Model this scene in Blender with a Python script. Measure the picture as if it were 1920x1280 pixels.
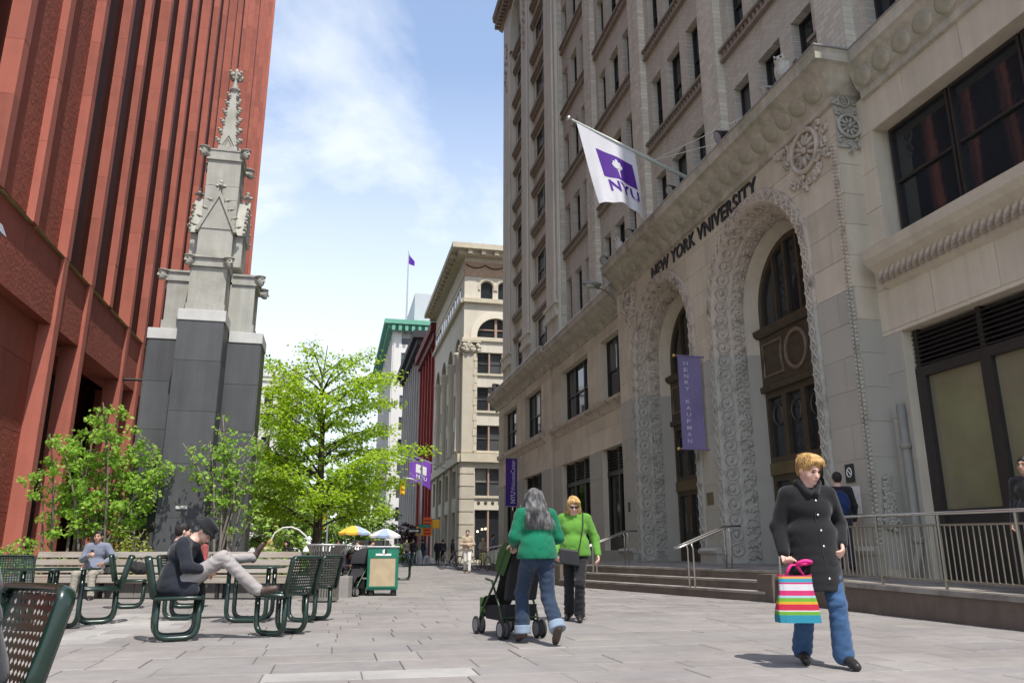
import bpy, bmesh, math, random
import numpy as np
from mathutils import Vector, Matrix, noise as mnoise

random.seed(7)
np.random.seed(7)
for _o in list(bpy.data.objects):
    bpy.data.objects.remove(_o)
SC = bpy.context.scene
COL = SC.collection
PI = math.pi
R = math.radians

# ------------------------------------------------------------------ camera
# street axis = +Y, right side of the street = +X, metres; camera sits low in the plaza
CAM_LOC = Vector((0.0, 0.0, 0.93))
PITCH, YAW = R(14.99), R(12.57)
cd = bpy.data.cameras.new('camera')
cam = bpy.data.objects.new('camera', cd)
COL.objects.link(cam)
cam.location = CAM_LOC
cam.rotation_euler = (PI / 2 + PITCH, 0, -YAW)
cd.sensor_width = 36.0
cd.lens = 27.45
cd.clip_start = 0.05
cd.clip_end = 2000
SC.camera = cam

# ------------------------------------------------------------------ light
SUN_EL, SUN_AZ = R(63.0), math.atan2(0.215, -0.977)     # azimuth measured from +Y towards +X
sd = bpy.data.lights.new('sun', 'SUN')
sd.energy = 2.75
sd.angle = R(0.5)
sd.color = (1.0, 0.95, 0.87)
sun = bpy.data.objects.new('sun', sd)
COL.objects.link(sun)
_sdir = Vector((math.sin(SUN_AZ) * math.cos(SUN_EL), math.cos(SUN_AZ) * math.cos(SUN_EL), math.sin(SUN_EL)))
sun.rotation_euler = (-_sdir).to_track_quat('-Z', 'Y').to_euler()
sun.location = (0, -20, 60)

W = bpy.data.worlds.new('World')
SC.world = W
W.use_nodes = True
nt = W.node_tree
nt.nodes.clear()
def wn(t, **k):
    n = nt.nodes.new(t)
    for a, b in k.items():
        setattr(n, a, b)
    return n
def wl(a, b):
    nt.links.new(a, b)
w_out = wn('ShaderNodeOutputWorld')
sky = wn('ShaderNodeTexSky', sky_type='NISHITA', sun_disc=False, sun_elevation=SUN_EL, sun_rotation=SUN_AZ,
         altitude=20, air_density=1.0, dust_density=0.9, ozone_density=1.0)
bg_sky = wn('ShaderNodeBackground')
bg_sky.inputs['Strength'].default_value = 0.13
wl(sky.outputs[0], bg_sky.inputs['Color'])
# clouds: soft noise on a flat layer overhead, the same all round the sky
tc = wn('ShaderNodeTexCoord')
sep = wn('ShaderNodeSeparateXYZ')
wl(tc.outputs['Generated'], sep.inputs[0])
addz = wn('ShaderNodeMath', operation='ADD')
addz.inputs[1].default_value = 0.16
mx = wn('ShaderNodeMath', operation='MAXIMUM')
mx.inputs[1].default_value = 0.0
wl(sep.outputs['Z'], mx.inputs[0])
wl(mx.outputs[0], addz.inputs[0])
dvx = wn('ShaderNodeMath', operation='DIVIDE')
dvy = wn('ShaderNodeMath', operation='DIVIDE')
wl(sep.outputs['X'], dvx.inputs[0]); wl(addz.outputs[0], dvx.inputs[1])
wl(sep.outputs['Y'], dvy.inputs[0]); wl(addz.outputs[0], dvy.inputs[1])
cmb = wn('ShaderNodeCombineXYZ')
wl(dvx.outputs[0], cmb.inputs[0]); wl(dvy.outputs[0], cmb.inputs[1])
mp = wn('ShaderNodeMapping')
mp.inputs['Location'].default_value = (2.2, 4.6, 3.3)
mp.inputs['Rotation'].default_value = (0, 0, 0.5)
wl(cmb.outputs[0], mp.inputs[0])
nz = wn('ShaderNodeTexNoise', noise_dimensions='3D')
nz.inputs['Scale'].default_value = 0.9
nz.inputs['Detail'].default_value = 9
nz.inputs['Roughness'].default_value = 0.56
nz.inputs['Distortion'].default_value = 0.5
wl(mp.outputs[0], nz.inputs['Vector'])
rp = wn('ShaderNodeValToRGB')
rp.color_ramp.elements[0].position = 0.43
rp.color_ramp.elements[0].color = (0, 0, 0, 1)
rp.color_ramp.elements[1].position = 0.66
rp.color_ramp.elements[1].color = (1, 1, 1, 1)
wl(nz.outputs['Fac'], rp.inputs[0])
# low in the sky the layer is seen edge-on and closes up
edge = wn('ShaderNodeMapRange')
edge.inputs['From Min'].default_value = 0.26
edge.inputs['From Max'].default_value = 0.56
edge.inputs['To Min'].default_value = 0.66
edge.inputs['To Max'].default_value = 0.10
wl(sep.outputs['Z'], edge.inputs['Value'])
mxx = wn('ShaderNodeMath', operation='MAXIMUM')
wl(rp.outputs[0], mxx.inputs[0]); wl(edge.outputs[0], mxx.inputs[1])
bg_cl = wn('ShaderNodeBackground')
bg_cl.inputs['Color'].default_value = (0.93, 0.965, 1.0, 1)
bg_cl.inputs['Strength'].default_value = 0.62
mixw = wn('ShaderNodeMixShader')
wl(mxx.outputs[0], mixw.inputs[0])
wl(bg_sky.outputs[0], mixw.inputs[1])
wl(bg_cl.outputs[0], mixw.inputs[2])
wl(mixw.outputs[0], w_out.inputs[0])

SC.render.engine = 'CYCLES'
SC.view_settings.view_transform = 'Standard'
SC.view_settings.look = 'None'
SC.view_settings.exposure = 1.08
SC.view_settings.gamma = 1.0
SC.view_settings.use_curve_mapping = False

# ------------------------------------------------------------------ materials
MATS = {}
def mat(name, col, rough=0.75, var=0.12, vs=2.0, bump=0.15, bs=30.0, metal=0.0, spec=0.4, objrand=0.0,
        island=0.0, streak=0.0, col2=None, c2s=1.2, c2p=(0.45, 0.65), sheen=0.0, coat=0.0, stretch=None, bdist=0.01, world=False, spots=0.0):
    if name in MATS:
        return MATS[name]
    m = bpy.data.materials.new(name)
    m.use_nodes = True
    n = m.node_tree.nodes
    L = m.node_tree.links
    b = n['Principled BSDF']
    b.inputs['Roughness'].default_value = rough
    b.inputs['Metallic'].default_value = metal
    b.inputs['Specular IOR Level'].default_value = spec
    if sheen: b.inputs['Sheen Weight'].default_value = sheen
    if coat: b.inputs['Coat Weight'].default_value = coat
    tcn = n.new('ShaderNodeTexCoord')
    src = tcn.outputs['Object']
    if world: src = n.new('ShaderNodeNewGeometry').outputs['Position']
    if stretch:
        mpn = n.new('ShaderNodeMapping')
        mpn.inputs['Scale'].default_value = stretch
        L.new(src, mpn.inputs[0])
        src = mpn.outputs[0]
    def noi(s, d=5, r=0.6):
        q = n.new('ShaderNodeTexNoise')
        q.inputs['Scale'].default_value = s
        q.inputs['Detail'].default_value = d
        q.inputs['Roughness'].default_value = r
        L.new(src, q.inputs['Vector'])
        return q
    def mth(op, a, bb, c=None):
        q = n.new('ShaderNodeMath')
        q.operation = op
        for i, z in enumerate((a, bb, c)):
            if z is None: continue
            if isinstance(z, (int, float)): q.inputs[i].default_value = z
            else: L.new(z, q.inputs[i])
        return q.outputs[0]
    fac = None
    def acc(sock, amp):
        nonlocal fac
        t = mth('MULTIPLY_ADD', sock, 2 * amp, -amp)
        fac = mth('ADD', fac, t) if fac is not None else mth('ADD', t, 1.0)
    if var: acc(noi(vs).outputs['Fac'], var * 1.6)
    if objrand: acc(n.new('ShaderNodeObjectInfo').outputs['Random'], objrand)
    if island: acc(n.new('ShaderNodeNewGeometry').outputs['Random Per Island'], island)
    if streak:
        mpn = n.new('ShaderNodeMapping')
        mpn.inputs['Scale'].default_value = (2.2, 2.2, 0.12)
        L.new(tcn.outputs['Object'], mpn.inputs[0])
        q = n.new('ShaderNodeTexNoise')
        q.inputs['Scale'].default_value = 1.6
        q.inputs['Detail'].default_value = 6
        q.inputs['Roughness'].default_value = 0.65
        L.new(mpn.outputs[0], q.inputs['Vector'])
        acc(q.outputs['Fac'], streak * 1.6)
    if spots:                                   # trodden gum and drips
        vo = n.new('ShaderNodeTexVoronoi')
        vo.inputs['Scale'].default_value = 2.6
        L.new(src, vo.inputs['Vector'])
        lt = mth('LESS_THAN', vo.outputs['Distance'], 0.05)
        fac = mth('MULTIPLY_ADD', lt, -spots, fac)
    rgb = n.new('ShaderNodeRGB')
    rgb.outputs[0].default_value = (*col, 1)
    cur = rgb.outputs[0]
    if col2:
        q = noi(c2s, 6, 0.62)
        ramp = n.new('ShaderNodeValToRGB')
        ramp.color_ramp.elements[0].position = c2p[0]
        ramp.color_ramp.elements[1].position = c2p[1]
        L.new(q.outputs['Fac'], ramp.inputs[0])
        mixn = n.new('ShaderNodeMix')
        mixn.data_type = 'RGBA'
        L.new(ramp.outputs[0], mixn.inputs['Factor'])
        L.new(cur, mixn.inputs['A'])
        mixn.inputs['B'].default_value = (*col2, 1)
        cur = mixn.outputs['Result']
    if fac is not None:
        sc = n.new('ShaderNodeVectorMath')
        sc.operation = 'SCALE'
        L.new(cur, sc.inputs[0])
        L.new(fac, sc.inputs['Scale'])
        cur = sc.outputs[0]
    L.new(cur, b.inputs['Base Color'])
    if bump:
        bn = n.new('ShaderNodeBump')
        bn.inputs['Strength'].default_value = bump
        bn.inputs['Distance'].default_value = bdist
        L.new(noi(bs, 4).outputs['Fac'], bn.inputs['Height'])
        L.new(bn.outputs[0], b.inputs['Normal'])
    MATS[name] = m
    return m

def brick_mat(name, col, mortar, bw, bh, axes='YZ', var=0.2, offset=0.5, rough=0.85, msize=0.02, streak=0.2):
    """courses too small to model: laid out in the facade's own plane"""
    m = mat(name, col, rough=rough, var=0.0, bump=0.0)
    n = m.node_tree.nodes
    L = m.node_tree.links
    b = n['Principled BSDF']
    tcn = n.new('ShaderNodeTexCoord')
    s = n.new('ShaderNodeSeparateXYZ')
    L.new(tcn.outputs['Object'], s.inputs[0])
    c = n.new('ShaderNodeCombineXYZ')
    L.new(s.outputs[axes[0]], c.inputs[0])
    L.new(s.outputs[axes[1]], c.inputs[1])
    br = n.new('ShaderNodeTexBrick')
    br.offset = offset
    br.inputs['Scale'].default_value = 1.0
    br.inputs['Brick Width'].default_value = bw
    br.inputs['Row Height'].default_value = bh
    br.inputs['Mortar Size'].default_value = msize
    br.inputs['Mortar Smooth'].default_value = 0.3
    br.inputs['Bias'].default_value = 0.0
    br.inputs['Color1'].default_value = (*[x * (1 - var) for x in col], 1)
    br.inputs['Color2'].default_value = (*[x * (1 + var) for x in col], 1)
    br.inputs['Mortar'].default_value = (*mortar, 1)
    L.new(c.outputs[0], br.inputs['Vector'])
    mpn = n.new('ShaderNodeMapping')
    mpn.inputs['Scale'].default_value = (1.6, 1.6, 0.16)
    L.new(tcn.outputs['Object'], mpn.inputs[0])
    q = n.new('ShaderNodeTexNoise')
    q.inputs['Scale'].default_value = 1.2
    q.inputs['Detail'].default_value = 7
    L.new(mpn.outputs[0], q.inputs['Vector'])
    ma = n.new('ShaderNodeMath'); ma.operation = 'MULTIPLY_ADD'
    ma.inputs[1].default_value = streak * 3
    ma.inputs[2].default_value = 1 - streak * 1.5
    L.new(q.outputs['Fac'], ma.inputs[0])
    sc = n.new('ShaderNodeVectorMath'); sc.operation = 'SCALE'
    L.new(br.outputs['Color'], sc.inputs[0])
    L.new(ma.outputs[0], sc.inputs['Scale'])
    L.new(sc.outputs[0], b.inputs['Base Color'])
    bn = n.new('ShaderNodeBump')
    bn.invert = True
    bn.inputs['Strength'].default_value = 0.35
    bn.inputs['Distance'].default_value = 0.01
    L.new(br.outputs['Fac'], bn.inputs['Height'])
    L.new(bn.outputs[0], b.inputs['Normal'])
    return m

def glass_mat(name, tint=(0.02, 0.024, 0.028), see=0.0, rough=0.03):
    if name in MATS: return MATS[name]
    m = mat(name, tint, rough=rough, var=0.25, vs=0.6, bump=0.05, bs=1.2, spec=0.6, bdist=0.02)
    if see:
        n = m.node_tree.nodes
        L = m.node_tree.links
        b = n['Principled BSDF']
        tr = n.new('ShaderNodeBsdfTransparent')
        tr.inputs[0].default_value = (0.85, 0.88, 0.86, 1)
        mixn = n.new('ShaderNodeMixShader')
        mixn.inputs[0].default_value = see
        L.new(b.outputs[0], mixn.inputs[1])
        L.new(tr.outputs[0], mixn.inputs[2])
        L.new(mixn.outputs[0], n['Material Output'].inputs[0])
    return m

def stripe_mat(name, bands, axis='Z', rough=0.8):
    """woven or printed stripes of one cloth; bands = [(start, colour)]"""
    m = mat(name, (0.5, 0.5, 0.5), rough=rough, var=0.0, bump=0.2, bs=60)
    n = m.node_tree.nodes
    L = m.node_tree.links
    tcn = n.new('ShaderNodeTexCoord')
    s = n.new('ShaderNodeSeparateXYZ')
    L.new(tcn.outputs['Object'], s.inputs[0])
    ramp = n.new('ShaderNodeValToRGB')
    ramp.color_ramp.interpolation = 'CONSTANT'
    e = ramp.color_ramp.elements
    while len(e) < len(bands): e.new(0.5)
    for i, (p, c) in enumerate(bands):
        e[i].position = p
        e[i].color = (*c, 1)
    L.new(s.outputs[axis], ramp.inputs[0])
    L.new(ramp.outputs[0], n['Principled BSDF'].inputs['Base Color'])
    return m

def emit_mat(name, col, st):
    m = mat(name, col, var=0, bump=0)
    b = m.node_tree.nodes['Principled BSDF']
    b.inputs['Emission Color'].default_value = (*col, 1)
    b.inputs['Emission Strength'].default_value = st
    return m

def leaf_mat(name, col, col2, trans=0.35):
    m = mat(name, col, rough=0.45, var=0.0, bump=0.0, spec=0.35)
    n = m.node_tree.nodes
    L = m.node_tree.links
    b = n['Principled BSDF']
    g = n.new('ShaderNodeNewGeometry')
    mixn = n.new('ShaderNodeMix')
    mixn.data_type = 'RGBA'
    L.new(g.outputs['Random Per Island'], mixn.inputs['Factor'])
    mixn.inputs['A'].default_value = (*col, 1)
    mixn.inputs['B'].default_value = (*col2, 1)
    L.new(mixn.outputs['Result'], b.inputs['Base Color'])
    t = n.new('ShaderNodeBsdfTranslucent')
    L.new(mixn.outputs['Result'], t.inputs[0])
    ms = n.new('ShaderNodeMixShader')
    ms.inputs[0].default_value = trans
    L.new(b.outputs[0], ms.inputs[1])
    L.new(t.outputs[0], ms.inputs[2])
    L.new(ms.outputs[0], n['Material Output'].inputs[0])
    return m

# ------------------------------------------------------------------ scene helpers
BASES = {}
def props(o, label=None, cat=None, group=None, kind=None):
    if label: o['label'] = label
    if cat: o['category'] = cat
    if group: o['group'] = group
    if kind: o['kind'] = kind
    return o
def thing(name, label, cat, loc=(0, 0, 0), rz=0.0, group=None, world=False, rot=None):
    """Empty at a thing's base. world=True: its parts are modelled in world coordinates"""
    o = bpy.data.objects.new(name, None)
    COL.objects.link(o)
    o.location = loc
    o.rotation_euler = rot if rot else (0, 0, rz)
    o.empty_display_size = 0.2
    props(o, label, cat, group)
    if world: BASES[o.name] = Matrix.Translation(Vector(loc)).inverted()
    return o
def put(name, mesh, parent=None, m4=None):
    o = bpy.data.objects.new(name, mesh)
    COL.objects.link(o)
    if parent is not None:
        o.parent = parent
        if parent.name in BASES:
            o.matrix_parent_inverse = BASES[parent.name]
            BASES[o.name] = BASES['_id'] if '_id' in BASES else Matrix.Identity(4)
    if m4 is not None:
        o.matrix_basis = m4
        if o.name in BASES: BASES[o.name] = m4.inverted()
    return o

class MB:
    """collects shapes, then links them as one mesh object"""
    def __init__(s):
        s.v = []; s.f = []
    def add(s, vs, fs):
        k = len(s.v)
        s.v.extend([tuple(p) for p in vs])
        s.f.extend([tuple(i + k for i in q) for q in fs])
        return s
    def box(s, x0, x1, y0, y1, z0, z1):
        return s.add([(x0, y0, z0), (x1, y0, z0), (x1, y1, z0), (x0, y1, z0), (x0, y0, z1), (x1, y0, z1), (x1, y1, z1), (x0, y1, z1)],
                     [(0, 3, 2, 1), (4, 5, 6, 7), (0, 1, 5, 4), (1, 2, 6, 5), (2, 3, 7, 6), (3, 0, 4, 7)])
    def hexa(s, p):      # eight corners: bottom ring then top ring
        return s.add(p, [(0, 3, 2, 1), (4, 5, 6, 7), (0, 1, 5, 4), (1, 2, 6, 5), (2, 3, 7, 6), (3, 0, 4, 7)])
    def prism(s, poly, vec):
        n = len(poly)
        p = [Vector(q) for q in poly]
        w = Vector(vec)
        return s.add(p + [q + w for q in p], [tuple(reversed(range(n))), tuple(range(n, 2 * n))] +
                     [(i, (i + 1) % n, n + (i + 1) % n, n + i) for i in range(n)])
    def tube(s, pts, r, n=8, closed=False, sq=None):
        P = [Vector(p) for p in pts]
        m = len(P)
        rr = r if isinstance(r, (list, tuple)) else [r] * m
        T = []
        for i in range(m):
            a = P[(i - 1) % m] if (closed or i > 0) else P[i]
            b = P[(i + 1) % m] if (closed or i < m - 1) else P[i]
            t = (b - a)
            T.append(t.normalized() if t.length > 1e-9 else Vector((0, 0, 1)))
        ref = Vector((0, 0, 1)) if abs(T[0].z) < 0.9 else Vector((1, 0, 0))
        nrm = (ref - T[0] * ref.dot(T[0])).normalized()
        vs = []
        for i in range(m):
            nrm = (nrm - T[i] * nrm.dot(T[i]))
            nrm = nrm.normalized() if nrm.length > 1e-6 else T[i].orthogonal().normalized()
            bi = T[i].cross(nrm)
            for k in range(n):
                a = 2 * PI * (k + (0.5 if sq else 0)) / n
                w1, w2 = (sq if sq else (1, 1))
                vs.append(P[i] + (nrm * math.cos(a) * w1 + bi * math.sin(a) * w2) * rr[i])
        fs = []
        for i in range(m if closed else m - 1):
            j = (i + 1) % m
            for k in range(n):
                fs.append((i * n + k, i * n + (k + 1) % n, j * n + (k + 1) % n, j * n + k))
        if not closed:
            fs.append(tuple(reversed(range(n))))
            fs.append(tuple((m - 1) * n + k for k in range(n)))
        return s.add(vs, fs)
    def lathe(s, c, prof, n=16, a0=0.0):
        c = Vector(c)
        vs = []
        for (r, z) in prof:
            for k in range(n):
                a = a0 + 2 * PI * k / n
                vs.append(c + Vector((r * math.cos(a), r * math.sin(a), z)))
        m = len(prof)
        fs = [(i * n + k, i * n + (k + 1) % n, (i + 1) * n + (k + 1) % n, (i + 1) * n + k) for i in range(m - 1) for k in range(n)]
        fs.append(tuple(reversed(range(n))))
        fs.append(tuple((m - 1) * n + k for k in range(n)))
        return s.add(vs, fs)
    def ell(s, c, r, nu=10, nv=7, M=None):
        c = Vector(c)
        vs = []
        for j in range(nv + 1):
            t = PI * j / nv
            for i in range(nu):
                a = 2 * PI * i / nu
                p = Vector((r[0] * math.sin(t) * math.cos(a), r[1] * math.sin(t) * math.sin(a), r[2] * math.cos(t)))
                vs.append(c + (M @ p if M else p))
        fs = [(j * nu + i, (j + 1) * nu + i, (j + 1) * nu + (i + 1) % nu, j * nu + (i + 1) % nu) for j in range(nv) for i in range(nu)]
        return s.add(vs, fs)
    def sheet(s, rows):
        m, n = len(rows), len(rows[0])
        return s.add([p for r_ in rows for p in r_], [(i * n + k, i * n + k + 1, (i + 1) * n + k + 1, (i + 1) * n + k) for i in range(m - 1) for k in range(n - 1)])
    def mesh(s, name, m, smooth=False):
        me = bpy.data.meshes.new(name)
        me.from_pydata([tuple(p) for p in s.v], [], s.f)
        me.materials.append(m)
        me.validate()
        if smooth:
            me.shade_smooth()
        me.update()
        return me
    def build(s, name, m, parent=None, smooth=False, kind=None, m4=None, bevel=0.0):
        o = put(name, s.mesh(name, m, smooth), parent, m4)
        if kind: o['kind'] = kind
        if bevel:
            b = o.modifiers.new('bevel', 'BEVEL')
            b.width = bevel
            b.segments = 2
            b.limit_method = 'ANGLE'
        return o

class Frame:
    """a facade: u along it, v up, n out of it"""
    def __init__(s, o, u, n):
        s.o, s.u, s.n = Vector(o), Vector(u).normalized(), Vector(n).normalized()
        s.z = Vector((0, 0, 1))
        s.flip = s.u.cross(s.z).dot(s.n) < 0
    def p(s, u, v, n=0.0):
        return s.o + s.u * u + s.z * v + s.n * n
    def box(s, mb, u0, u1, v0, v1, n0, n1):
        q = [s.p(u0, v0, n1), s.p(u1, v0, n1), s.p(u1, v0, n0), s.p(u0, v0, n0), s.p(u0, v1, n1), s.p(u1, v1, n1), s.p(u1, v1, n0), s.p(u0, v1, n0)]
        if s.flip: q = [q[1], q[0], q[3], q[2], q[5], q[4], q[7], q[6]]
        return mb.hexa(q)
    def prism(s, mb, poly, n0, n1):
        a = [s.p(u, v, n0) for u, v in poly]
        if not s.flip: pass
        return mb.prism(a, s.n * (n1 - n0))
    def profile(s, mb, u0, u1, prof):
        """moulding: prof = [(v, n)] swept from u0 to u1"""
        a = [s.p(u0, v, n) for v, n in prof]
        return mb.prism(a, s.u * (u1 - u0))
    def wall(s, mb, u0, u1, v0, v1, holes, n0, n1):
        us = sorted(set([u0, u1] + [h[0] for h in holes if u0 < h[0] < u1] + [h[1] for h in holes if u0 < h[1] < u1]))
        for a, b in zip(us[:-1], us[1:]):
            hs = sorted((h[2], h[3]) for h in holes if h[0] <= a + 1e-6 and h[1] >= b - 1e-6)
            z = v0
            for (c, d) in hs:
                if c > z + 1e-6: s.box(mb, a, b, z, c, n0, n1)
                z = max(z, d)
            if z < v1 - 1e-6: s.box(mb, a, b, z, v1, n0, n1)
        return mb
    def archfill(s, mb, uc, r, vs, u0, u1, vt, n0, n1, seg=14):
        """stone over a round opening: from the arc up to vt"""
        pts = [(u0, vs)] if u0 < uc - r - 1e-6 else []
        arc = [(uc - r * math.cos(PI * i / seg), vs + r * math.sin(PI * i / seg)) for i in range(seg + 1)]
        if u0 < uc - r - 1e-6: s.box(mb, u0, uc - r, vs, vt, n0, n1)
        if u1 > uc + r + 1e-6: s.box(mb, uc + r, u1, vs, vt, n0, n1)
        for (a, b) in zip(arc[:-1], arc[1:]):
            s.prism(mb, [a, b, (b[0], vt), (a[0], vt)], n0, n1)
        return mb
    def path(s, uc, r, vs, vb, seg=20):
        p = [(uc - r, vb)]
        p += [(uc - r * math.cos(PI * i / seg), vs + r * math.sin(PI * i / seg)) for i in range(seg + 1)]
        p += [(uc + r, vb)]
        return p
    def archband(s, mb, uc, vs, vb, prof, seg=24):
        """band swept up one jamb, round the arch and down the other; prof = [(radius, n)] closed"""
        rows = []
        for (r, n) in prof:
            rows.append([s.p(u, v, n) for u, v in s.path(uc, r, vs, vb, seg)])
        m = len(prof)
        k = len(rows[0])
        vs_ = [p for r_ in rows for p in r_]
        fs = [(i * k + j, i * k + j + 1, ((i + 1) % m) * k + j + 1, ((i + 1) % m) * k + j) for i in range(m) for j in range(k - 1)]
        return mb.add(vs_, fs)

def text_tris(txt, size=1.0, extrude=0.0, align='CENTER', res=3, spacing=1.0, bold=0.0):
    c = bpy.data.curves.new('lettering', 'FONT')
    c.body = txt
    c.size = size
    c.extrude = extrude
    c.align_x = align
    c.align_y = 'BOTTOM_BASELINE'
    c.resolution_u = res
    c.space_character = spacing
    c.offset = bold
    o = bpy.data.objects.new('lettering', c)
    COL.objects.link(o)
    dg = bpy.context.evaluated_depsgraph_get()
    me = o.evaluated_get(dg).to_mesh()
    vs = [tuple(v.co) for v in me.vertices]
    fs = [tuple(p.vertices) for p in me.polygons]
    o.evaluated_get(dg).to_mesh_clear()
    bpy.data.objects.remove(o)
    bpy.data.curves.remove(c)
    return vs, fs

def copy_thing(o, parent=None, loc=None, rz=None, label=None):
    c = o.copy()
    COL.objects.link(c)
    if parent is not None: c.parent = parent
    if loc is not None: c.location = loc
    if rz is not None: c.rotation_euler = (0, 0, rz)
    if label: c['label'] = label
    for ch in list(o.children):
        copy_thing(ch, c)
    return c

# ------------------------------------------------------------------ signed-distance modelling for figures and carving
class SDF:
    def __init__(s, h=0.012):
        s.h = h; s.ops = []
    def rc(s, a, b, ra, rb, k=0.03):
        s.ops.append(('rc', np.array(a, np.float32), np.array(b, np.float32), ra, rb, k)); return s
    def el(s, c, r, M=None, k=0.03):
        s.ops.append(('el', np.array(c, np.float32), np.array(r, np.float32), None if M is None else np.array(M, np.float32), None, k)); return s
    def sub(s, c, r, M=None, k=0.02):
        s.ops.append(('sub', np.array(c, np.float32), np.array(r, np.float32), None if M is None else np.array(M, np.float32), None, k)); return s
    def cut(s, p, nrm):      # remove the side the normal points to
        s.ops.append(('cut', np.array(p, np.float32), np.array(nrm, np.float32) / np.linalg.norm(nrm), 0, 0, 0)); return s
    def wrinkle(s, amp, freq, seed=0, ax=(1, 1, 1)):
        s.ops.append(('wr', amp, freq, seed, np.array(ax, np.float32), 0)); return s
    def fold(s, amp, freq, seed=0, zs=1.0):
        s.ops.append(('fo', amp, freq, seed, zs, 0)); return s
    def field(s):
        h = s.h
        lo = np.full(3, 1e9); hi = np.full(3, -1e9)
        for o in s.ops:
            if o[0] == 'rc':
                r = max(o[3], o[4])
                lo = np.minimum(lo, np.minimum(o[1], o[2]) - r); hi = np.maximum(hi, np.maximum(o[1], o[2]) + r)
            elif o[0] == 'el':
                r = o[2].max()
                lo = np.minimum(lo, o[1] - r); hi = np.maximum(hi, o[1] + r)
        lo -= 4 * h; hi += 4 * h
        n = np.ceil((hi - lo) / h).astype(int) + 1
        ax = [(lo[i] + h * np.arange(n[i])).astype(np.float32) for i in range(3)]
        F = np.full(n, 0.3, np.float32)
        def win(a, b):
            i0 = np.maximum(((a - lo) / h).astype(int) - 1, 0); i1 = np.minimum(((b - lo) / h).astype(int) + 2, n)
            sl = tuple(slice(i0[i], i1[i]) for i in range(3))
            G = np.stack(np.meshgrid(*[ax[i][sl[i]] for i in range(3)], indexing='ij'), -1)
            return sl, G
        def eld(G, o):
            q = G - o[1]
            if o[3] is not None: q = q @ o[3]
            k0 = np.sqrt(((q / o[2]) ** 2).sum(-1)); k1 = np.sqrt(((q / o[2] ** 2) ** 2).sum(-1)) + 1e-9
            return k0 * (k0 - 1) / k1
        for o in s.ops:
            if o[0] == 'rc':
                r = max(o[3], o[4]); k = o[5]; mg = r + k * 1.5 + 3 * h
                sl, G = win(np.minimum(o[1], o[2]) - mg, np.maximum(o[1], o[2]) + mg)
                ab = o[2] - o[1]; t = np.clip(((G - o[1]) @ ab) / (ab @ ab + 1e-9), 0, 1)
                d = np.sqrt((((G - o[1]) - t[..., None] * ab) ** 2).sum(-1)) - (o[3] + (o[4] - o[3]) * t)
            elif o[0] in ('el', 'sub'):
                r = o[2].max(); k = o[5]; mg = r + k * 1.5 + 3 * h
                sl, G = win(o[1] - mg, o[1] + mg)
                d = eld(G, o)
            elif o[0] == 'cut':
                G = np.stack(np.meshgrid(*ax, indexing='ij'), -1)
                F[...] = np.maximum(F, (G - o[1]) @ o[2] if o[2] is not None else F)
                continue
            elif o[0] == 'wr':
                X, Y, Z = np.meshgrid(ax[0] * o[4][0], ax[1] * o[4][1], ax[2] * o[4][2], indexing='ij', sparse=True)
                f = o[2]; sd_ = o[3]
                wv = np.sin(X * f + 2.1 * np.sin(Z * f * 0.6 + sd_) + sd_) * np.sin(Y * f * 0.9 + 1.7 * np.sin(X * f * 0.5 + 2 * sd_)) + \
                    0.6 * np.sin(Z * f * 1.3 + 2.3 * np.sin((X + Y) * f * 0.7 + sd_))
                F += (o[1] * wv).astype(np.float32)
                continue
            elif o[0] == 'fo':
                X, Y, Z = np.meshgrid(ax[0], ax[1], ax[2], indexing='ij', sparse=True)
                f = o[2]; sd_ = o[3]
                ph_ = Z * f * o[4] + 1.9 * np.sin(X * f * 0.45 + sd_) + 1.4 * np.sin(Y * f * 0.4 + 1.7 * sd_) + 0.9 * np.sin((X - Y) * f * 0.9)
                ms_ = 0.5 + 0.5 * np.sin(Z * f * 0.21 + X * f * 0.3 + sd_ * 3)
                F += (o[1] * (1 - np.abs(np.sin(ph_))) ** 2 * ms_).astype(np.float32)
                continue
            f0 = F[sl]
            if o[0] == 'sub':
                d = -d
                hh = np.clip(0.5 - 0.5 * (f0 - d) / k, 0, 1)
                F[sl] = f0 + (d - f0) * hh + k * hh * (1 - hh)
            else:
                hh = np.clip(0.5 + 0.5 * (f0 - d) / k, 0, 1)
                F[sl] = f0 + (d - f0) * hh - k * hh * (1 - hh)
        F[0] = F[-1] = 0.3; F[:, 0] = F[:, -1] = 0.3; F[:, :, 0] = F[:, :, -1] = 0.3
        return F, lo, h
    def mesh(s, name, m, smooth=True):
        F, lo, h = s.field()
        ins = F < 0
        nx, ny, nz_ = F.shape
        cnt = np.zeros((nx - 1, ny - 1, nz_ - 1), np.int8)
        for dx in (0, 1):
            for dy in (0, 1):
                for dz in (0, 1):
                    cnt += ins[dx:nx - 1 + dx, dy:ny - 1 + dy, dz:nz_ - 1 + dz]
        act = (cnt > 0) & (cnt < 8)
        idx = np.full(act.shape, -1, np.int64)
        ci = np.argwhere(act)
        idx[act] = np.arange(len(ci))
        acc_ = np.zeros((len(ci), 3)); num = np.zeros(len(ci))
        cs = [(0, 0, 0), (1, 0, 0), (0, 1, 0), (1, 1, 0), (0, 0, 1), (1, 0, 1), (0, 1, 1), (1, 1, 1)]
        val = [F[ci[:, 0] + c[0], ci[:, 1] + c[1], ci[:, 2] + c[2]] for c in cs]
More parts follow.
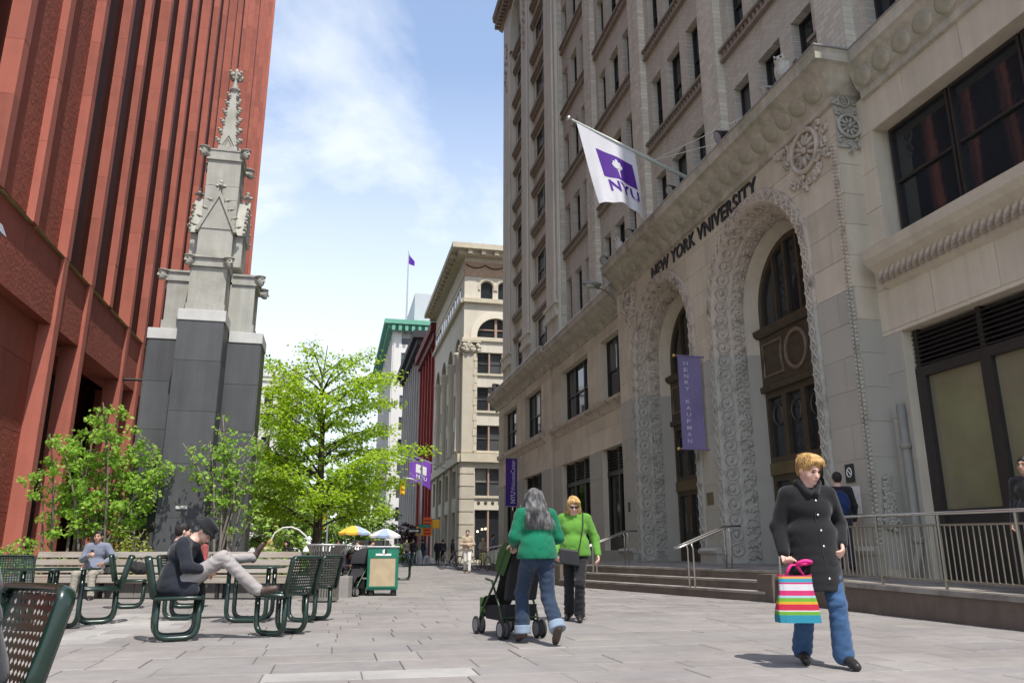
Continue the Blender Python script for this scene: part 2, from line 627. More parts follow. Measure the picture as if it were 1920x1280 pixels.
        for a, b in [(0, 1), (2, 3), (4, 5), (6, 7), (0, 2), (1, 3), (4, 6), (5, 7), (0, 4), (1, 5), (2, 6), (3, 7)]:
            fa, fb = val[a], val[b]
            mk = (fa < 0) != (fb < 0)
            t = np.where(mk, fa / (fa - fb + 1e-12), 0)
            pa = np.array(cs[a]); pb = np.array(cs[b])
            acc_ += np.where(mk[:, None], pa + t[:, None] * (pb - pa), 0)
            num += mk
        V = lo + h * (ci + acc_ / np.maximum(num, 1)[:, None])
        Q = []
        for axn in range(3):
            A = ins; sl0 = [slice(None)] * 3; sl1 = [slice(None)] * 3
            sl0[axn] = slice(0, -1); sl1[axn] = slice(1, None)
            d0 = A[tuple(sl0)]; d1 = A[tuple(sl1)]
            for sgn in (0, 1):
                e = np.argwhere((d0 & ~d1) if sgn == 0 else (~d0 & d1))
                b_, c_ = [(1, 2), (2, 0), (0, 1)][axn]
                e = e[(e[:, b_] > 0) & (e[:, c_] > 0)]
                def at(db, dc):
                    q = e.copy(); q[:, b_] += db; q[:, c_] += dc
                    q = np.minimum(q, np.array(idx.shape) - 1)
                    return idx[q[:, 0], q[:, 1], q[:, 2]]
                q4 = np.stack([at(-1, -1), at(0, -1), at(0, 0), at(-1, 0)], 1)
                if sgn == 1: q4 = q4[:, ::-1]
                Q.append(q4)
        Q = np.concatenate(Q)
        Q = Q[(Q >= 0).all(1)]
        me = bpy.data.meshes.new(name)
        me.vertices.add(len(V)); me.vertices.foreach_set('co', V.astype(np.float32).ravel())
        me.loops.add(len(Q) * 4); me.loops.foreach_set('vertex_index', Q.astype(np.int32).ravel())
        me.polygons.add(len(Q)); me.polygons.foreach_set('loop_start', np.arange(0, len(Q) * 4, 4, dtype=np.int32))
        me.update(calc_edges=True); me.validate()
        me.materials.append(m)
        if smooth: me.shade_smooth()
        return me
    def build(s, name, m, parent=None, m4=None):
        return put(name, s.mesh(name, m), parent, m4)
# ------------------------------------------------------------------ shared materials
m_asph = mat('asphalt', (0.06, 0.06, 0.062), rough=0.9, var=0.2, vs=0.6, bump=0.3, bs=60)
m_joint = mat('joint_sand', (0.125, 0.12, 0.115), rough=0.95, var=0.2, vs=3)
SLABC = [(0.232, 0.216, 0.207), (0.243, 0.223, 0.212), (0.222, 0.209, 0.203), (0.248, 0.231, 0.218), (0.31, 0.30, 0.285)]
m_slab = [mat('bluestone_%d' % i, c, rough=0.8, var=0.13, vs=6.0, bump=0.3, bs=30, objrand=0.06, world=True, spots=0.26,
              col2=tuple(x * 0.74 for x in c), c2s=0.6, c2p=(0.42, 0.7)) for i, c in enumerate(SLABC)]
m_slabf = mat('bluestone_field', (0.232, 0.216, 0.207), rough=0.8, var=0.13, vs=6.0, bump=0.3, bs=30, island=0.07, world=True, spots=0.2, col2=(0.172, 0.162, 0.158), c2s=0.7)
m_tan = mat('limestone_tan', (0.54, 0.48, 0.375), rough=0.85, var=0.12, vs=1.4, bump=0.2, bs=25, objrand=0.09, streak=0.16)
m_grey = mat('limestone_painted_grey', (0.385, 0.365, 0.312), rough=0.8, var=0.07, vs=1.0, bump=0.12, bs=25, objrand=0.05, streak=0.06)
m_carve = mat('carved_stone', (0.50, 0.435, 0.36), rough=0.9, var=0.2, vs=7, bump=0.3, bs=40, col2=(0.12, 0.10, 0.08), c2s=3.5, c2p=(0.5, 0.75))
m_carveg = mat('carved_stone_grey', (0.40, 0.385, 0.335), rough=0.9, var=0.2, vs=7, bump=0.3, bs=40, col2=(0.14, 0.13, 0.105), c2s=3.5, c2p=(0.5, 0.78))
m_corn = mat('cornice_copper_stone', (0.46, 0.42, 0.345), rough=0.8, var=0.22, vs=2, bump=0.2, bs=12, streak=0.25, col2=(0.31, 0.295, 0.225), c2s=1.5)
m_zinc = mat('flashing_metal', (0.42, 0.42, 0.42), rough=0.4, var=0.2, vs=3, bump=0.05, metal=0.6)
m_brick = brick_mat('tower_brick', (0.52, 0.482, 0.40), (0.43, 0.40, 0.335), 0.22, 0.075, 'YZ', 0.14, streak=0.14)
m_brickp = brick_mat('pier_brick', (0.58, 0.54, 0.445), (0.45, 0.42, 0.345), 0.30, 0.15, 'YZ', 0.12, streak=0.14, msize=0.012)
m_pav = mat('pavilion_stone', (0.61, 0.58, 0.49), rough=0.85, var=0.1, vs=0.8, bump=0.2, bs=20, streak=0.2)
m_sill = mat('sill_terracotta', (0.27, 0.225, 0.18), rough=0.9, var=0.3, vs=6, bump=0.4, bs=20)
m_frame = mat('window_frame_dark', (0.030, 0.026, 0.024), rough=0.5, var=0.2, vs=5, bump=0.05)
m_framel = mat('window_frame_grey', (0.11, 0.105, 0.10), rough=0.5, var=0.15, vs=5, bump=0.05)
m_glass = glass_mat('window_glass')
m_shop = glass_mat('shop_glass', (0.02, 0.02, 0.018), see=0.72)
m_litpane = mat('window_lit_tan', (0.20, 0.178, 0.115), rough=0.12, var=0.35, vs=0.5, bump=0.02, bs=1.0, spec=0.6)  # tan base colour stands for the lit room and reflections in the panes
m_blind = mat('window_blind', (0.26, 0.25, 0.22), rough=0.25, var=0.15, vs=0.7, bump=0.0, spec=0.5)
m_glass2 = mat('window_glass_sky_tint', (0.075, 0.08, 0.085), rough=0.04, var=0.4, vs=0.8, bump=0.03, bs=1.0, spec=0.6)  # lighter bluish base colour stands in for sky reflected in the pane
m_bronze = mat('bronze_dark', (0.085, 0.066, 0.045), rough=0.5, var=0.3, vs=4, bump=0.2, bs=30, metal=0.3)
m_bronzel = mat('bronze_light', (0.20, 0.145, 0.11), rough=0.5, var=0.35, vs=8, bump=0.3, bs=30, metal=0.2)
m_black = mat('black_iron', (0.02, 0.02, 0.02), rough=0.5, var=0.2, bump=0.1)
m_steel = mat('brushed_steel', (0.55, 0.54, 0.52), rough=0.3, var=0.1, vs=12, bump=0.05, metal=0.95)
m_step = mat('step_stone', (0.26, 0.24, 0.215), rough=0.85, var=0.22, vs=3, bump=0.3, bs=20, col2=(0.15, 0.13, 0.11), c2s=1.6)
m_riser = mat('brown_granite', (0.125, 0.098, 0.08), rough=0.75, var=0.25, vs=3, bump=0.2, bs=20, streak=0.25)

# ------------------------------------------------------------------ ground, plaza paving
g = MB().box(-900, 900, -200, 1500, -0.6, -0.06)
props(g.build('ground', m_asph), kind='structure')
pl = thing('plaza_paving', None, None, (0, 20, -0.06), world=True)
pl['kind'] = 'structure'
MB().box(-12, 16, -6, 47.5, -0.055, -0.014).build('joint_bed', m_joint, pl)
def slab_unit():
    q = MB()
    e = 0.006
    lo_, hi_ = -0.035, 0.0
    A = [(-.5, -.5), (.5, -.5), (.5, .5), (-.5, .5)]
    b_ = [(-.488, -.488), (.488, -.488), (.488, .488), (-.488, .488)]
    vs = [(x, y, lo_) for x, y in A] + [(x, y, hi_ - e) for x, y in A] + [(x, y, hi_) for x, y in b_]
    fs = [(8, 9, 10, 11)]
    for k in range(4):
        j = (k + 1) % 4
        fs += [(k, j, 4 + j, 4 + k), (4 + k, 4 + j, 8 + j, 8 + k)]
    return q.add(vs, fs)
unit = [slab_unit().mesh('slab', m) for m in m_slab]
slabs = []
y = -5.5
rr = random.Random(3)
while y < 47.2:
    dpt = rr.choice([0.36, 0.42, 0.5, 0.58])
    x = -11.8 + rr.random() * 0.8
    while x < 15.5:
        w = rr.choice([0.4, 0.5, 0.62, 0.75, 0.9, 1.05])
        cx_, cy_ = x + w / 2, y + dpt / 2
        # only where the plaza shows: in front of the steps and of the planter
        slabs.append((math.hypot(cx_, cy_), cx_, cy_, w - 0.008, dpt - 0.008, rr.randrange(4), rr.uniform(-0.0025, 0.0025)))
        x += w
    y += dpt
def in_view(cx_, cy_):
    if cy_ < 4.6: return False
    a = math.atan2(cx_, cy_) - YAW
    return abs(a) < R(36)
near = sorted([s_ for s_ in slabs if in_view(s_[1], s_[2]) and s_[1] < 8.3])
ids = set()
for s_ in near[:290]:
    ids.add(id(s_))
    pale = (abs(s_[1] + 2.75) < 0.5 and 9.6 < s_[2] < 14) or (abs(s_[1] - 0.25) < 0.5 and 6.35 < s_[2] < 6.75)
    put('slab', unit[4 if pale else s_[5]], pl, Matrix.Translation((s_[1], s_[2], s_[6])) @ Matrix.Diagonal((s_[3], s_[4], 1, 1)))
q = MB()
for s_ in slabs:
    if id(s_) in ids: continue
    q.box(s_[1] - s_[3] / 2, s_[1] + s_[3] / 2, s_[2] - s_[4] / 2, s_[2] + s_[4] / 2, -0.035, s_[6])
q.build('slab_field', m_slabf, pl, kind='stuff')
# the cross street and the avenue beyond
m_walk = mat('pavement_concrete', (0.30, 0.29, 0.28), rough=0.9, var=0.12, vs=0.5, bump=0.2, bs=20)
pv = MB().box(-12, 6.2, 47.6, 49.2, -0.05, 0.03)
pv.box(7.2, 30, 58.4, 125, -0.05, 0.06)
props(pv.build('pavement', m_walk), kind='structure')
m_paint = mat('road_paint', (0.65, 0.65, 0.62), rough=0.8, var=0.25, vs=6)
q = MB()
for i in range(12): q.box(-4 + i * 1.1, -3.45 + i * 1.1, 50.2, 53.2, -0.058, -0.054)
props(q.build('crosswalk_marking', m_paint), kind='structure')

# ------------------------------------------------------------------ university building on the right
UB = thing('university_building', 'tall tan brick and limestone university building with two carved round-arched portals', 'building', (12, 27, 0), world=True)
FT = Frame((10.6, 0, 0), (0, 1, 0), (-1, 0, 0))     # tower wall
FW = Frame((10.2, 0, 0), (0, 1, 0), (-1, 0, 0))     # low wall right of the portal
FL = Frame((10.0, 0, 0), (0, 1, 0), (-1, 0, 0))     # low wall left of the portal
FP = Frame((9.9, 0, 0), (0, 1, 0), (-1, 0, 0))      # corner pavilion, low
FU = Frame((10.2, 0, 0), (0, 1, 0), (-1, 0, 0))     # corner pavilion, upper floors
FA = Frame((9.7, 0, 0), (0, 1, 0), (-1, 0, 0))      # portal front

WM = {}
RW = random.Random(77)
def sash(F, parent, u0, u1, v0, v1, n, kind='sash', fm=None, gm=None):
    """double-hung window: frame part with its panes below it"""
    fm = fm or m_frame; gm = gm or m_glass
    w, h = round(u1 - u0, 3), round(v1 - v0, 3)
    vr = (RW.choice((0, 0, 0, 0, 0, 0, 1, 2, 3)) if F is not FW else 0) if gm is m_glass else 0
    key = (w, h, kind, fm.name, gm.name, tuple(F.n), vr)
    if key not in WM:
        G = Frame((0, 0, 0), F.u, F.n)
        a, b = -w / 2, w / 2
        q = MB(); t = 0.055
        G.box(q, a, a + t, 0, h, -0.07, 0.03); G.box(q, b - t, b, 0, h, -0.07, 0.03)
        G.box(q, a + t, b - t, 0, t, -0.07, 0.03); G.box(q, a + t, b - t, h - t, h, -0.07, 0.03)
        p = []
        if kind in ('sash', 'twin'):
            mids = [] if kind == 'sash' else [0.0]
            for mm in mids: G.box(q, mm - 0.06, mm + 0.06, t, h - t, -0.07, 0.05)
            edges = [a + t] + [e_ for mm in mids for e_ in (mm - 0.06, mm + 0.06)] + [b - t]
            for i in range(0, len(edges), 2):
                l, r_ = edges[i], edges[i + 1]
                G.box(q, l, r_, h * 0.5 - 0.03, h * 0.5 + 0.03, -0.06, 0.01)
                u_ = MB(); G.box(u_, l, r_, h * 0.5 + 0.03, h - t, -0.05, -0.035); p.append(u_)
                d_ = MB(); G.box(d_, l, r_, t, h * 0.5 - 0.03, -0.065, -0.05); p.append(d_)
        else:
            u_ = MB(); G.box(u_, a + t, b - t, t, h - t, -0.05, -0.03); p.append(u_)
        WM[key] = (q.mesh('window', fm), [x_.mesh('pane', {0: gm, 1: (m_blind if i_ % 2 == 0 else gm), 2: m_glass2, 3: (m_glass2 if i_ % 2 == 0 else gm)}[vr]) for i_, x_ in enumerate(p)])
    fmesh, pm = WM[key]
    m4 = Matrix.Translation(F.p((u0 + u1) / 2, v0, n))
    o = put('window', fmesh, parent, m4)
    for x_ in pm: put('pane', x_, o, m4)
    return o

# tower: five bays of three windows between brick piers
CB = [33.2, 27.57, 21.87, 16.17, 10.5]
rows = [(11.45 + 3.9 * k, 13.82 + 3.9 * k) for k in range(8)]
vis = [7, 5, 4, 3, 2]
holes = []
for c, nv in zip(CB, vis):
    for (b0, t0) in rows[:nv]:
        for du in (-1.5, 0, 1.5):
            hw = 0.43 if du else 0.535
            holes.append((c + du - hw, c + du + hw, b0, t0))
q = MB()
FT.wall(q, 5.5, 35.6, 9.6, 41, holes, -0.45, 0)
q.build('tower_wall', m_brick, UB)
for h_ in holes:
    sash(FT, UB, h_[0], h_[1], h_[2], h_[3], -0.26)
for i in range(6):
    e0 = [35.6, 30.88, 25.22, 19.52, 13.83, 8.1][i]
    e1 = [35.2, 29.9, 24.2, 18.5, 12.85, 7.1][i]
    q = MB(); FT.box(q, e1, e0, 9.6, 41, 0.0, 0.24)
    q.build('brick_pier', m_brickp, UB)
bandm = {}
def sill_band(c, v):
    if 'm' not in bandm:
        G = Frame((0, 0, 0), FT.u, FT.n)
        q = MB()
        G.box(q, -2.3, 2.3, -0.40, -0.31, 0, 0.14); G.box(q, -2.3, 2.3, -0.08, 0.0, 0, 0.18); G.box(q, -2.3, 2.3, -0.31, -0.08, 0, 0.05)
        k = -2.2
        while k < 2.2:
            G.prism(q, [(k, -0.29), (k + 0.09, -0.29), (k + 0.13, -0.1), (k + 0.04, -0.1)], 0.05, 0.12)
            k += 0.21
        bandm['m'] = q.mesh('sill_band', m_sill)
    put('sill_band', bandm['m'], UB, Matrix.Translation(FT.p(c, v, 0)))
for c, nv in zip(CB, vis):
    for k in range(1, nv): sill_band(c, rows[k][0])
# carved panel beside the nearest pier
q = MB()
FT.box(q, 12.9, 14.35, 12.15, 12.75, 0.0, 0.03)
for k in range(4):
    q.tube([FT.p(13.1 + 0.33 * k + 0.12 * math.cos(a), 12.45 + 0.17 * math.sin(a), 0.04) for a in np.linspace(0, 5.2, 12)], 0.03, 5)
FT.box(q, 12.86, 14.4, 12.76, 12.84, 0.0, 0.1); FT.box(q, 12.86, 14.4, 12.05, 12.14, 0.0, 0.08)
q.build('carved_panel', m_sill, UB)

# corner pavilion, upper floors
sill0 = [11.06 + 3.8 * k for k in range(7)]
ph = []
for k, z in enumerate(sill0):
    ph.append((37.6, 40.6, z + 0.25, z + 2.3))
    if k < 6: ph.append((43.05, 45.6, z + 0.25, z + 2.3))
q = MB()
FU.wall(q, 35.6, 48.4, 9.9, 33.5, [h_ for h_ in ph if h_[3] < 33.5], -0.5, -0.3)
FU.wall(q, 35.6, 42.9, 33.5, 41, [h_ for h_ in ph if h_[3] > 33.5], -0.5, -0.3)
FU.box(q, 45.75, 48.4, 33.5, 41, -0.5, -0.3)
FU.archfill(q, 44.325, 1.425, 35.9, 42.9, 45.75, 41, -0.5, -0.3)
FU.box(q, 35.6, 48.4, 9.9, 41, -1.2, -1.1)
q.build('pavilion_wall', m_pav, UB)
for h_ in ph: sash(FU, UB, h_[0], h_[1], h_[2], h_[3], -0.4, 'twin', m_framel)
for (a, b) in ((45.9, 48.4), (41.0, 43.0), (35.3, 37.5)):
    q = MB(); FU.box(q, a, b, 9.9, 41, -0.3, 0.0)
    FU.box(q, a + 0.35, b - 0.35, 13.0, 41, 0.0, 0.1)
    FU.box(q, a - 0.05, b + 0.05, 12.1, 12.4, 0.0, 0.16); FU.box(q, a + 0.2, b - 0.2, 12.4, 12.75, 0.0, 0.13); FU.box(q, a - 0.02, b + 0.02, 12.75, 12.9, 0.0, 0.2)
    FU.box(q, a - 0.1, b + 0.1, 9.9, 11.2, 0.0, 0.12)
    q.build('stone_pier', m_pav, UB)
for k, z in enumerate(sill0):
    for (a, b) in ((37.5, 40.95), (43.0, 45.9)):
        q = MB()
        FU.box(q, a, b, z, z + 0.24, -0.3, -0.02); FU.box(q, a + 0.08, b - 0.08, z - 0.2, z, -0.3, -0.12)
        if not (k == 6 and a > 42):
            FU.box(q, a, b, z + 2.32, z + 2.46, -0.3, -0.16); FU.box(q, a, b, z + 2.5, z + 2.66, -0.3, -0.08)
        q.build('sill', m_sill if k % 2 else m_sill, UB)
q = MB()
FU.archband(q, 44.325, 35.9, 34.2, [(1.42, -0.4), (1.42, 0.12), (1.8, 0.12), (1.8, -0.4)])
q.build('arch_surround', m_pav, UB)
q = MB()
FU.box(q, 43.0, 45.7, 34.1, 37.4, -0.48, -0.45); q.build('arch_pane', m_glass, UB)
q = MB()
FU.profile(q, 35.4, 48.9, [(37.9, 0.0), (38.0, 0.25), (38.4, 0.35), (38.7, 0.75), (39.1, 0.8), (39.1, 0.0)])
for k in range(34): FU.box(q, 35.5 + k * 0.4, 35.7 + k * 0.4, 38.1, 38.4, 0.2, 0.62)
q.build('upper_cornice', m_sill, UB)
# swags of carving beside the arch
q = MB()
for (u, v0) in ((42.0, 33.0), (47.1, 33.0)):
    for i in range(14):
        q.ell(FU.p(u + random.uniform(-.3, .3), v0 - 1.2 + i * 0.3, 0.05), (0.16, 0.2, 0.2), 6, 4)
q.build('carved_drop', m_carve, UB)

# lower storeys left of the portal
lowL = [(30.35, 34.3, 6.45, 8.95), (26.3, 28.7, 6.45, 8.95), (30.4, 34.4, 0.95, 4.68), (26.4, 28.85, 0.95, 4.68)]
lowP = [(43.15, 46.8, 6.55, 9.05), (37.65, 41.2, 6.55, 9.05), (43.4, 46.6, 0.95, 4.7), (37.7, 41.5, 0.95, 4.7)]
def ashlar(F, parent, u0, u1, v0, v1, hs, n0, n1, course, length, mfun, seed=1, name='stone_block', joint=0.007):
    """wall of single blocks with recessed joints, around rectangular openings; the backing fills the joints"""
    r_ = random.Random(seed)
    nc = max(1, round((v1 - v0) / course))
    ch = (v1 - v0) / nc
    cuts = sorted(set([v0 + i * ch for i in range(nc + 1)] + [x_ for h_ in hs for x_ in (h_[2], h_[3]) if v0 < x_ < v1]))
    cuts = [c for i, c in enumerate(cuts) if i == 0 or c - cuts[i - 1] > 0.02]
    back = MB()
    F.wall(back, u0, u1, v0, v1, hs, n0, n1 - 0.012)
    back.build('joint_backing', m_tan if mfun((v0 + v1) / 2) is m_tan else m_grey, parent)
    for i, (a, b) in enumerate(zip(cuts[:-1], cuts[1:])):
        mid = (a + b) / 2
        free = [(u0, u1)]
        for h_ in hs:
            if h_[2] < mid < h_[3]:
                nf = []
                for (p_, q_) in free:
                    if h_[0] > p_: nf.append((p_, min(q_, h_[0])))
                    if h_[1] < q_: nf.append((max(p_, h_[1]), q_))
                free = [f_ for f_ in nf if f_[1] - f_[0] > 0.02]
        for (p_, q_) in free:
            k = max(1, round((q_ - p_) / length))
            st = (q_ - p_) / k
            off = (0.5 * st if (i % 2 and k > 1) else 0)
            es = sorted(set([p_, q_] + [p_ + off + j * st for j in range(k + 1) if p_ + 0.1 < p_ + off + j * st < q_ - 0.1]))
            for s0, s1 in zip(es[:-1], es[1:]):
                m_ = MB()
                F.box(m_, s0 + joint, s1 - joint, a + joint, b - joint, n0 + 0.02, n1 + r_.uniform(-0.002, 0.002))
                m_.build(name, mfun(mid), parent)
ashlar(FL, UB, 25.8, 35.9, 0.0, 10.0, lowL, -0.5, 0.0, 0.9, 1.25, lambda z: m_tan if z > 4.7 else m_grey, 5)
ashlar(FP, UB, 35.9, 48.2, 0.0, 10.0, lowP, -0.5, 0.0, 0.9, 1.25, lambda z: m_tan if z > 4.7 else m_grey, 6)
for h_ in lowL[:2]: 
    k = 3 if h_[1] - h_[0] > 3 else 2
    for j in range(k):
        w = (h_[1] - h_[0]) / k
        sash(FL, UB, h_[0] + j * w + 0.02, h_[0] + (j + 1) * w - 0.02, h_[2], h_[3], -0.3)
for h_ in lowP[:2]:
    for j in range(3):
        w = (h_[1] - h_[0]) / 3
        sash(FP, UB, h_[0] + j * w + 0.02, h_[0] + (j + 1) * w - 0.02, h_[2], h_[3], -0.3)
def shopfront(F, h_, k, louv=True):
    """dark bronze shopfront: louvres above, tall panes below"""
    u0, u1, v0, v1 = h_
    fr = MB()
    F.box(fr, u0, u1, v0, v0 + 0.45, -0.36, -0.24)
    F.box(fr, u0, u1, v1 - 1.02, v1 - 0.86, -0.36, -0.2)
    w = (u1 - u0) / k
    for j in range(k + 1): F.box(fr, max(u0, u0 + j * w - 0.09), min(u1, u0 + j * w + 0.09), v0 + 0.45, v1, -0.36, -0.22)
    o = fr.build('shopfront', m_frame, UB)
    for j in range(k):
        p = MB(); F.box(p, u0 + j * w + 0.09, u0 + (j + 1) * w - 0.09, v0 + 0.45, v1 - 1.02, -0.31, -0.29)
        p.build('pane', m_shop, o)
    if louv:
        n_ = 7
        for i in range(n_):
            p = MB()
            z = v1 - 0.84 + i * 0.8 / n_
            p.hexa([F.p(u0 + .02, z, -0.22), F.p(u1 - .02, z, -0.22), F.p(u1 - .02, z + 0.02, -0.22), F.p(u0 + .02, z + 0.02, -0.22),
                    F.p(u0 + .02, z + 0.08, -0.34), F.p(u1 - .02, z + 0.08, -0.34), F.p(u1 - .02, z + 0.1, -0.34), F.p(u0 + .02, z + 0.1, -0.34)])
            p.build('louvre', m_frame, o)
        p = MB(); F.box(p, u0, u1, v1 - 0.86, v1, -0.42, -0.38); p.build('louvre_back', m_black, o)
shopfront(FL, lowL[2], 3); shopfront(FL, lowL[3], 2); shopfront(FP, lowP[2], 2); shopfront(FP, lowP[3], 3)
q = MB()                                            # sill string courses under the first floor
FL.profile(q, 26.0, 35.9, [(5.98, 0.0), (6.05, 0.06), (6.25, 0.1), (6.32, 0.24), (6.43, 0.26), (6.43, 0.0)])
q.build('string_course', m_carve, UB)
q = MB()
FP.profile(q, 36.9, 47.6, [(5.98, 0.0), (6.05, 0.06), (6.25, 0.1), (6.32, 0.24), (6.53, 0.26), (6.53, 0.0)])
q.build('string_course', m_carve, UB)

def cornice(name, F, u0, u1, zt, out, step, ret0=False, ret1=False):
    """projecting cornice with a row of shell scallops underneath"""
    prof = [(zt - 0.95, 0.0), (zt - 0.93, 0.08), (zt - 0.78, 0.08), (zt - 0.72, 0.16), (zt - 0.42, out * 0.62), (zt - 0.3, out * 0.85),
            (zt - 0.26, out), (zt - 0.08, out), (zt, out * 1.05), (zt, 0.0)]
    q = MB()
    if ret0:                                    # mitred return round the near corner
        q.sheet([[F.p(u1, v, n) for v, n in prof], [F.p(ret0 - n * 0.8, v, n) for v, n in prof], [F.p(ret0 - n * 0.8, v, -0.62) for v, n in prof]])
        u0 = ret0 - 0.05
    else: F.profile(q, u0, u1, prof)
    o = q.build(name, m_corn, UB)
    f = MB(); F.box(f, u0 - 0.02, u1 + 0.02, zt + 0.004, zt + 0.035, -0.5, out * 1.08); f.build('metal_flashing', m_zinc, o)
    G = Frame((0, 0, 0), F.u, F.n)
    s_ = MB()
    hw = step * 0.46
    sl_ = math.atan2(out * 0.62 - 0.16, 0.30)          # lies along the slope of the cove
    s_.ell(G.p(0, -0.575, out * 0.31 + 0.08), (0.045, hw * 0.97, 0.21), 12, 8, Matrix.Rotation(-sl_, 3, 'Y'))
    s_.ell(G.p(0, -0.66, out * 0.24 + 0.07), (0.04, hw * 0.5, 0.09), 8, 6, Matrix.Rotation(-sl_, 3, 'Y'))
    sm = s_.mesh('scallop', m_corn, True)
    k = round((u1 - u0) / step)
    for j in range(k):
        put('scallop', sm, o, Matrix.Translation(F.p(u0 + (j + 0.5) * (u1 - u0) / k, zt, 0)))
    return o
cornice('portal_cornice', FA, 12.15, 25.5, 10.86, 0.68, 0.56, 12.7)
cornice('low_cornice', FL, 25.8, 35.6, 10.36, 0.6, 0.42)
cornice('pavilion_cornice', FP, 35.3, 48.9, 10.45, 0.62, 0.42)
q = MB(); q.box(8.97, 10.25, 12.10, 12.68, 10.865, 10.9); q.build('metal_flashing', m_zinc, UB)
cornice('right_cornice', FW, 5.5, 12.35, 10.84, 0.42, 0.56)

# right of the portal: big window band over a shop
lowR = [(5.8, 12.25, 6.8, 9.15), (5.8, 12.2, 0.4, 4.92)]
ashlar(FW, UB, 5.5, 12.72, 0.0, 10.0, lowR, -0.5, 0.0, 0.86, 1.35, lambda z: m_tan if z > 4.95 else m_grey, 9)
for j in range(4):
    a = 12.2 - 0.02 - (j + 1) * 1.6 + 0.03
    sash(FW, UB, a, a + 1.56, 6.82, 9.13, -0.34)
o = None
q = MB()
FW.profile(q, 5.5, 12.35, [(5.78, 0.0), (5.84, 0.1), (6.0, 0.16), (6.2, 0.42), (6.32, 0.5), (6.5, 0.52), (6.62, 0.3), (6.72, 0.0)])
sc_ = q.build('window_sill', m_tan, UB)
em = MB(); em.ell((0, 0, 0), (0.11, 0.052, 0.20), 8, 6, Matrix.Rotation(0.65, 3, 'X'))
em_ = em.mesh('egg_moulding', m_carve, True)
for k in range(42): put('gadroon', em_, sc_, Matrix.Translation(FW.p(12.2 - k * 0.155, 6.03, 0.2)))
shop = MB()
FW.box(shop, 5.8, 12.2, 4.02, 4.2, -0.4, -0.2)
for u in (12.11, 10.6, 9.0, 7.4, 5.9): FW.box(shop, u - 0.14, u + 0.09, 0.4, 4.02, -0.4, -0.2)
for u in (12.11, 10.6, 9.0, 7.4, 5.9): FW.box(shop, u - 0.05, u + 0.05, 4.2, 4.92, -0.4, -0.22)
FW.box(shop, 5.8, 12.2, 0.4, 1.62, -0.4, -0.26)
so = shop.build('shopfront', m_frame, UB)
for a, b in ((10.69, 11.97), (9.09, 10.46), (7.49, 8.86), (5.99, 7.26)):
    p = MB(); FW.box(p, a, b, 1.62, 4.02, -0.31, -0.29); p.build('pane', m_litpane, so)
for i in range(8):
    p = MB(); z = 4.22 + i * 0.085
    p.hexa([FW.p(5.82, z, -0.2), FW.p(12.18, z, -0.2), FW.p(12.18, z + 0.015, -0.2), FW.p(5.82, z + 0.015, -0.2),
            FW.p(5.82, z + 0.07, -0.32), FW.p(12.18, z + 0.07, -0.32), FW.p(12.18, z + 0.085, -0.32), FW.p(5.82, z + 0.085, -0.32)])
    p.build('louvre', m_frame, so)
p = MB(); FW.box(p, 5.8, 12.2, 4.2, 4.92, -0.45, -0.41); p.build('louvre_back', m_black, so)
# the room behind the panes
m_room = mat('room_plaster', (0.42, 0.37, 0.27), rough=0.9, var=0.1)
q = MB()
q.box(12.3, 12.5, 5.5, 12.6, 0.0, 4.6); q.box(10.7, 12.3, 12.4, 12.6, 0.0, 4.6); q.box(10.72, 12.3, 5.5, 12.4, 0.0, 0.42); q.box(10.72, 12.3, 5.5, 12.4, 4.3, 4.5)
for k in range(3): q.box(11.6, 11.9, 7.2 + k * 1.7, 7.5 + k * 1.7, 0.42, 4.3)
q.build('shop_room', m_room, UB)
q = MB(); q.box(11.2, 12.4, 26.0, 48.0, 0.0, 5.0); q.build('back_room', mat('room_dark', (0.06, 0.06, 0.05)), UB)
q = MB(); q.box(12.8, 30, 5.52, 26.0, 0, 41); q.build('rear_mass', m_brick, UB)      # full-height front half; unseen back half kept low to let sun past
q = MB(); q.box(12.8, 30, 26.1, 48.2, 0, 14); q.build('rear_mass', m_brick, UB)
q = MB(); q.box(10.62, 12.8, 5.52, 5.9, 0, 41); q.build('end_wall', m_brick, UB)
q = MB(); q.box(11.06, 11.3, 26.0, 48.0, 5.2, 41); q.build('thin_rear_wall', m_brick, UB)  # unseen wall, made thin so its shadow misses the corner building
q = MB(); q.box(11.06, 11.6, 48.05, 48.3, 0, 41); q.build('end_wall', m_brick, UB)
# ------------------------------------------------------------------ carved portal with two arches
YR, YL, RA, ZS, ZB = 16.38, 22.14, 2.46, 7.05, 0.62
PU0, PU1, PZ1 = 12.7, 25.8, 9.92
def arch_low(u, r):
    """height of the arch line above u, or None outside it"""
    for yc in (YR, YL):
        if abs(u - yc) < r: return ZS + math.sqrt(max(0, r * r - (u - yc) ** 2))
    return None
rb = random.Random(12)
zc = [0.62] + [0.62 + 0.664 * i for i in range(1, 15)]
zc[-1] = PZ1
back = MB()
for u0, u1 in ((PU0, YR - RA), (YR + RA, YL - RA), (YL + RA, PU1)): FA.box(back, u0, u1, 0.0, ZS, -0.9, -0.012)
for yc in (YR, YL): FA.archfill(back, yc, RA, ZS, yc - RA, yc + RA, PZ1, -0.5, -0.012, 24)
for u0, u1 in ((PU0, YR - RA), (YR + RA, YL - RA), (YL + RA, PU1)): FA.box(back, u0, u1, ZS, PZ1, -0.5, -0.012)
FA.box(back, PU0, PU1, PZ1, 10.8, -0.9, -0.02)
back.build('portal_core', m_tan, UB)
jt = 0.006
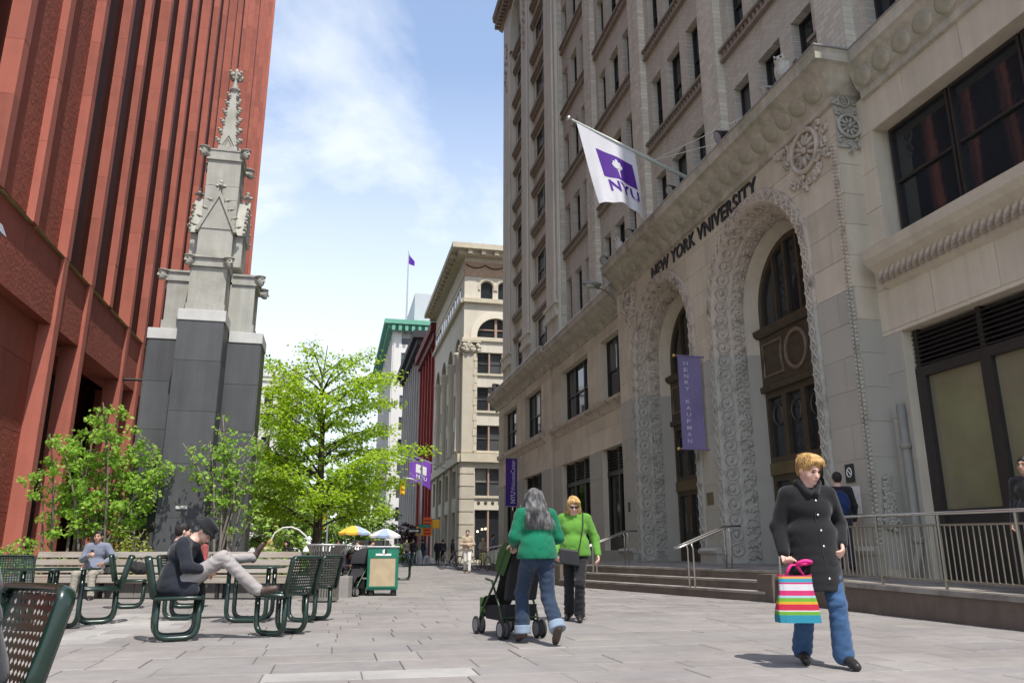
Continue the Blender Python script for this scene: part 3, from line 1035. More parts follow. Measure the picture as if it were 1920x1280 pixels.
for i, (a, b) in enumerate(zip(zc[:-1], zc[1:])):
    mm = m_grey if (a + b) / 2 < 5.9 else m_tan
    u = PU0
    segs = []
    off = 0.55 if i % 2 else 0.0
    cuts = [PU0] + [PU0 + off + k * 1.22 for k in range(12) if PU0 + 0.2 < PU0 + off + k * 1.22 < PU1 - 0.2] + [PU1]
    for yc in (YR, YL): cuts += [yc - RA, yc + RA] if b <= ZS + 0.3 else []
    cuts = sorted(set(round(c, 3) for c in cuts))
    cuts = [c for k, c in enumerate(cuts) if k == 0 or c - cuts[k - 1] > 0.12 or c == cuts[-1] or any(abs(c - (yc + s * RA)) < 0.01 for yc in (YR, YL) for s in (-1, 1))]
    for s0, s1 in zip(cuts[:-1], cuts[1:]):
        n_ = 10
        us = [s0 + jt + (s1 - s0 - 2 * jt) * k / n_ for k in range(n_ + 1)]
        lows = []
        for x_ in us:
            l = arch_low(x_, RA)
            if l is None: lows.append(a + jt)
            elif b <= ZS: lows.append(None)
            else: lows.append(max(a + jt, l))
        q = MB(); cnt = 0
        nn = rb.uniform(-0.003, 0.003)
        for k in range(n_):
            l0, l1 = lows[k], lows[k + 1]
            if l0 is None or l1 is None: continue
            t = b - jt
            if min(l0, l1) >= t - 0.01: continue
            FA.prism(q, [(us[k], min(l0, t)), (us[k + 1], min(l1, t)), (us[k + 1], t), (us[k], t)], -0.4, nn); cnt += 1
        if cnt: q.build('stone_block', mm, UB)
# return wall of the portal facing the camera
FR = Frame((9.7, 12.7, 0), (1, 0, 0), (0, -1, 0))
for i, (a, b) in enumerate(zip(zc[:-1], zc[1:])):
    mm = m_grey if (a + b) / 2 < 5.0 else m_tan
    q = MB(); FR.box(q, 0.004, 0.5, a + jt, b - jt, -0.05, 0.012); q.build('stone_block', mm, UB)

def along(uc, r, step, v0):
    """points along jamb, arch and jamb: (u, v, tangent angle)"""
    out = []
    Lj = ZS - v0; La = PI * r
    tot = 2 * Lj + La
    k = int(tot / step)
    for i in range(k):
        s_ = (i + 0.5) * tot / k
        if s_ < Lj: out.append((uc - r, v0 + s_, PI / 2))
        elif s_ < Lj + La:
            t = (s_ - Lj) / r
            out.append((uc - r * math.cos(t), ZS + r * math.sin(t), PI / 2 - t))
        else: out.append((uc + r, ZS - (s_ - Lj - La), -PI / 2))
    return out
def place_m4(F, u, v, n, ang, tilt=0.0):
    """x = along the band, y = across it towards the opening, z = out of the stone"""
    tx = F.u * math.cos(ang) + F.z * math.sin(ang)
    inn = F.u * math.sin(ang) - F.z * math.cos(ang)
    zz = (F.n * math.cos(tilt) + inn * math.sin(tilt))
    yy = (inn * math.cos(tilt) - F.n * math.sin(tilt))
    M = Matrix((tx, yy, zz)).transposed().to_4x4()
    M.translation = F.p(u, v, n)
    return M
med = MB()
med.tube([(0.15 * math.cos(a), 0.15 * math.sin(a), 0.012) for a in np.linspace(0, 2 * PI, 13)[:-1]], 0.024, 5, True)
med.ell((0, 0, 0.02), (0.07, 0.05, 0.04), 7, 4)
med.box(-0.2, -0.165, -0.14, 0.14, -0.02, 0.03)
medm = [med.mesh('medallion', m_carve, False), med.mesh('medallion', m_carveg, False)]
for ai, yc in enumerate((YR, YL)):
    pr = thing('portal_arch', None, None, (9.7, yc, ZB), world=True)
    pr.parent = UB; pr.matrix_parent_inverse = Matrix.Translation(UB.location).inverted()
    for (nm, prof, mt) in (('outer_moulding', [(RA - 0.34, -0.3), (RA - 0.34, 0.02), (RA - 0.30, 0.06), (RA - 0.06, 0.06), (RA, 0.03), (RA, -0.3)], m_carve),
                           ('ring_moulding', [(RA - 0.36, -0.4), (RA - 0.34, 0.02), (RA - 0.52, -0.35), (RA - 0.50, -0.5)], m_carve),
                           ('leaf_moulding', [(RA - 0.5, -0.5), (RA - 0.52, -0.34), (RA - 0.56, -0.36), (RA - 0.67, -0.70), (RA - 0.65, -0.8)], m_carve),
                           ('plain_splay', [(RA - 0.6, -0.8), (RA - 0.66, -0.69), (RA - 0.81, -1.05), (RA - 0.81, -1.2), (RA - 0.6, -1.2)], m_tan)):
        # stone above, painted grey below the line at 5.9 m
        q = MB(); FA.archband(q, yc, ZS, 5.9, prof, 28); q.build(nm, mt, pr)
        for sgn in (-1, 1):
            q = MB()
            a_ = [FA.p(yc + sgn * r, ZB, n) for r, n in prof]
            q.prism(a_, (0, 0, 5.9 - ZB))
            q.build(nm, m_grey if mt is m_tan else m_carveg, pr)
    for part, sel, side in (('lattice', True, 0), ('lattice', False, -1), ('lattice', False, 1)):
        q = MB()
        pts = along(yc, RA - 0.18, 0.30, ZB + 0.1)
        for (u, v, ang) in pts:
            if (v > 5.9) != sel or (side and (u - yc) * side < 0): continue
            M = place_m4(FA, u, v, 0.06, ang)
            for (p0, p1) in (((-0.15, 0), (0, 0.11)), ((0, 0.11), (0.15, 0)), ((-0.15, 0), (0, -0.11)), ((0, -0.11), (0.15, 0))):
                q.tube([M @ Vector((*p0, 0.01)), M @ Vector((*p1, 0.01))], 0.022, 4)
            q.ell(M @ Vector((0, 0, 0.01)), (0.035, 0.035, 0.035), 6, 4)
        q.build(part, m_carve if sel else m_carveg, pr, kind='stuff')
    for (u, v, ang) in along(yc, RA - 0.43, 0.37, ZB + 0.15):
        put('medallion', medm[0 if v > 5.9 else 1], pr, place_m4(FA, u, v, -0.165, ang, 1.12))
    for sel, side in ((True, 0), (False, -1), (False, 1)):
        q = MB()
        rl = random.Random(4 + ai)
        for (u, v, ang) in along(yc, RA - 0.60, 0.25, ZB + 0.1):
            if (v > 5.9) != sel or (side and (u - yc) * side < 0): continue
            M = place_m4(FA, u, v, -0.53, ang, 1.25)
            for k in range(4):
                c = M @ Vector((rl.uniform(-.1, .1), -0.13 + 0.085 * k, 0.03))
                q.ell(c, (0.035, 0.045, 0.05), 6, 4, Matrix.Rotation(rl.uniform(0, 3), 3, 'X'))
            q.tube([M @ Vector((0.10 * math.cos(a), 0.14 * math.sin(a), 0.03)) for a in np.linspace(0.3, 5.0, 10)], 0.016, 4)
        q.build('leaf_carving', m_carve if sel else m_carveg, pr, kind='stuff')
    # glazed tympanum, transom panel and doors, 1.1 m back
    ri = RA - 0.81
    FD = Frame((9.7 + 1.12, 0, 0), (0, 1, 0), (-1, 0, 0))
    q = MB()
    seg = 20
    arc = [(yc - ri * math.cos(PI * i / seg), ZS + ri * math.sin(PI * i / seg)) for i in range(seg + 1)]
    FD.prism(q, [(yc - ri, 6.4)] + arc + [(yc + ri, 6.4)], -0.06, -0.03)
    ty = q.build('tympanum_glass', m_glass, pr)
    q = MB()
    FD.archband(q, yc, ZS, 6.4, [(ri - 0.14, -0.1), (ri - 0.14, 0.06), (ri + 0.02, 0.06), (ri + 0.02, -0.1)])
    for du in (-0.82, -0.28, 0.28, 0.82):
        FD.box(q, yc + du - 0.05, yc + du + 0.05, 6.4, ZS + math.sqrt(ri * ri - du * du) - 0.08, -0.03, 0.05)
    q.build('tympanum_frame', m_bronze, ty)
    q = MB()
    FD.box(q, yc - ri - 0.02, yc + ri + 0.02, 5.0, 6.3, -0.1, 0.1)
    FD.profile(q, yc - ri - 0.06, yc + ri + 0.06, [(6.3, -0.05), (6.3, 0.16), (6.38, 0.24), (6.5, 0.26), (6.5, -0.05)])
    FD.profile(q, yc - ri - 0.04, yc + ri + 0.04, [(4.86, -0.05), (4.86, 0.16), (5.0, 0.18), (5.04, 0.12), (5.04, -0.05)])
    tp = q.build('transom_panel', m_bronze, pr)
    q = MB()
    q.tube([FD.p(yc + 0.44 * math.cos(a), 5.68 + 0.47 * math.sin(a), 0.12) for a in np.linspace(0, 2 * PI, 25)[:-1]], 0.055, 6, True)
    for sgn in (-1, 1):
        e = [(0.75, 0.45), (1.45, 0.45), (1.45, -0.42), (0.75, -0.42)]
        arc2 = [(0.62 + 0.0 * t, 0) for t in (0,)]
        pts = [(sgn * x_, z_) for x_, z_ in ((0.66, 0.42), (1.5, 0.42), (1.5, -0.42), (0.66, -0.42), (0.55, -0.2), (0.52, 0.0), (0.55, 0.2))]
        pts = [(sgn * x_, z_) for x_, z_ in ((0.60, 0.42), (1.5, 0.42), (1.5, -0.42), (0.60, -0.42), (0.66, -0.2), (0.69, 0.0), (0.66, 0.2))]
        q.tube([FD.p(yc + x_, 5.68 + z_, 0.11) for x_, z_ in pts], 0.04, 5, True)
    q.build('panel_ornament', m_bronzel, tp)
    # upper lights
    wd = 2 * ri / 4
    for j in range(4):
        u0 = yc - ri + j * wd
        q = MB()
        FD.box(q, u0, u0 + 0.1, 3.05, 4.86, -0.1, 0.06); FD.box(q, u0 + wd - 0.1, u0 + wd, 3.05, 4.86, -0.1, 0.06)
        FD.box(q, u0 + .1, u0 + wd - .1, 3.05, 3.2, -0.1, 0.06); FD.box(q, u0 + .1, u0 + wd - .1, 4.7, 4.86, -0.1, 0.06)
        q.tube([FD.p(u0 + wd / 2 + 0.2 * math.cos(a), 4.25 + 0.26 * math.sin(a), 0.0) for a in np.linspace(0, 2 * PI, 17)[:-1]], 0.02, 4, True)
        o = q.build('upper_light', m_bronze, pr)
        p = MB(); FD.box(p, u0 + .1, u0 + wd - .1, 3.2, 4.7, -0.06, -0.04); p.build('pane', m_glass, o)
        q = MB()
        FD.box(q, u0, u0 + 0.12, ZB, 2.75, -0.1, 0.04); FD.box(q, u0 + wd - 0.12, u0 + wd, ZB, 2.75, -0.1, 0.04)
        FD.box(q, u0 + .12, u0 + wd - .12, ZB, 1.0, -0.1, 0.04); FD.box(q, u0 + .12, u0 + wd - .12, 2.6, 2.75, -0.1, 0.04)
        o = q.build('door', m_bronze, pr)
        p = MB(); FD.box(p, u0 + .12, u0 + wd - .12, 1.0, 2.6, -0.06, -0.04); p.build('pane', m_glass, o)
        p = MB(); p.tube([FD.p(u0 + (0.16 if j % 2 else wd - 0.16), 1.5, 0.09), FD.p(u0 + (0.16 if j % 2 else wd - 0.16), 2.0, 0.09)], 0.016, 6); p.build('handle', m_bronzel, o)
    q = MB(); FD.box(q, yc - ri, yc + ri, 2.75, 3.05, -0.1, 0.1); q.build('door_head', mat('bronze_olive', (0.15, 0.115, 0.06), rough=0.5, var=0.25, metal=0.3), pr)
# plinth blocks, corner bead strip, rosettes
for a, b in ((18.80, 19.72), (24.55, 25.85)):
    q = MB()
    FA.box(q, a, b, 0.3, 0.86, 0.0, 0.22); FA.profile(q, a - 0.03, b + 0.03, [(0.86, 0.0), (0.86, 0.26), (0.93, 0.28), (1.0, 0.2), (1.02, 0.0)])
    q.build('plinth', m_grey, UB)
q = MB()
FA.box(q, 12.72, 13.95, 0.3, 0.86, 0.0, 0.18); FA.profile(q, 12.7, 13.97, [(0.86, 0.0), (0.86, 0.22), (0.93, 0.24), (1.0, 0.17), (1.02, 0.0)])
q.build('plinth', m_grey, UB)
for sel, mt in ((True, m_carve), (False, m_carveg)):
    q = MB()
    z = 1.05
    while z < 9.1:
        if (z > 5.9) == sel:
            for k in (-0.05, 0.05):
                q.ell(FA.p(12.83 + k, z + (0.042 if k > 0 else 0), 0.01), (0.038, 0.04, 0.042), 6, 4)
        z += 0.085
    q.build('bead_strip', mt, UB, kind='stuff')
def rosette(F, u, v, r, m, parent, npet=12):
    o = MB()
    o.tube([F.p(u + r * math.cos(a), v + r * math.sin(a), 0.05) for a in np.linspace(0, 2 * PI, 25)[:-1]], r * 0.13, 6, True)
    w = o.build('rosette', m, parent)
    for k in range(npet):
        a = 2 * PI * k / npet
        p = MB()
        M = Matrix((F.u * math.cos(a) + F.z * math.sin(a), -F.u * math.sin(a) + F.z * math.cos(a), F.n)).transposed()
        p.ell(F.p(u + 0.55 * r * math.cos(a), v + 0.55 * r * math.sin(a), 0.03), (0.32 * r, 0.11 * r, 0.16 * r), 8, 5, M)
        p.build('petal', m, w)
    p = MB(); p.ell(F.p(u, v, 0.06), (0.17 * r, 0.17 * r, 0.17 * r), 8, 5); p.build('hub', m, w)
def scrolls(F, m, pts, r, seed, name='foliage_carving'):
    q = MB(); rs = random.Random(seed)
    for (u, v) in pts:
        q.tube([F.p(u + r * (1 - t / 8) * math.cos(t + u * 9), v + r * (1 - t / 8) * math.sin(t + u * 9), 0.03) for t in np.linspace(0, 6.5, 11)], r * 0.25, 5)
        for k in range(4):
            q.ell(F.p(u + rs.uniform(-r, r), v + rs.uniform(-r, r), 0.03), (r * .5, r * .5, r * .5), 6, 4)
    return q.build(name, m, UB, kind='stuff')
rosette(FA, 13.74, 9.42, 0.47, m_carve, UB)
rosette(FA, 24.62, 9.35, 0.45, m_carve, UB)
rs = random.Random(8)
pts = [(13.2 + rs.random() * 1.1 + (v - 8.7) * 0.9 * (rs.random() - .2), v) for v in np.linspace(8.72, 9.85, 26)]
pts = [p for p in pts if math.hypot(p[0] - 13.74, p[1] - 9.42) > 0.5] + [(14.4, 9.8), (14.62, 9.82), (14.85, 9.84), (14.3, 9.55), (13.2, 9.8), (13.0, 9.6), (13.05, 9.3), (13.0, 9.0), (13.4, 8.75), (13.7, 8.72), (14.0, 8.78), (13.85, 8.62)]
scrolls(FA, m_carve, pts, 0.11, 3)
scrolls(FA, m_carve, [(24.62 + 0.62 * math.cos(a) * (1.0 if a < PI else 0.8), 9.35 + 0.6 * math.sin(a)) for a in np.linspace(0.2, 6.2, 20)] + [(24.3, 9.8), (24.0, 9.82), (25.1, 9.8), (25.3, 9.5), (25.2, 9.0), (24.6, 8.6)], 0.11, 5)
cap = MB(); FR.box(cap, -0.02, 0.56, 10.12, 10.2, 0, 0.12); FR.box(cap, 0.0, 0.52, 8.95, 10.12, 0, 0.05); cap.build('corner_capital', m_carveg, UB)
FC = Frame((9.7, 12.65, 0), (1, 0, 0), (0, -1, 0))
rosette(FC, 0.27, 9.42, 0.25, m_carveg, UB, 10)
rosette(FC, 0.2, 10.0, 0.13, m_carveg, UB, 8)
scrolls(FC, m_carveg, [(0.06, 9.7), (0.12, 9.55), (0.44, 9.78), (0.47, 9.62), (0.42, 10.0), (0.05, 9.95), (0.07, 9.12), (0.25, 9.04), (0.45, 9.1), (0.28, 8.86), (0.48, 8.98)], 0.06, 9)
scrolls(FC, m_carveg, [(0.16 + 0.1 * (1 - t) * s, 1.35 + t * 0.85) for t in np.linspace(0, 1, 8) for s in (-1, 0, 1)], 0.07, 11, 'relief_bouquet')
# lettering
vs, fs = text_tris('NEW YORK VNIVERSITY', 0.60, 0.02, 'CENTER', 4, 1.08, 0.008)
xs = [v[0] for v in vs]; sp = 6.65 / (max(xs) - min(xs))
q = MB(); q.add([FA.p(19.17 - v[0] * sp, 9.42 + v[1] * 1.0, 0.025 + v[2]) for v in vs], fs)
q.build('lettering', m_black, UB, kind='stuff')
# drain pipe, small wall plates
m_pipe = mat('painted_pipe', (0.25, 0.24, 0.205), rough=0.6, var=0.15, vs=4)
q = MB()
q.tube([(10.12, 12.36, 3.55), (10.12, 12.36, 0.95), (10.05, 12.34, 0.8), (9.95, 12.3, 0.6), (9.95, 12.3, 0.4)], 0.075, 10)
q.lathe((10.12, 12.36, 2.72), [(0.076, 0), (0.1, 0.02), (0.1, 0.1), (0.076, 0.12)], 12)
q.lathe((10.12, 12.36, 1.05), [(0.076, 0), (0.1, 0.02), (0.1, 0.1), (0.076, 0.12)], 12)
q.build('drain_pipe', m_pipe, UB, True)
# ------------------------------------------------------------------ entrance steps, ramps, rails
SA, SB = Vector((8.0, 14.0, 0)), Vector((6.16, 21.6, 0))
sdir = (SB - SA).normalized()
snor = Vector((-sdir.y, sdir.x, 0)) * -1            # towards the building
ST = thing('entrance_steps', 'broad low brown stone steps in front of the carved portals', 'steps', (8, 18, 0), world=True)
RH = 0.183
for k in range(3):
    a, b = SA + snor * 0.36 * k, SB + snor * 0.36 * k
    z0, z1 = (RH * k if k else -0.03), RH * (k + 1)
    q = MB()
    q.prism([(a.x, a.y, z0), (b.x, b.y, z0), (9.85, b.y + 0.4, z0), (9.85, a.y + 0.2, z0)], (0, 0, z1 - z0 - 0.045))
    q.build('step', m_riser, ST)
    if k < 2:
        n_ = 6
        for j in range(n_):
            p0 = a + (b - a) * (j / n_ + 0.0008) - snor * 0.025; p1 = a + (b - a) * ((j + 1) / n_ - 0.0008) - snor * 0.025
            p2, p3 = p1 + snor * 0.5, p0 + snor * 0.5
            t = MB(); t.prism([(p.x, p.y, z1 - 0.045) for p in (p0, p1, p2, p3)], (0, 0, 0.045)); t.build('tread', m_step, ST)
    else:
        p0, p1 = a - snor * 0.025, b - snor * 0.025
        t = MB()
        t.hexa([(p0.x, p0.y, z1 - 0.045), (p1.x, p1.y, z1 - 0.045), (9.98, 26.4, 0.5), (9.98, 12.9, 0.5), (p0.x, p0.y, z1), (p1.x, p1.y, z1), (9.98, 26.4, 0.635), (9.98, 12.9, 0.635)])
        t.box(9.6, 10.9, 12.9, 25.8, 0.3, 0.62)
        t.build('landing', m_step, ST)
def quad_prism(pts, zt, zb=-0.03):
    q = MB()
    q.hexa([(p[0], p[1], zb) for p in pts] + [(p[0], p[1], z) for p, z in zip(pts, zt)])
    return q
# ramp to the right
RP = thing('access_ramp', 'brown granite ramp wall with pale coping right of the steps', 'ramp', (9, 9, 0), world=True)
quad_prism([(8.13, 5.2), (8.42, 5.2), (8.42, 13.75), (8.13, 13.75)], [0.29, 0.29, 0.40, 0.40]).build('ramp_wall', m_riser, RP)
for k in range(7):
    y0, y1 = 5.2 + k * 1.221, 5.2 + (k + 1) * 1.221 - 0.006
    z0, z1 = 0.29 + 0.11 * (y0 - 5.2) / 8.55, 0.29 + 0.11 * (y1 - 5.2) / 8.55
    q = MB(); q.hexa([(8.09, y0, z0), (8.46, y0, z0), (8.46, y1, z1), (8.09, y1, z1), (8.09, y0, z0 + 0.07), (8.46, y0, z0 + 0.07), (8.46, y1, z1 + 0.07), (8.09, y1, z1 + 0.07)])
    q.build('coping', m_step, RP)
quad_prism([(8.42, 5.2), (10.2, 5.2), (10.2, 13.9), (8.42, 13.9)], [0.28, 0.28, 0.5, 0.5]).build('ramp_surface', m_step, RP)
q = MB(); q.box(8.02, 8.6, 13.76, 14.3, -0.03, 0.5); q.build('end_block', m_riser, RP)
# ramp to the left
LP = thing('access_ramp', 'long shallow brown stone ramp running away left of the steps', 'ramp', (8, 35, 0), world=True)
quad_prism([(6.2, 21.7), (10.0, 21.7), (10.0, 49.5), (8.62, 49.5)], [0.545, 0.6, 0.08, 0.04]).build('ramp_body', m_riser, LP)
quad_prism([(6.45, 21.75), (9.98, 21.75), (9.98, 49.4), (8.8, 49.4)], [0.56, 0.61, 0.09, 0.055], 0.0).build('ramp_surface', m_step, LP)

m_rail = mat('railing_bronze', (0.30, 0.275, 0.225), rough=0.35, var=0.12, vs=8, bump=0.05, metal=0.8)
def railing(name, label, P, Z, base, sp, post_every, stuff=False):
    """P: ends in plan, Z: top rail heights, base: foot heights"""
    a, b = Vector((*P[0], 0)), Vector((*P[1], 0))
    L_ = (b - a).length
    o = thing(name, label, 'railing', (a.x, a.y, base[0]), world=True)
    f = lambda t, z0, z1: a.lerp(b, t) + Vector((0, 0, z0 + (z1 - z0) * t))
    q = MB(); q.tube([f(0, Z[0], Z[1]), f(1, Z[0], Z[1])], 0.024, 8); q.build('top_rail', m_steel, o, True)
    for dz in (-0.16,):
        q = MB(); q.tube([f(0, Z[0] + dz, Z[1] + dz), f(1, Z[0] + dz, Z[1] + dz)], 0.015, 6); q.build('mid_rail', m_rail, o, True)
    q = MB(); q.tube([f(0, base[0] + 0.12, base[1] + 0.12), f(1, base[0] + 0.12, base[1] + 0.12)], 0.015, 6); q.build('bottom_rail', m_rail, o, True)
    n_ = int(L_ / sp); qq = MB()
    for i in range(n_ + 1):
        t = i / n_
        post = i % post_every == 0
        p0 = f(t, base[0] + (0 if post else 0.12), base[1] + (0 if post else 0.12)); p1 = f(t, Z[0] - (0.02 if post else 0.16), Z[1] - (0.02 if post else 0.16))
        if post:
            q = MB(); q.tube([p0, p1], 0.022, 6); q.build('post', m_rail, o)
        elif stuff: qq.tube([p0, p1], 0.0095, 5)
        else:
            q = MB(); q.tube([p0, p1], 0.0095, 5); q.build('baluster', m_rail, o)
    if stuff: qq.build('balusters', m_steel, o, kind='stuff')
    return o
railing('ramp_railing', 'long brushed steel railing with thin balusters on the right ramp wall', ((8.27, 13.6), (8.27, 5.3)), (1.50, 1.37), (0.46, 0.36), 0.1, 13)
railing('ramp_railing', 'steel railing with thin balusters behind the parked bicycles', ((6.5, 22.5), (8.7, 47.5)), (1.47, 0.98), (0.55, 0.08), 0.15, 12, True)
def steps_rail(label, P0, d):
    o = thing('step_handrail', label, 'handrail', (P0.x, P0.y, 0.18), world=True)
    n = snor
    for s in (-0.09, 0.09):
        e = sdir * s
        q = MB()
        pts = [P0 - n * 0.22 + e + Vector((0, 0, 1.0)), P0 + e + Vector((0, 0, 1.07)), P0 + n * d + e + Vector((0, 0, 1.45)), P0 + n * (d + 0.3) + e + Vector((0, 0, 1.46))]
        if s < 0: pts = [P0 - n * 0.3 + Vector((0, 0, 0.985))] + pts
        else: pts = [P0 - n * 0.3 + Vector((0, 0, 0.985))] + pts
        q.tube(pts, 0.022, 8); q.build('rail', m_steel, o, True)
        for k, (dd, zb, zt) in enumerate(((0.12, 0.18, 1.1), (d, 0.56, 1.44))):
            b = P0 + n * dd + e
            q = MB(); q.tube([b + Vector((0, 0, zb)), b + Vector((0, 0, zt - 0.12)), b + n * -0.05 + Vector((0, 0, zt - 0.03))], 0.018, 8); q.build('post', m_steel, o, True)
steps_rail('steel handrail loop in the middle of the steps', Vector((7.32, 15.9, 0)), 1.15)
steps_rail('steel handrail at the far left end of the steps, behind the walkers', Vector((6.75, 20.6, 0)), 1.15)
q = MB(); q.tube([(8.06, 13.5, 0.05), (8.06, 13.5, 1.52)], 0.02, 8); q.ell((8.06, 13.5, 1.53), (0.03, 0.03, 0.02), 8, 5)
props(q.build('rail_post', m_steel, None, True), 'single steel end post at the corner of the ramp wall', 'post')

# ------------------------------------------------------------------ flag, banners, owls, lamps on the facade
m_pole = mat('flagpole_paint', (0.42, 0.46, 0.42), rough=0.4, var=0.12, vs=4, bump=0.05)
FPO = thing('flagpole', 'pale green slanting flagpole with a ball tip above the portal cornice', 'flagpole', (9.9, 19.4, 11.25), world=True)
pb, ptip = Vector((10.35, 19.4, 11.25)), Vector((6.1, 19.4, 13.02))
pd = (ptip - pb).normalized()
q = MB(); q.tube([pb, pb.lerp(ptip, 0.5), ptip], [0.062, 0.055, 0.038], 10); q.build('pole', m_pole, FPO, True)
q = MB(); q.ell(ptip + pd * 0.09, (0.075, 0.075, 0.075), 12, 8); q.build('ball', mat('ball_metal', (0.6, 0.6, 0.57), rough=0.25, metal=0.8, var=0.05), FPO, True)
for e in ((10.5, 17.6, 12.6), (10.5, 18.4, 12.35)):
    q = MB(); q.tube([pb.lerp(ptip, 0.42), e], 0.012, 5); q.build('stay_wire', m_steel, FPO)
q = MB(); q.box(10.25, 10.6, 19.25, 19.55, 11.0, 11.5); q.build('bracket', m_black, FPO)
m_fw = mat('flag_white', (0.74, 0.74, 0.78), rough=0.7, var=0.04, vs=3, bump=0.1, bs=8)
m_fp = mat('flag_purple', (0.10, 0.022, 0.30), rough=0.7, var=0.06, vs=3, bump=0.1, bs=8)
for m_ in (m_fw, m_fp):
    n_, L_ = m_.node_tree.nodes, m_.node_tree.links
    t_ = n_.new('ShaderNodeBsdfTranslucent'); x_ = n_.new('ShaderNodeMixShader'); x_.inputs[0].default_value = 0.3
    t_.inputs[0].default_value = (0.8, 0.8, 0.85, 1) if m_ is m_fw else (0.18, 0.05, 0.5, 1)
    L_.new(n_['Principled BSDF'].outputs[0], x_.inputs[1]); L_.new(t_.outputs[0], x_.inputs[2]); L_.new(x_.outputs[0], n_['Material Output'].inputs[0])
def flag_map(TL, TR, BL, BR, wave, off):
    TL, TR, BL, BR = map(Vector, (TL, TR, BL, BR))
    def f(u, v, d=0.0):
        p = TL.lerp(TR, u).lerp(BL.lerp(BR, u), v)
        p = p + Vector((0, 1, 0)) * (wave * v * math.sin(u * 5.2 + v * 2.0 + off) + 0.05 * math.sin(u * 17 + v * 3) * v) + Vector((0, 0, 1)) * (0.16 * math.sin(PI * u) * v + 0.0)
        return p + Vector((0, -d, 0))
    return f
def flag_parts(T, f, rects, texts, mbase, thick=0.004):
    rows_ = [[f(i / 24, j / 24) for i in range(25)] for j in range(25)]
    q = MB(); q.sheet(rows_); q.sheet([[p + Vector((0, thick, 0)) for p in r_] for r_ in rows_])
    q.build('cloth', mbase, T, True)
    for nm, mt, poly in rects:          # poly is a function of (a, b) in the unit square
        q = MB(); q.sheet([[f(*poly(i / 14, j / 14), 0.006) for i in range(15)] for j in range(15)])
        q.sheet([[f(*poly(i / 14, j / 14), -0.01) for i in range(15)] for j in range(15)])
        q.build(nm, mt, T, True)
    for nm, mt, vs_, fs_ in texts:
        q = MB(); q.add([f(x_, y_, 0.011) for x_, y_ in vs_], fs_); q.build(nm, mt, T)
def fit_text(txt, u0, u1, v0, v1, spacing=1.0, rot=False, bold=0.012):
    vs_, fs_ = text_tris(txt, 1.0, 0, 'LEFT', 3, spacing, bold)
    xs_, ys_ = [v[0] for v in vs_], [v[1] for v in vs_]
    x0, x1, y0, y1 = min(xs_), max(xs_), min(ys_), max(ys_)
    out = []
    for v in vs_:
        a, b = (v[0] - x0) / (x1 - x0), (v[1] - y0) / (y1 - y0)
        if rot: out.append((u0 + (u1 - u0) * (1 - b), v1 + (v0 - v1) * a))   # reads upwards
        else: out.append((u0 + (u1 - u0) * a, v1 + (v0 - v1) * b))
    return out, fs_
def torch(u, v, s):
    """flame petals over a tapering handle; u, v centre, s height"""
    vs_, fs_ = [], []
    def poly(pts):
        k = len(vs_); vs_.extend([(u + a * s * 0.9, v + b * s) for a, b in pts]); fs_.append(tuple(range(k, k + len(pts))))
    poly([(-0.07, 0.1), (0.07, 0.1), (0.02, 0.5), (-0.02, 0.5)])
    poly([(-0.13, 0.04), (0.13, 0.04), (0.1, 0.09), (-0.1, 0.09)])
    for (cx_, ang, l, w) in ((0, 0, 0.5, 0.11), (-0.09, -0.42, 0.42, 0.10), (0.09, 0.42, 0.42, 0.10), (-0.16, -0.85, 0.34, 0.09), (0.16, 0.85, 0.34, 0.09)):
        dx, dy = math.sin(ang), -math.cos(ang)
        pts = []
        for t in np.linspace(0, PI, 9):
            d_ = l * (1 - math.cos(t)) / 2; w_ = w * math.sin(t) ** 0.8
            pts.append((cx_ * 0.5 + dx * d_ + dy * w_ * -1, 0.02 + dy * d_ + dx * w_))
        for t in np.linspace(PI, 0, 9)[1:-1]:
            d_ = l * (1 - math.cos(t)) / 2; w_ = -w * math.sin(t) ** 0.8
            pts.append((cx_ * 0.5 + dx * d_ + dy * w_ * -1, 0.02 + dy * d_ + dx * w_))
        poly(pts)
    return vs_, fs_
FG = thing('flag', 'white flag with purple torch square and NYU lettering hanging from the slanting pole', 'flag', (7.2, 19.4, 12.6), world=True)
ff = flag_map((6.24, 19.37, 12.92), (8.0, 19.4, 12.2), (6.84, 19.25, 10.42), (8.30, 19.5, 10.20), 0.10, 0.4)
flag_parts(FG, ff, [('purple_field', m_fp, lambda a, b: (0.24 + 0.66 * a + 0.02 * b, 0.25 + 0.38 * b))],
           [('torch', m_fw, *torch(0.58, 0.45, 0.30)), ('lettering', m_fp, *fit_text('NYU', 0.32, 0.93, 0.665, 0.83, 1.1, False, 0.03))], m_fw)
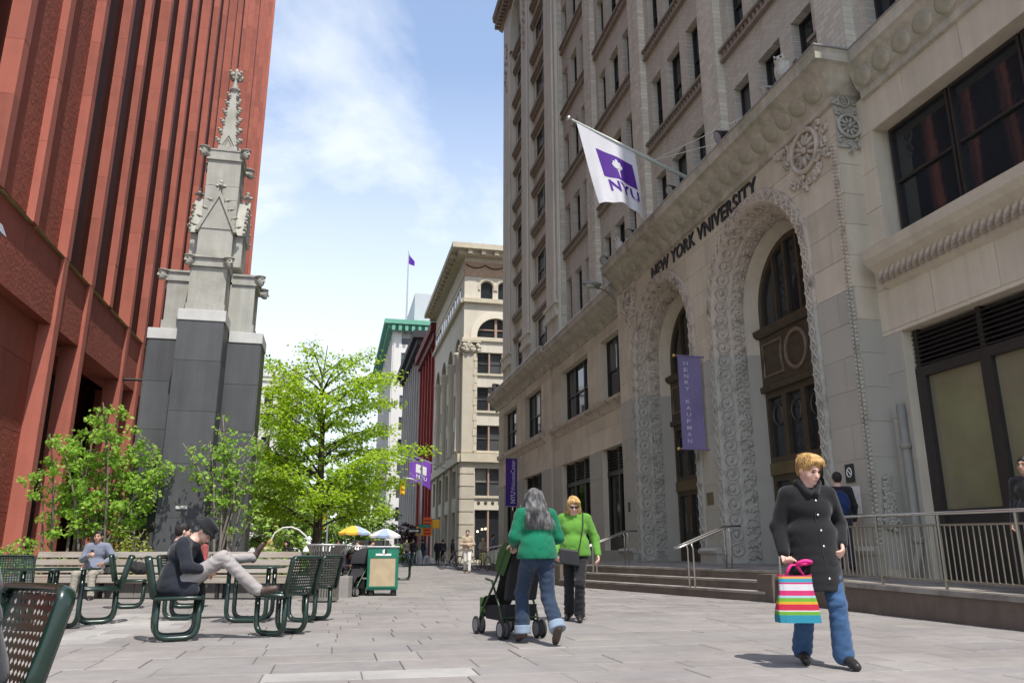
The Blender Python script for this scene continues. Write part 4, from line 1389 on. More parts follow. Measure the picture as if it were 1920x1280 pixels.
# projecting banners
m_bp = mat('banner_lilac', (0.185, 0.155, 0.285), rough=0.75, var=0.06, vs=2, bump=0.1, bs=10)
m_bd = mat('banner_purple', (0.055, 0.018, 0.19), rough=0.7, var=0.06, vs=2, bump=0.1, bs=10)
m_bt = mat('banner_print_pale', (0.50, 0.47, 0.62), rough=0.8, var=0.05)
m_btd = mat('banner_print_dim', (0.27, 0.22, 0.42), rough=0.8, var=0.05)
m_brass = mat('brass', (0.55, 0.38, 0.10), rough=0.3, metal=0.9, var=0.1)
def banner(name, label, x0, x1, y, z0, z1, mt, balls=True):
    T = thing(name, label, 'banner', (x1, y, z0), world=True)
    f = lambda u, v, d=0.0: Vector((x0 + (x1 - x0) * u, y + 0.02 * math.sin(v * 9) * math.sin(u * 4) - d, z1 + (z0 - z1) * v))
    q = MB(); q.sheet([[f(i / 6, j / 20) for i in range(7)] for j in range(21)]); q.sheet([[f(i / 6, j / 20, -0.006) for i in range(7)] for j in range(21)])
    q.build('cloth', mt, T, True)
    for z in (z0, z1):
        q = MB(); q.tube([(x0 - 0.08, y, z), (x1 + 0.22, y, z)], 0.024, 8); q.lathe((x1 + 0.2, y, z - 0.1), [(0.05, 0), (0.07, 0.1), (0.05, 0.2)], 8); q.build('bracket', m_bp if balls else m_steel, T)
        if balls:
            q = MB(); q.ell((x0 - 0.11, y, z), (0.05, 0.05, 0.05), 10, 6); q.build('ball', m_brass, T, True)
    return T, f
T, f = banner('hanging_banner', 'long lilac banner with stacked HENRY KAUFMAN letters between the two portals', 8.93, 9.6, 19.25, 3.54, 6.08, m_bp)
for k, ch in enumerate('HENRY KAUFMAN'):
    if ch == ' ': continue
    vs_, fs_ = fit_text(ch, 0.24, 0.43, 0.06 + k * 0.0695, 0.06 + k * 0.0695 + 0.042)
    q = MB(); q.add([f(a, b, 0.012) for a, b in vs_], fs_); q.build('letter', m_bt, T)
for k, ch in enumerate('MANAGEMENT CENTER'):
    if ch == ' ': continue
    vs_, fs_ = fit_text(ch, 0.70, 0.80, 0.12 + k * 0.04, 0.12 + k * 0.04 + 0.023)
    q = MB(); q.add([f(a, b, 0.012) for a, b in vs_], fs_); q.build('letter', m_btd, T)
T, f = banner('hanging_banner', 'dark purple banner reading NYUWelcomeCenter on the far corner of the building', 9.06, 9.70, 42.2, 3.25, 5.85, m_bd, False)
vs_, fs_ = fit_text('NYU', 0.42, 0.82, 0.70, 0.93, rot=True)
q = MB(); q.add([f(a, b, 0.012) for a, b in vs_], fs_); q.build('lettering', m_fw, T)
vs_, fs_ = fit_text('WelcomeCenter', 0.45, 0.82, 0.04, 0.685, rot=True)
q = MB(); q.add([f(a, b, 0.012) for a, b in vs_], fs_); q.build('lettering', m_bt, T)
# owls
m_owl = mat('owl_paint', (0.46, 0.44, 0.38), rough=0.8, var=0.25, vs=6, bump=0.4, bs=30, col2=(0.24, 0.21, 0.16), c2s=6, c2p=(0.5, 0.8))
def owl(label, loc, s, rz, tilt=0.0):
    o = thing('owl_decoy', label, 'owl statue', loc, rot=(0, tilt, rz))
    S_ = SDF(0.012 * s)
    S_.el((0, 0, 0.30 * s), (0.15 * s, 0.14 * s, 0.26 * s)).el((0, -0.02 * s, 0.56 * s), (0.13 * s, 0.125 * s, 0.13 * s), k=0.05 * s)
    S_.el((0.13 * s, 0.03 * s, 0.30 * s), (0.05 * s, 0.11 * s, 0.22 * s)).el((-0.13 * s, 0.03 * s, 0.30 * s), (0.05 * s, 0.11 * s, 0.22 * s))
    S_.rc((0.07 * s, -0.05 * s, 0.64 * s), (0.1 * s, -0.06 * s, 0.72 * s), 0.03 * s, 0.012 * s).rc((-0.07 * s, -0.05 * s, 0.64 * s), (-0.1 * s, -0.06 * s, 0.72 * s), 0.03 * s, 0.012 * s)
    S_.rc((0, 0.08 * s, 0.14 * s), (0, 0.16 * s, -0.02 * s), 0.06 * s, 0.04 * s)
    S_.rc((0, -0.14 * s, 0.56 * s), (0, -0.165 * s, 0.52 * s), 0.022 * s, 0.01 * s, 0.01)
    S_.wrinkle(0.004 * s, 60 / s, 1)
    S_.build('body', m_owl, o)
    for sx in (-1, 1):
        q = MB(); q.ell((sx * 0.052 * s, -0.128 * s, 0.585 * s), (0.028 * s, 0.022 * s, 0.028 * s), 8, 6); q.build('eye', m_black, o, True)
        q = MB()
        for k in (-1, 0, 1): q.tube([(sx * 0.07 * s, -0.04 * s, 0.05 * s), (sx * 0.07 * s + k * 0.03 * s, -0.12 * s, -0.01)], 0.016 * s, 5)
        q.build('foot', m_owl, o, True)
owl('pale owl figure near the right end of the portal cornice', (9.25, 13.55, 10.9), 1.08, -0.9, -0.12)
owl('small pale owl figure at the left end of the portal cornice', (9.25, 24.1, 10.9), 0.95, -0.9, -0.2)
q = MB(); q.hexa([(9.1, 14.0, 11.1), (9.2, 14.0, 11.1), (9.2, 14.5, 11.34), (9.1, 14.5, 11.34), (9.1, 14.0, 11.14), (9.2, 14.0, 11.14), (9.2, 14.5, 11.38), (9.1, 14.5, 11.38)])
q.tube([(9.15, 14.25, 10.9), (9.15, 14.3, 11.05), (9.15, 14.2, 11.2)], [0.12, 0.05, 0.1], 7); q.tube([(9.17, 14.1, 10.9), (9.17, 14.15, 11.1)], 0.04, 6)
props(q.build('stone_fragment', m_owl), 'small pale carved fragment on the cornice beside the larger owl', 'ornament')
m_lens = glass_mat('lamp_lens', (0.35, 0.36, 0.33), 0, 0.1)
def floodlight(label, loc, rz, s=1.0):
    o = thing('floodlight', label, 'floodlight', loc, rz, group='floodlights along the cornice')
    q = MB(); q.lathe((0, 0, 0), [(0.06 * s, -0.2 * s), (0.10 * s, -0.12 * s), (0.17 * s, 0.08 * s), (0.19 * s, 0.10 * s), (0.19 * s, 0.13 * s), (0.165 * s, 0.13 * s)], 16)
    M = Matrix.Rotation(R(115), 3, 'X')
    q.v = [tuple(M @ Vector(v) + Vector((0, -0.02, 0.27 * s))) for v in q.v]
    q.build('lamp_housing', m_black, o, True)
    q = MB(); q.lathe((0, 0, 0), [(0.01, 0.132 * s), (0.16 * s, 0.132 * s), (0.16 * s, 0.128 * s)], 16)
    q.v = [tuple(M @ Vector(v) + Vector((0, -0.02, 0.27 * s))) for v in q.v]
    q.build('lens', m_lens, o)
    q = MB(); q.tube([(-0.2 * s, 0, 0.27 * s), (-0.2 * s, 0.06, 0.08 * s), (0.2 * s, 0.06, 0.08 * s), (0.2 * s, 0, 0.27 * s)], 0.015 * s, 5); q.tube([(0, 0.06, 0.08 * s), (0, 0.06, 0)], 0.03 * s, 6)
    q.box(-0.1 * s, 0.1 * s, 0.0, 0.14, 0.0, 0.03)
    q.build('yoke', m_black, o)
floodlight('black floodlight on the cornice where the stay wires end', (9.15, 16.3, 10.88), R(-100), 1.0)
floodlight('black floodlight on the cornice right under the flagpole foot', (9.15, 19.4, 10.88), R(-80), 0.9)
floodlight('black floodlight between the flag and the small owl', (9.15, 22.7, 10.88), R(-70), 0.9)
floodlight('black floodlight at the left end of the portal cornice', (9.1, 25.2, 10.86), R(-60), 0.9)
floodlight('black floodlight next to the larger owl', (9.3, 13.1, 10.88), R(100), 0.8)
floodlight('black floodlight on the far end of the lower cornice, outermost', (9.4, 47.9, 10.45), R(-60), 1.3)
floodlight('black floodlight on the far end of the lower cornice, second one', (9.4, 46.6, 10.45), R(-60), 1.2)
SL = thing('street_lamp', 'grey cobra-head street lamp reaching out below the portal cornice', 'street lamp', (9.9, 24.9, 9.9), world=True)
q = MB(); q.tube([(10.0, 25.95, 9.55), (9.6, 25.9, 9.9), (9.1, 25.4, 10.0), (8.75, 25.1, 9.98)], 0.035, 8); q.build('arm', m_steel, SL, True)
S_ = SDF(0.02); S_.el((8.45, 24.9, 10.02), (0.36, 0.2, 0.11)).rc((8.75, 25.1, 9.98), (8.5, 24.95, 10.02), 0.06, 0.1, 0.06)
S_.build('lamp_head', mat('lamp_grey', (0.22, 0.23, 0.22), rough=0.5, var=0.1), SL)
q = MB(); q.ell((8.36, 24.86, 9.93), (0.2, 0.13, 0.08), 10, 6); q.build('lens', m_lens, SL, True)
# wall plates by the doors
m_plate = mat('sign_dark', (0.03, 0.035, 0.03), rough=0.5, var=0.05)
m_white = mat('sign_white', (0.72, 0.72, 0.70), rough=0.6, var=0.04)
q = MB(); FA.box(q, 13.32, 13.58, 2.2, 2.55, 0.0, 0.02); o = q.build('wall_sign', m_plate)
props(o, 'small dark sign with a white crossed circle beside the right doors', 'sign')
q = MB(); q.tube([FA.p(13.45 + 0.07 * math.cos(a), 2.39 + 0.085 * math.sin(a), 0.024) for a in np.linspace(0, 2 * PI, 17)[:-1]], 0.012, 4, True); q.tube([FA.p(13.5, 2.45, 0.024), FA.p(13.4, 2.33, 0.024)], 0.012, 4); q.build('symbol', m_white, o)
q = MB(); FA.box(q, 13.22, 13.5, 1.6, 2.12, 0.0, 0.015); props(q.build('paper_notice', m_white), 'white paper notice on the pier right of the doors', 'notice')
q = MB(); FA.box(q, 19.2, 19.55, 2.1, 2.42, 0.0, 0.02); props(q.build('wall_plaque', mat('plaque_bronze', (0.14, 0.12, 0.07), rough=0.5, metal=0.4)), 'small bronze plaque on the pier between the portals', 'plaque')
q = MB(); FA.box(q, 25.25, 25.4, 2.2, 2.5, 0.0, 0.03); props(q.build('call_box', m_plate), 'small grey call box on the pier left of the left portal', 'box')
# ------------------------------------------------------------------ red sandstone library on the left
m_red = mat('red_sandstone', (0.37, 0.116, 0.083), rough=0.9, var=0.14, vs=1.2, bump=0.35, bs=14, objrand=0.15, streak=0.2)
m_redp = mat('red_sandstone_rough', (0.27, 0.072, 0.046), rough=0.95, var=0.16, vs=1.6, bump=0.8, bs=8, objrand=0.06, streak=0.1, bdist=0.03)
m_rglass = mat('bronze_glass', (0.055, 0.018, 0.014), rough=0.6, var=0.2, vs=0.4, bump=0.0, spec=0.1)
LB = thing('library_building', 'tall red sandstone library with deep vertical fins and dark slots', 'building', (-12, 40, 0), world=True)
FB = Frame((-8.0, 0, 0), (0, 1, 0), (1, 0, 0))
fins = [(16.3, 0.3), (18.66, 0.42), (20.94, 0.14), (23.6, 0.3), (26.1, 0.3), (28.3, 0.24), (31.0, 0.42), (33.4, 0.3), (35.7, 0.24)]
yv = 35.7
k = 0
while yv < 63:
    yv += (2.85, 2.3, 2.3)[k % 3]
    fins.append((yv, (0.42, 0.3, 0.24)[k % 3])); k += 1
ZL = 9.35
rr = random.Random(21)
blk = {}
for (y0, d) in fins:
    w = 0.34
    d += 0.1
    q = MB(); FB.box(q, y0 + 0.012, y0 + w - 0.012, ZL - 0.2, 56, -d, -0.012)
    o = q.build('fin', m_red, LB)
    zt = 0.93 + 0.79 * math.hypot(y0, 8) + 2.5
    z = ZL - 0.2
    while z < min(zt, 52):
        h = rr.choice([1.5, 1.9, 2.3])
        key = (round(d, 2), h)
        if key not in blk:
            b = MB(); G = Frame((0, 0, 0), FB.u, FB.n)
            G.box(b, 0, w, 0.004, h - 0.004, -d + 0.01, 0.0); blk[key] = b.mesh('stone_block', m_red)
        put('stone_block', blk[key], o, Matrix.Translation(FB.p(y0, z, rr.uniform(-0.004, 0.004))))
        z += h
# recesses between the fins: panels in the two near bays, dark glazing beyond
for (a, b) in zip(fins[:-1], fins[1:]):
    u0, u1 = a[0] + 0.34, b[0]
    if 18 < u0 < 23.5:
        n0 = -0.2 if u0 < 20 else -0.28
        z = ZL
        while z < 24:
            q = MB(); FB.box(q, u0, (u0 + u1) / 2 - 0.006, z + 0.006, z + 3.4 - 0.006, n0 - 0.2, n0); q.build('wall_panel', m_redp, LB)
            q = MB(); FB.box(q, (u0 + u1) / 2 + 0.006, u1, z + 0.006, z + 3.4 - 0.006, n0 - 0.2, n0); q.build('wall_panel', m_redp, LB)
            z += 3.4
        q = MB(); FB.box(q, u0, u1, ZL, 56, n0 - 0.3, n0 - 0.02); q.build('panel_backing', m_redp, LB)
    else:
        n0 = -b[1]
        q = MB(); FB.box(q, u0, u1, ZL - 0.1, 56, n0 - 0.2, n0)
        q.build('slot_glazing', m_rglass, LB)
# sloped sills and the deep beam under them
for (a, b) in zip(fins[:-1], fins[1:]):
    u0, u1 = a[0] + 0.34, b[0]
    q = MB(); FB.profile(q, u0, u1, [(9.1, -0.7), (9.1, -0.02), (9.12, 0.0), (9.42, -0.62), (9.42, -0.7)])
    q.build('sloped_sill', mat('sill_stone_sunlit', (0.26, 0.22, 0.10), rough=0.9, var=0.3, vs=3, bump=0.3), LB)  # yellow-green of the sunlit edges put into the sill colour
us = [12.0, 14.6, 17.2, 20.9, 23.56, 26.1, 28.6, 31.0, 34.0, 37, 40, 43, 46, 50, 55, 60, 65.4]
for i, (a, b) in enumerate(zip(us[:-1], us[1:])):
    q = MB(); FB.box(q, a + 0.007, b - 0.007, 7.1, 9.1, -0.8, -0.1); q.build('beam_panel', m_redp, LB)
q = MB(); FB.box(q, 12, 65.4, 7.12, 9.05, -1.2, -0.12); q.build('beam_core', m_redp, LB)
for (y0, d) in ((23.5, 0.6), (26.0, 0.6), (30.95, 0.6), (33.3, 0.6), (37.8, .6), (41, .6), (46, .6), (52, .6), (58, .6)):
    q = MB(); FB.box(q, y0, y0 + 0.36, -0.03, 9.14, -d, 0.0)
    o = q.build('pillar', m_red, LB)
# lower wall, near part: large rough panels set back under the beam
for i, (a, b) in enumerate(((12.0, 14.7), (14.7, 17.4), (17.4, 19.6), (19.6, 21.6), (21.6, 23.5))):
    for z0, z1 in ((0.0, 1.9), (1.9, 4.0), (4.0, 5.9), (5.9, 7.1)):
        q = MB(); FB.box(q, a + 0.007, b - 0.007, z0 + 0.007, z1 - 0.007, -0.62, -0.42 + rr.uniform(-0.004, 0.004)); q.build('wall_panel', m_redp, LB)
q = MB(); FB.box(q, 12.0, 23.5, -0.03, 7.15, -0.9, -0.44); FB.box(q, 33.6, 65.4, -0.03, 7.15, -1.6, -0.9); q.build('lower_wall', m_redp, LB)
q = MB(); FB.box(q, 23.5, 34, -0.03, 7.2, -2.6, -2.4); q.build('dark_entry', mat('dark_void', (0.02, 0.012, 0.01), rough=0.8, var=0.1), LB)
q = MB(); q.box(-40, -8.75, 10, 65.2, 0, 55.5) if False else q.box(-40, -10.7, 10, 65.2, 0, 55.5)
q.box(-40, -8.0, 65.2, 65.45, 0, 56); q.box(-10.7, -8.7, 10, 65.2, 9.2, 9.4)
q.build('rear_mass', m_red, LB)
FLT = thing('wall_floodlight', 'small grey floodlight on the red wall at the left edge', 'floodlight', (-7.7, 18.2, 7.9), world=True)
q = MB(); q.hexa([(-7.85, 18.0, 7.75), (-7.5, 18.0, 7.7), (-7.5, 18.35, 7.7), (-7.85, 18.35, 7.75), (-7.8, 18.0, 8.0), (-7.62, 18.0, 7.98), (-7.62, 18.35, 7.98), (-7.8, 18.35, 8.0)]); q.tube([(-8.4, 18.2, 7.95), (-7.8, 18.2, 7.9)], 0.03, 6)
q.build('lamp_housing', m_zinc, FLT)
q = MB(); q.hexa([(-7.82, 17.985, 7.77), (-7.53, 17.985, 7.72), (-7.53, 17.998, 7.72), (-7.82, 17.998, 7.77), (-7.78, 17.985, 7.95), (-7.64, 17.985, 7.93), (-7.64, 17.998, 7.93), (-7.78, 17.998, 7.95)]); q.build('lens', m_lens, FLT)
q = MB(); q.tube([(-8.05, 31.2, 7.15), (-7.2, 31.2, 7.15)], 0.05, 8); q.tube([(-8.06, 31.2, 7.15), (-8.0, 31.2, 7.15)], 0.1, 8)
props(q.build('pipe_bracket', m_black), 'short dark pipe sticking out of the red wall beside the memorial', 'pipe')

# ------------------------------------------------------------------ gothic pinnacle memorial
m_slate = mat('slate_panel', (0.070, 0.073, 0.077), rough=0.6, var=0.16, vs=1.5, bump=0.12, bs=12, objrand=0.12, streak=0.3)
m_white_st = mat('memorial_cap', (0.50, 0.50, 0.48), rough=0.8, var=0.12, vs=3, bump=0.15, streak=0.1)
m_gst = mat('memorial_stone', (0.35, 0.345, 0.31), rough=0.9, var=0.14, vs=2.5, bump=0.3, bs=16, streak=0.25, col2=(0.26, 0.25, 0.20), c2s=1.3, c2p=(0.5, 0.8))
m_gstd = mat('memorial_carving', (0.37, 0.36, 0.315), rough=0.9, var=0.3, vs=6, bump=0.4, bs=20, col2=(0.13, 0.125, 0.10), c2s=5, c2p=(0.5, 0.8))
MC = Vector((-3.44, 20.97, 0))
MO = thing('gothic_memorial', 'pale carved gothic pinnacle on a tall dark slate pedestal', 'memorial', MC)
def armbox(q, d, l0, l1, hw, z0, z1):
    """box on one arm of the cross plan: d = 0..3 (front, right, back, left)"""
    c, s = [(0, -1), (1, 0), (0, 1), (-1, 0)][d]
    if c == 0: q.box(-hw, hw, min(s * l0, s * l1), max(s * l0, s * l1), z0, z1)
    else: q.box(min(c * l0, c * l1), max(c * l0, c * l1), -hw, hw, z0, z1)
    return q
HW = 0.53
for d in range(4):
    top = 6.38 if d in (0, 2) else 6.08
    armbox(MB(), d, 0.0 if d in (0, 2) else 0.535, 1.355, HW - 0.012, -0.03, top - 0.01).build('pedestal_core', m_slate, MO)
    rows_ = [0.0, 0.42, 1.66, 2.9, 4.14, 5.38, top] if top > 6.2 else [0.0, 0.42, 1.4, 2.6, 3.8, 5.0, top]
    for a, b in zip(rows_[:-1], rows_[1:]):
        o = MB()
        armbox(o, d, 1.34, 1.37, HW - 0.004, a + 0.004, b - 0.004)
        o.build('slate_slab', m_slate, MO)
        for sgn in (-1, 1):                  # cheeks of the arm
            o = MB()
            if d in (0, 2): o.box(min(sgn * 0.515, sgn * 0.54), max(sgn * 0.515, sgn * 0.54), *((-1.335, -0.535) if d == 0 else (0.535, 1.335)), a + 0.004, b - 0.004)
            else: o.box(*((0.545, 1.335) if d == 1 else (-1.335, -0.545)), min(sgn * 0.515, sgn * 0.538), max(sgn * 0.515, sgn * 0.538), a + 0.004, b - 0.004)
            o.build('slate_slab', m_slate, MO)
    o = MB(); armbox(o, d, 0.0 if d in (0, 2) else 0.56, 1.39, HW + 0.03, top, top + 0.28); o.build('cap_stone', m_white_st, MO, bevel=0.01)
# middle tier
for d in range(4):
    zt = 7.88 if d in (0, 2) else 7.66
    zb = 6.66 if d in (0, 2) else 6.36
    o = MB(); armbox(o, d, 0.0 if d in (0, 2) else 0.47, 1.12, 0.465, zb, zb + 0.24); o.build('shaft_block', m_gst, MO)
    o = MB(); armbox(o, d, 0.0 if d in (0, 2) else 0.46, 1.08, 0.44, zb + 0.244, zt); o.build('shaft_block', m_gst, MO)
    o = MB(); armbox(o, d, 0.0 if d in (0, 2) else 0.5, 1.14, 0.48, zt + 0.004, zt + 0.07); armbox(o, d, 0.0 if d in (0, 2) else 0.46, 1.10, 0.45, zt + 0.07, zt + 0.24); armbox(o, d, 0.0 if d in (0, 2) else 0.5, 1.15, 0.49, zt + 0.24, zt + 0.29); o.build('collar', m_gst, MO)
# upper tier with gables
core = MB(); core.box(-0.425, 0.425, -0.425, 0.425, 8.0, 11.2); core.build('upper_shaft', m_gst, MO)
for z in (9.35, 10.05, 10.45):
    o = MB(); o.box(-0.43, 0.43, -0.43, 0.43, z, z + 0.012); o.build('joint_line', m_gstd, MO)
gabm = {}
for d in range(4):
    ang = [0, PI / 2, PI, -PI / 2][d]
    M4 = Matrix.Rotation(ang, 4, 'Z')
    def T4(q): q.v = [tuple(M4 @ Vector(v)) for v in q.v]; return q
    q = MB(); q.box(-0.43, 0.43, -0.66, -0.3, 8.16, 9.1); T4(q).build('gable_block', m_gst, MO)
    q = MB(); q.prism([(-0.44, -0.68, 9.1), (0.44, -0.68, 9.1), (0, -0.68, 10.02)], (0, 0.34, 0)); T4(q).build('gable', m_gst, MO)
    q = MB()
    for s in (-1, 1): q.prism([(s * 0.52, -0.72, 9.02), (s * 0.44, -0.72, 9.02), (0, -0.72, 10.02), (0, -0.72, 10.2)], (0, 0.42, 0))
    T4(q).build('gable_coping', m_gst, MO)
    q = MB()
    q.tube([(0, -0.62, 10.12), (0, -0.62, 10.4), (0, -0.62, 10.52)], [0.05, 0.035, 0.02], 6)
    for a in range(4): q.ell((0.09 * math.cos(a * PI / 2), -0.62 + 0.09 * math.sin(a * PI / 2), 10.34), (0.055, 0.055, 0.05), 7, 5)
    q.ell((0, -0.62, 10.46), (0.05, 0.05, 0.06), 7, 5)
    T4(q).build('finial', m_gstd, MO, True)
crk = MB(); crk.ell((0, -0.035, 0), (0.045, 0.06, 0.04), 7, 5, Matrix.Rotation(0.6, 3, 'X')); crk.ell((0, -0.075, 0.03), (0.032, 0.032, 0.028), 6, 4); crk.tube([(0, 0.03, -0.07), (0, -0.03, -0.03)], [0.02, 0.035], 5)
crk = crk.mesh('crocket', m_gstd, True)
for d in range(4):
    M4 = Matrix.Rotation([0, PI / 2, PI, -PI / 2][d], 4, 'Z')
    for s in (-1, 1):
        for t in (0.06, 0.28, 0.5, 0.72):
            p = Vector((s * 0.5 * (1 - t) , -0.68, 9.08 + t * 1.1))
            put('crocket', crk, MO, M4 @ Matrix.Translation(p) @ Matrix.Rotation(s * 1.2, 4, 'Y') @ Matrix.Translation((0, 0, 0.06)) @ Matrix.Rotation(-1.1, 4, 'X'))
o = MB(); o.box(-0.47, 0.47, -0.47, 0.47, 10.74, 10.8); o.box(-0.44, 0.44, -0.44, 0.44, 10.8, 11.02); o.box(-0.46, 0.46, -0.46, 0.46, 11.02, 11.06); o.build('collar', m_gst, MO)
# spire
q = MB()
sp = [(0.25, 11.06), (0.25, 11.28), (0.225, 11.3), (0.085, 13.0), (0.085, 13.08)]
vs = []
for (h, z) in sp: vs += [(-h, -h, z), (h, -h, z), (h, h, z), (-h, h, z)]
fs = [(4 * i + k, 4 * i + (k + 1) % 4, 4 * i + 4 + (k + 1) % 4, 4 * i + 4 + k) for i in range(len(sp) - 1) for k in range(4)] + [(16, 17, 18, 19)]
q.add(vs, fs); q.build('spire', m_gst, MO)
for s in range(4):
    M4 = Matrix.Rotation(s * PI / 2, 4, 'Z')
    q = MB()
    for j, off in enumerate((0.0, 0.07)):
        q.tube([(-0.17 + off, -0.235, 11.3), (0, -0.215, 11.62 - off * 1.6), (0.17 - off, -0.235, 11.3)], 0.017, 5)
    q.v = [tuple(M4 @ Vector(v)) for v in q.v]; q.build('chevron', m_gstd, MO)
    for t in (0.0, 0.2, 0.4, 0.6, 0.8, 0.97):
        h = 0.235 + (0.085 - 0.235) * t
        put('crocket', crk, MO, Matrix.Rotation(s * PI / 2 + PI / 4, 4, 'Z') @ Matrix.Translation((0, -h * 1.42, 11.42 + t * 1.55)) @ Matrix.Diagonal((1.25, 1.25, 1.35, 1)))
q = MB(); q.lathe((0, 0, 13.08), [(0.10, 0.0), (0.155, 0.07), (0.155, 0.11), (0.09, 0.12), (0.05, 0.45), (0.055, 0.62), (0.065, 0.70), (0.0, 0.82)], 8, PI / 8)
q.build('spire_tip', m_gst, MO)
for s in range(4):
    put('crocket', crk, MO, Matrix.Rotation(s * PI / 2 + PI / 4, 4, 'Z') @ Matrix.Translation((0, -0.09, 13.62)) @ Matrix.Diagonal((1.5, 1.5, 1.9, 1)))
# little carved heads at the collars
S_ = SDF(0.011)
S_.el((0, -0.05, 0), (0.075, 0.085, 0.10)).el((0, -0.07, -0.07), (0.05, 0.06, 0.05)).rc((0, -0.14, 0.01), (0, -0.155, -0.03), 0.014, 0.02, 0.015)
S_.el((0, -0.12, 0.035), (0.06, 0.025, 0.016), k=0.012).sub((0.03, -0.13, 0.012), (0.018, 0.02, 0.012)).sub((-0.03, -0.13, 0.012), (0.018, 0.02, 0.012)).sub((0, -0.13, -0.062), (0.03, 0.02, 0.007), k=0.008)
S_.el((0, -0.03, 0.09), (0.11, 0.12, 0.028), k=0.02).rc((0, 0.02, -0.02), (0, 0.14, -0.06), 0.06, 0.05)
headm = S_.mesh('carved_head', m_gstd)
for (x, y, z, a) in ((-0.45, -1.13, 8.0, -0.6), (0.45, -1.13, 8.0, 0.6), (-1.16, -0.45, 7.8, -0.9), (1.16, -0.45, 7.8, 0.9), (1.16, 0.45, 7.75, 1.9), (-0.5, -0.47, 10.93, -0.8), (0.5, -0.47, 10.93, 0.8), (0.5, 0.47, 10.85, 2.2), (-0.5, 0.47, 10.93, -2.2), (-1.16, 0.45, 7.8, -2.0)):
    put('carved_head', headm, MO, Matrix.Translation((x, y, z)) @ Matrix.Rotation(a, 4, 'Z') @ Matrix.Scale(1.25, 4))
for o in MO.children:                          # the crowning collar, heads and spire stand on the tall shaft
    if o.name.startswith('upper_shaft'): continue
    if min((o.matrix_basis @ v.co).z for v in o.data.vertices) > 10.6:
        o.location.z += 0.46
        if o.name.startswith(('spire', 'chevron', 'crocket')): o.location.z += 0.0
q = MB(); q.box(-0.12, 0.13, -1.395, -1.372, 1.86, 1.93); q.build('small_plaque', m_white_st, MO)

# ------------------------------------------------------------------ buildings beyond the cross street
def wins(F, T, u0, u1, nu, v0, dv, nv, w, h, n=-0.14, fm=None, kind='sash'):
    for i in range(nu):
        for j in range(nv):
            c = u0 + (i + 0.5) * (u1 - u0) / nu
            sash(F, T, c - w / 2, c + w / 2, v0 + j * dv, v0 + j * dv + h, n, kind, fm)
def holes_(u0, u1, nu, v0, dv, nv, w, h):
    return [(u0 + (i + 0.5) * (u1 - u0) / nu - w / 2, u0 + (i + 0.5) * (u1 - u0) / nu + w / 2, v0 + j * dv, v0 + j * dv + h) for i in range(nu) for j in range(nv)]
m_cream = mat('cream_stone', (0.58, 0.535, 0.445), rough=0.85, var=0.08, vs=0.6, bump=0.15, streak=0.12)
m_creamd = mat('cream_rustic', (0.46, 0.42, 0.335), rough=0.9, var=0.14, vs=0.9, bump=0.5, bs=5, objrand=0.06)
m_ctrim = mat('cream_trim', (0.52, 0.465, 0.36), rough=0.85, var=0.15, vs=2, bump=0.2)
m_terr = mat('terracotta_frieze', (0.42, 0.29, 0.20), rough=0.9, var=0.2, vs=3, bump=0.3)
m_mull = mat('pink_mullion', (0.36, 0.24, 0.19), rough=0.7, var=0.1)
CBU = thing('corner_building', 'cream stone arcaded corner building with deep bracketed eaves across the street', 'building', (14, 66, 0), world=True)
FF = Frame((0, 60.0, 0), (1, 0, 0), (0, -1, 0))
FS = Frame((9.4, 0, 0), (0, 1, 0), (-1, 0, 0))
fh = []
for b0 in (10.45, 15.3, 20.2):
    for (z0, z1) in ((8.45, 10.45), (11.6, 13.5), (14.6, 16.35), (5.0, 7.1), (0.25, 3.95)): fh.append((b0, b0 + 3.2, z0, z1))
q = MB(); FF.wall(q, 9.4, 26, 0, 17.6, fh, -0.5, 0); FF.wall(q, 9.4, 26, 19.25, 20.85, [], -0.5, 0)
for b0 in (10.45, 15.3, 20.2):
    FF.archfill(q, b0 + 1.6, 1.6, 17.65, b0 - 0.0, b0 + 3.2, 19.25, -0.5, 0)
for a, b in ((9.4, 10.45), (13.65, 15.3), (18.5, 20.2), (23.4, 26)): FF.box(q, a, b, 17.6, 19.25, -0.5, 0)
th = []
for b0 in (10.75, 12.2, 15.6, 17.1, 20.5, 22.0):
    th.append((b0, b0 + 1.0, 20.9, 21.9))
FF.wall(q, 9.4, 26, 20.85, 21.9, th, -0.5, 0)
FF.box(q, 9.4, 10.75, 21.9, 22.6, -0.5, 0)
for i, h_ in enumerate(th):
    FF.archfill(q, (h_[0] + h_[1]) / 2, 0.5, 21.9, h_[0], th[i + 1][0] if i + 1 < len(th) else 26, 22.6, -0.5, 0)
FF.box(q, 9.4, 26, 22.6, 24.4, -0.5, 0)
q.build('front_wall', m_cream, CBU)
for h_ in fh:
    w = (h_[1] - h_[0]) / 3
    for j in range(3): sash(FF, CBU, h_[0] + j * w + 0.06, h_[0] + (j + 1) * w - 0.06, h_[2], h_[3], -0.3, 'sash' if h_[2] > 4 else 'plain', m_framel)
    for j in (1, 2):
        o = MB(); FF.box(o, h_[0] + j * w - 0.06, h_[0] + j * w + 0.06, h_[2], h_[3], -0.3, -0.05); o.build('mullion', m_mull, CBU)
    o = MB(); FF.box(o, h_[0] - 0.1, h_[1] + 0.1, h_[2] - 0.18, h_[2], 0, 0.12); o.build('sill', m_ctrim, CBU)
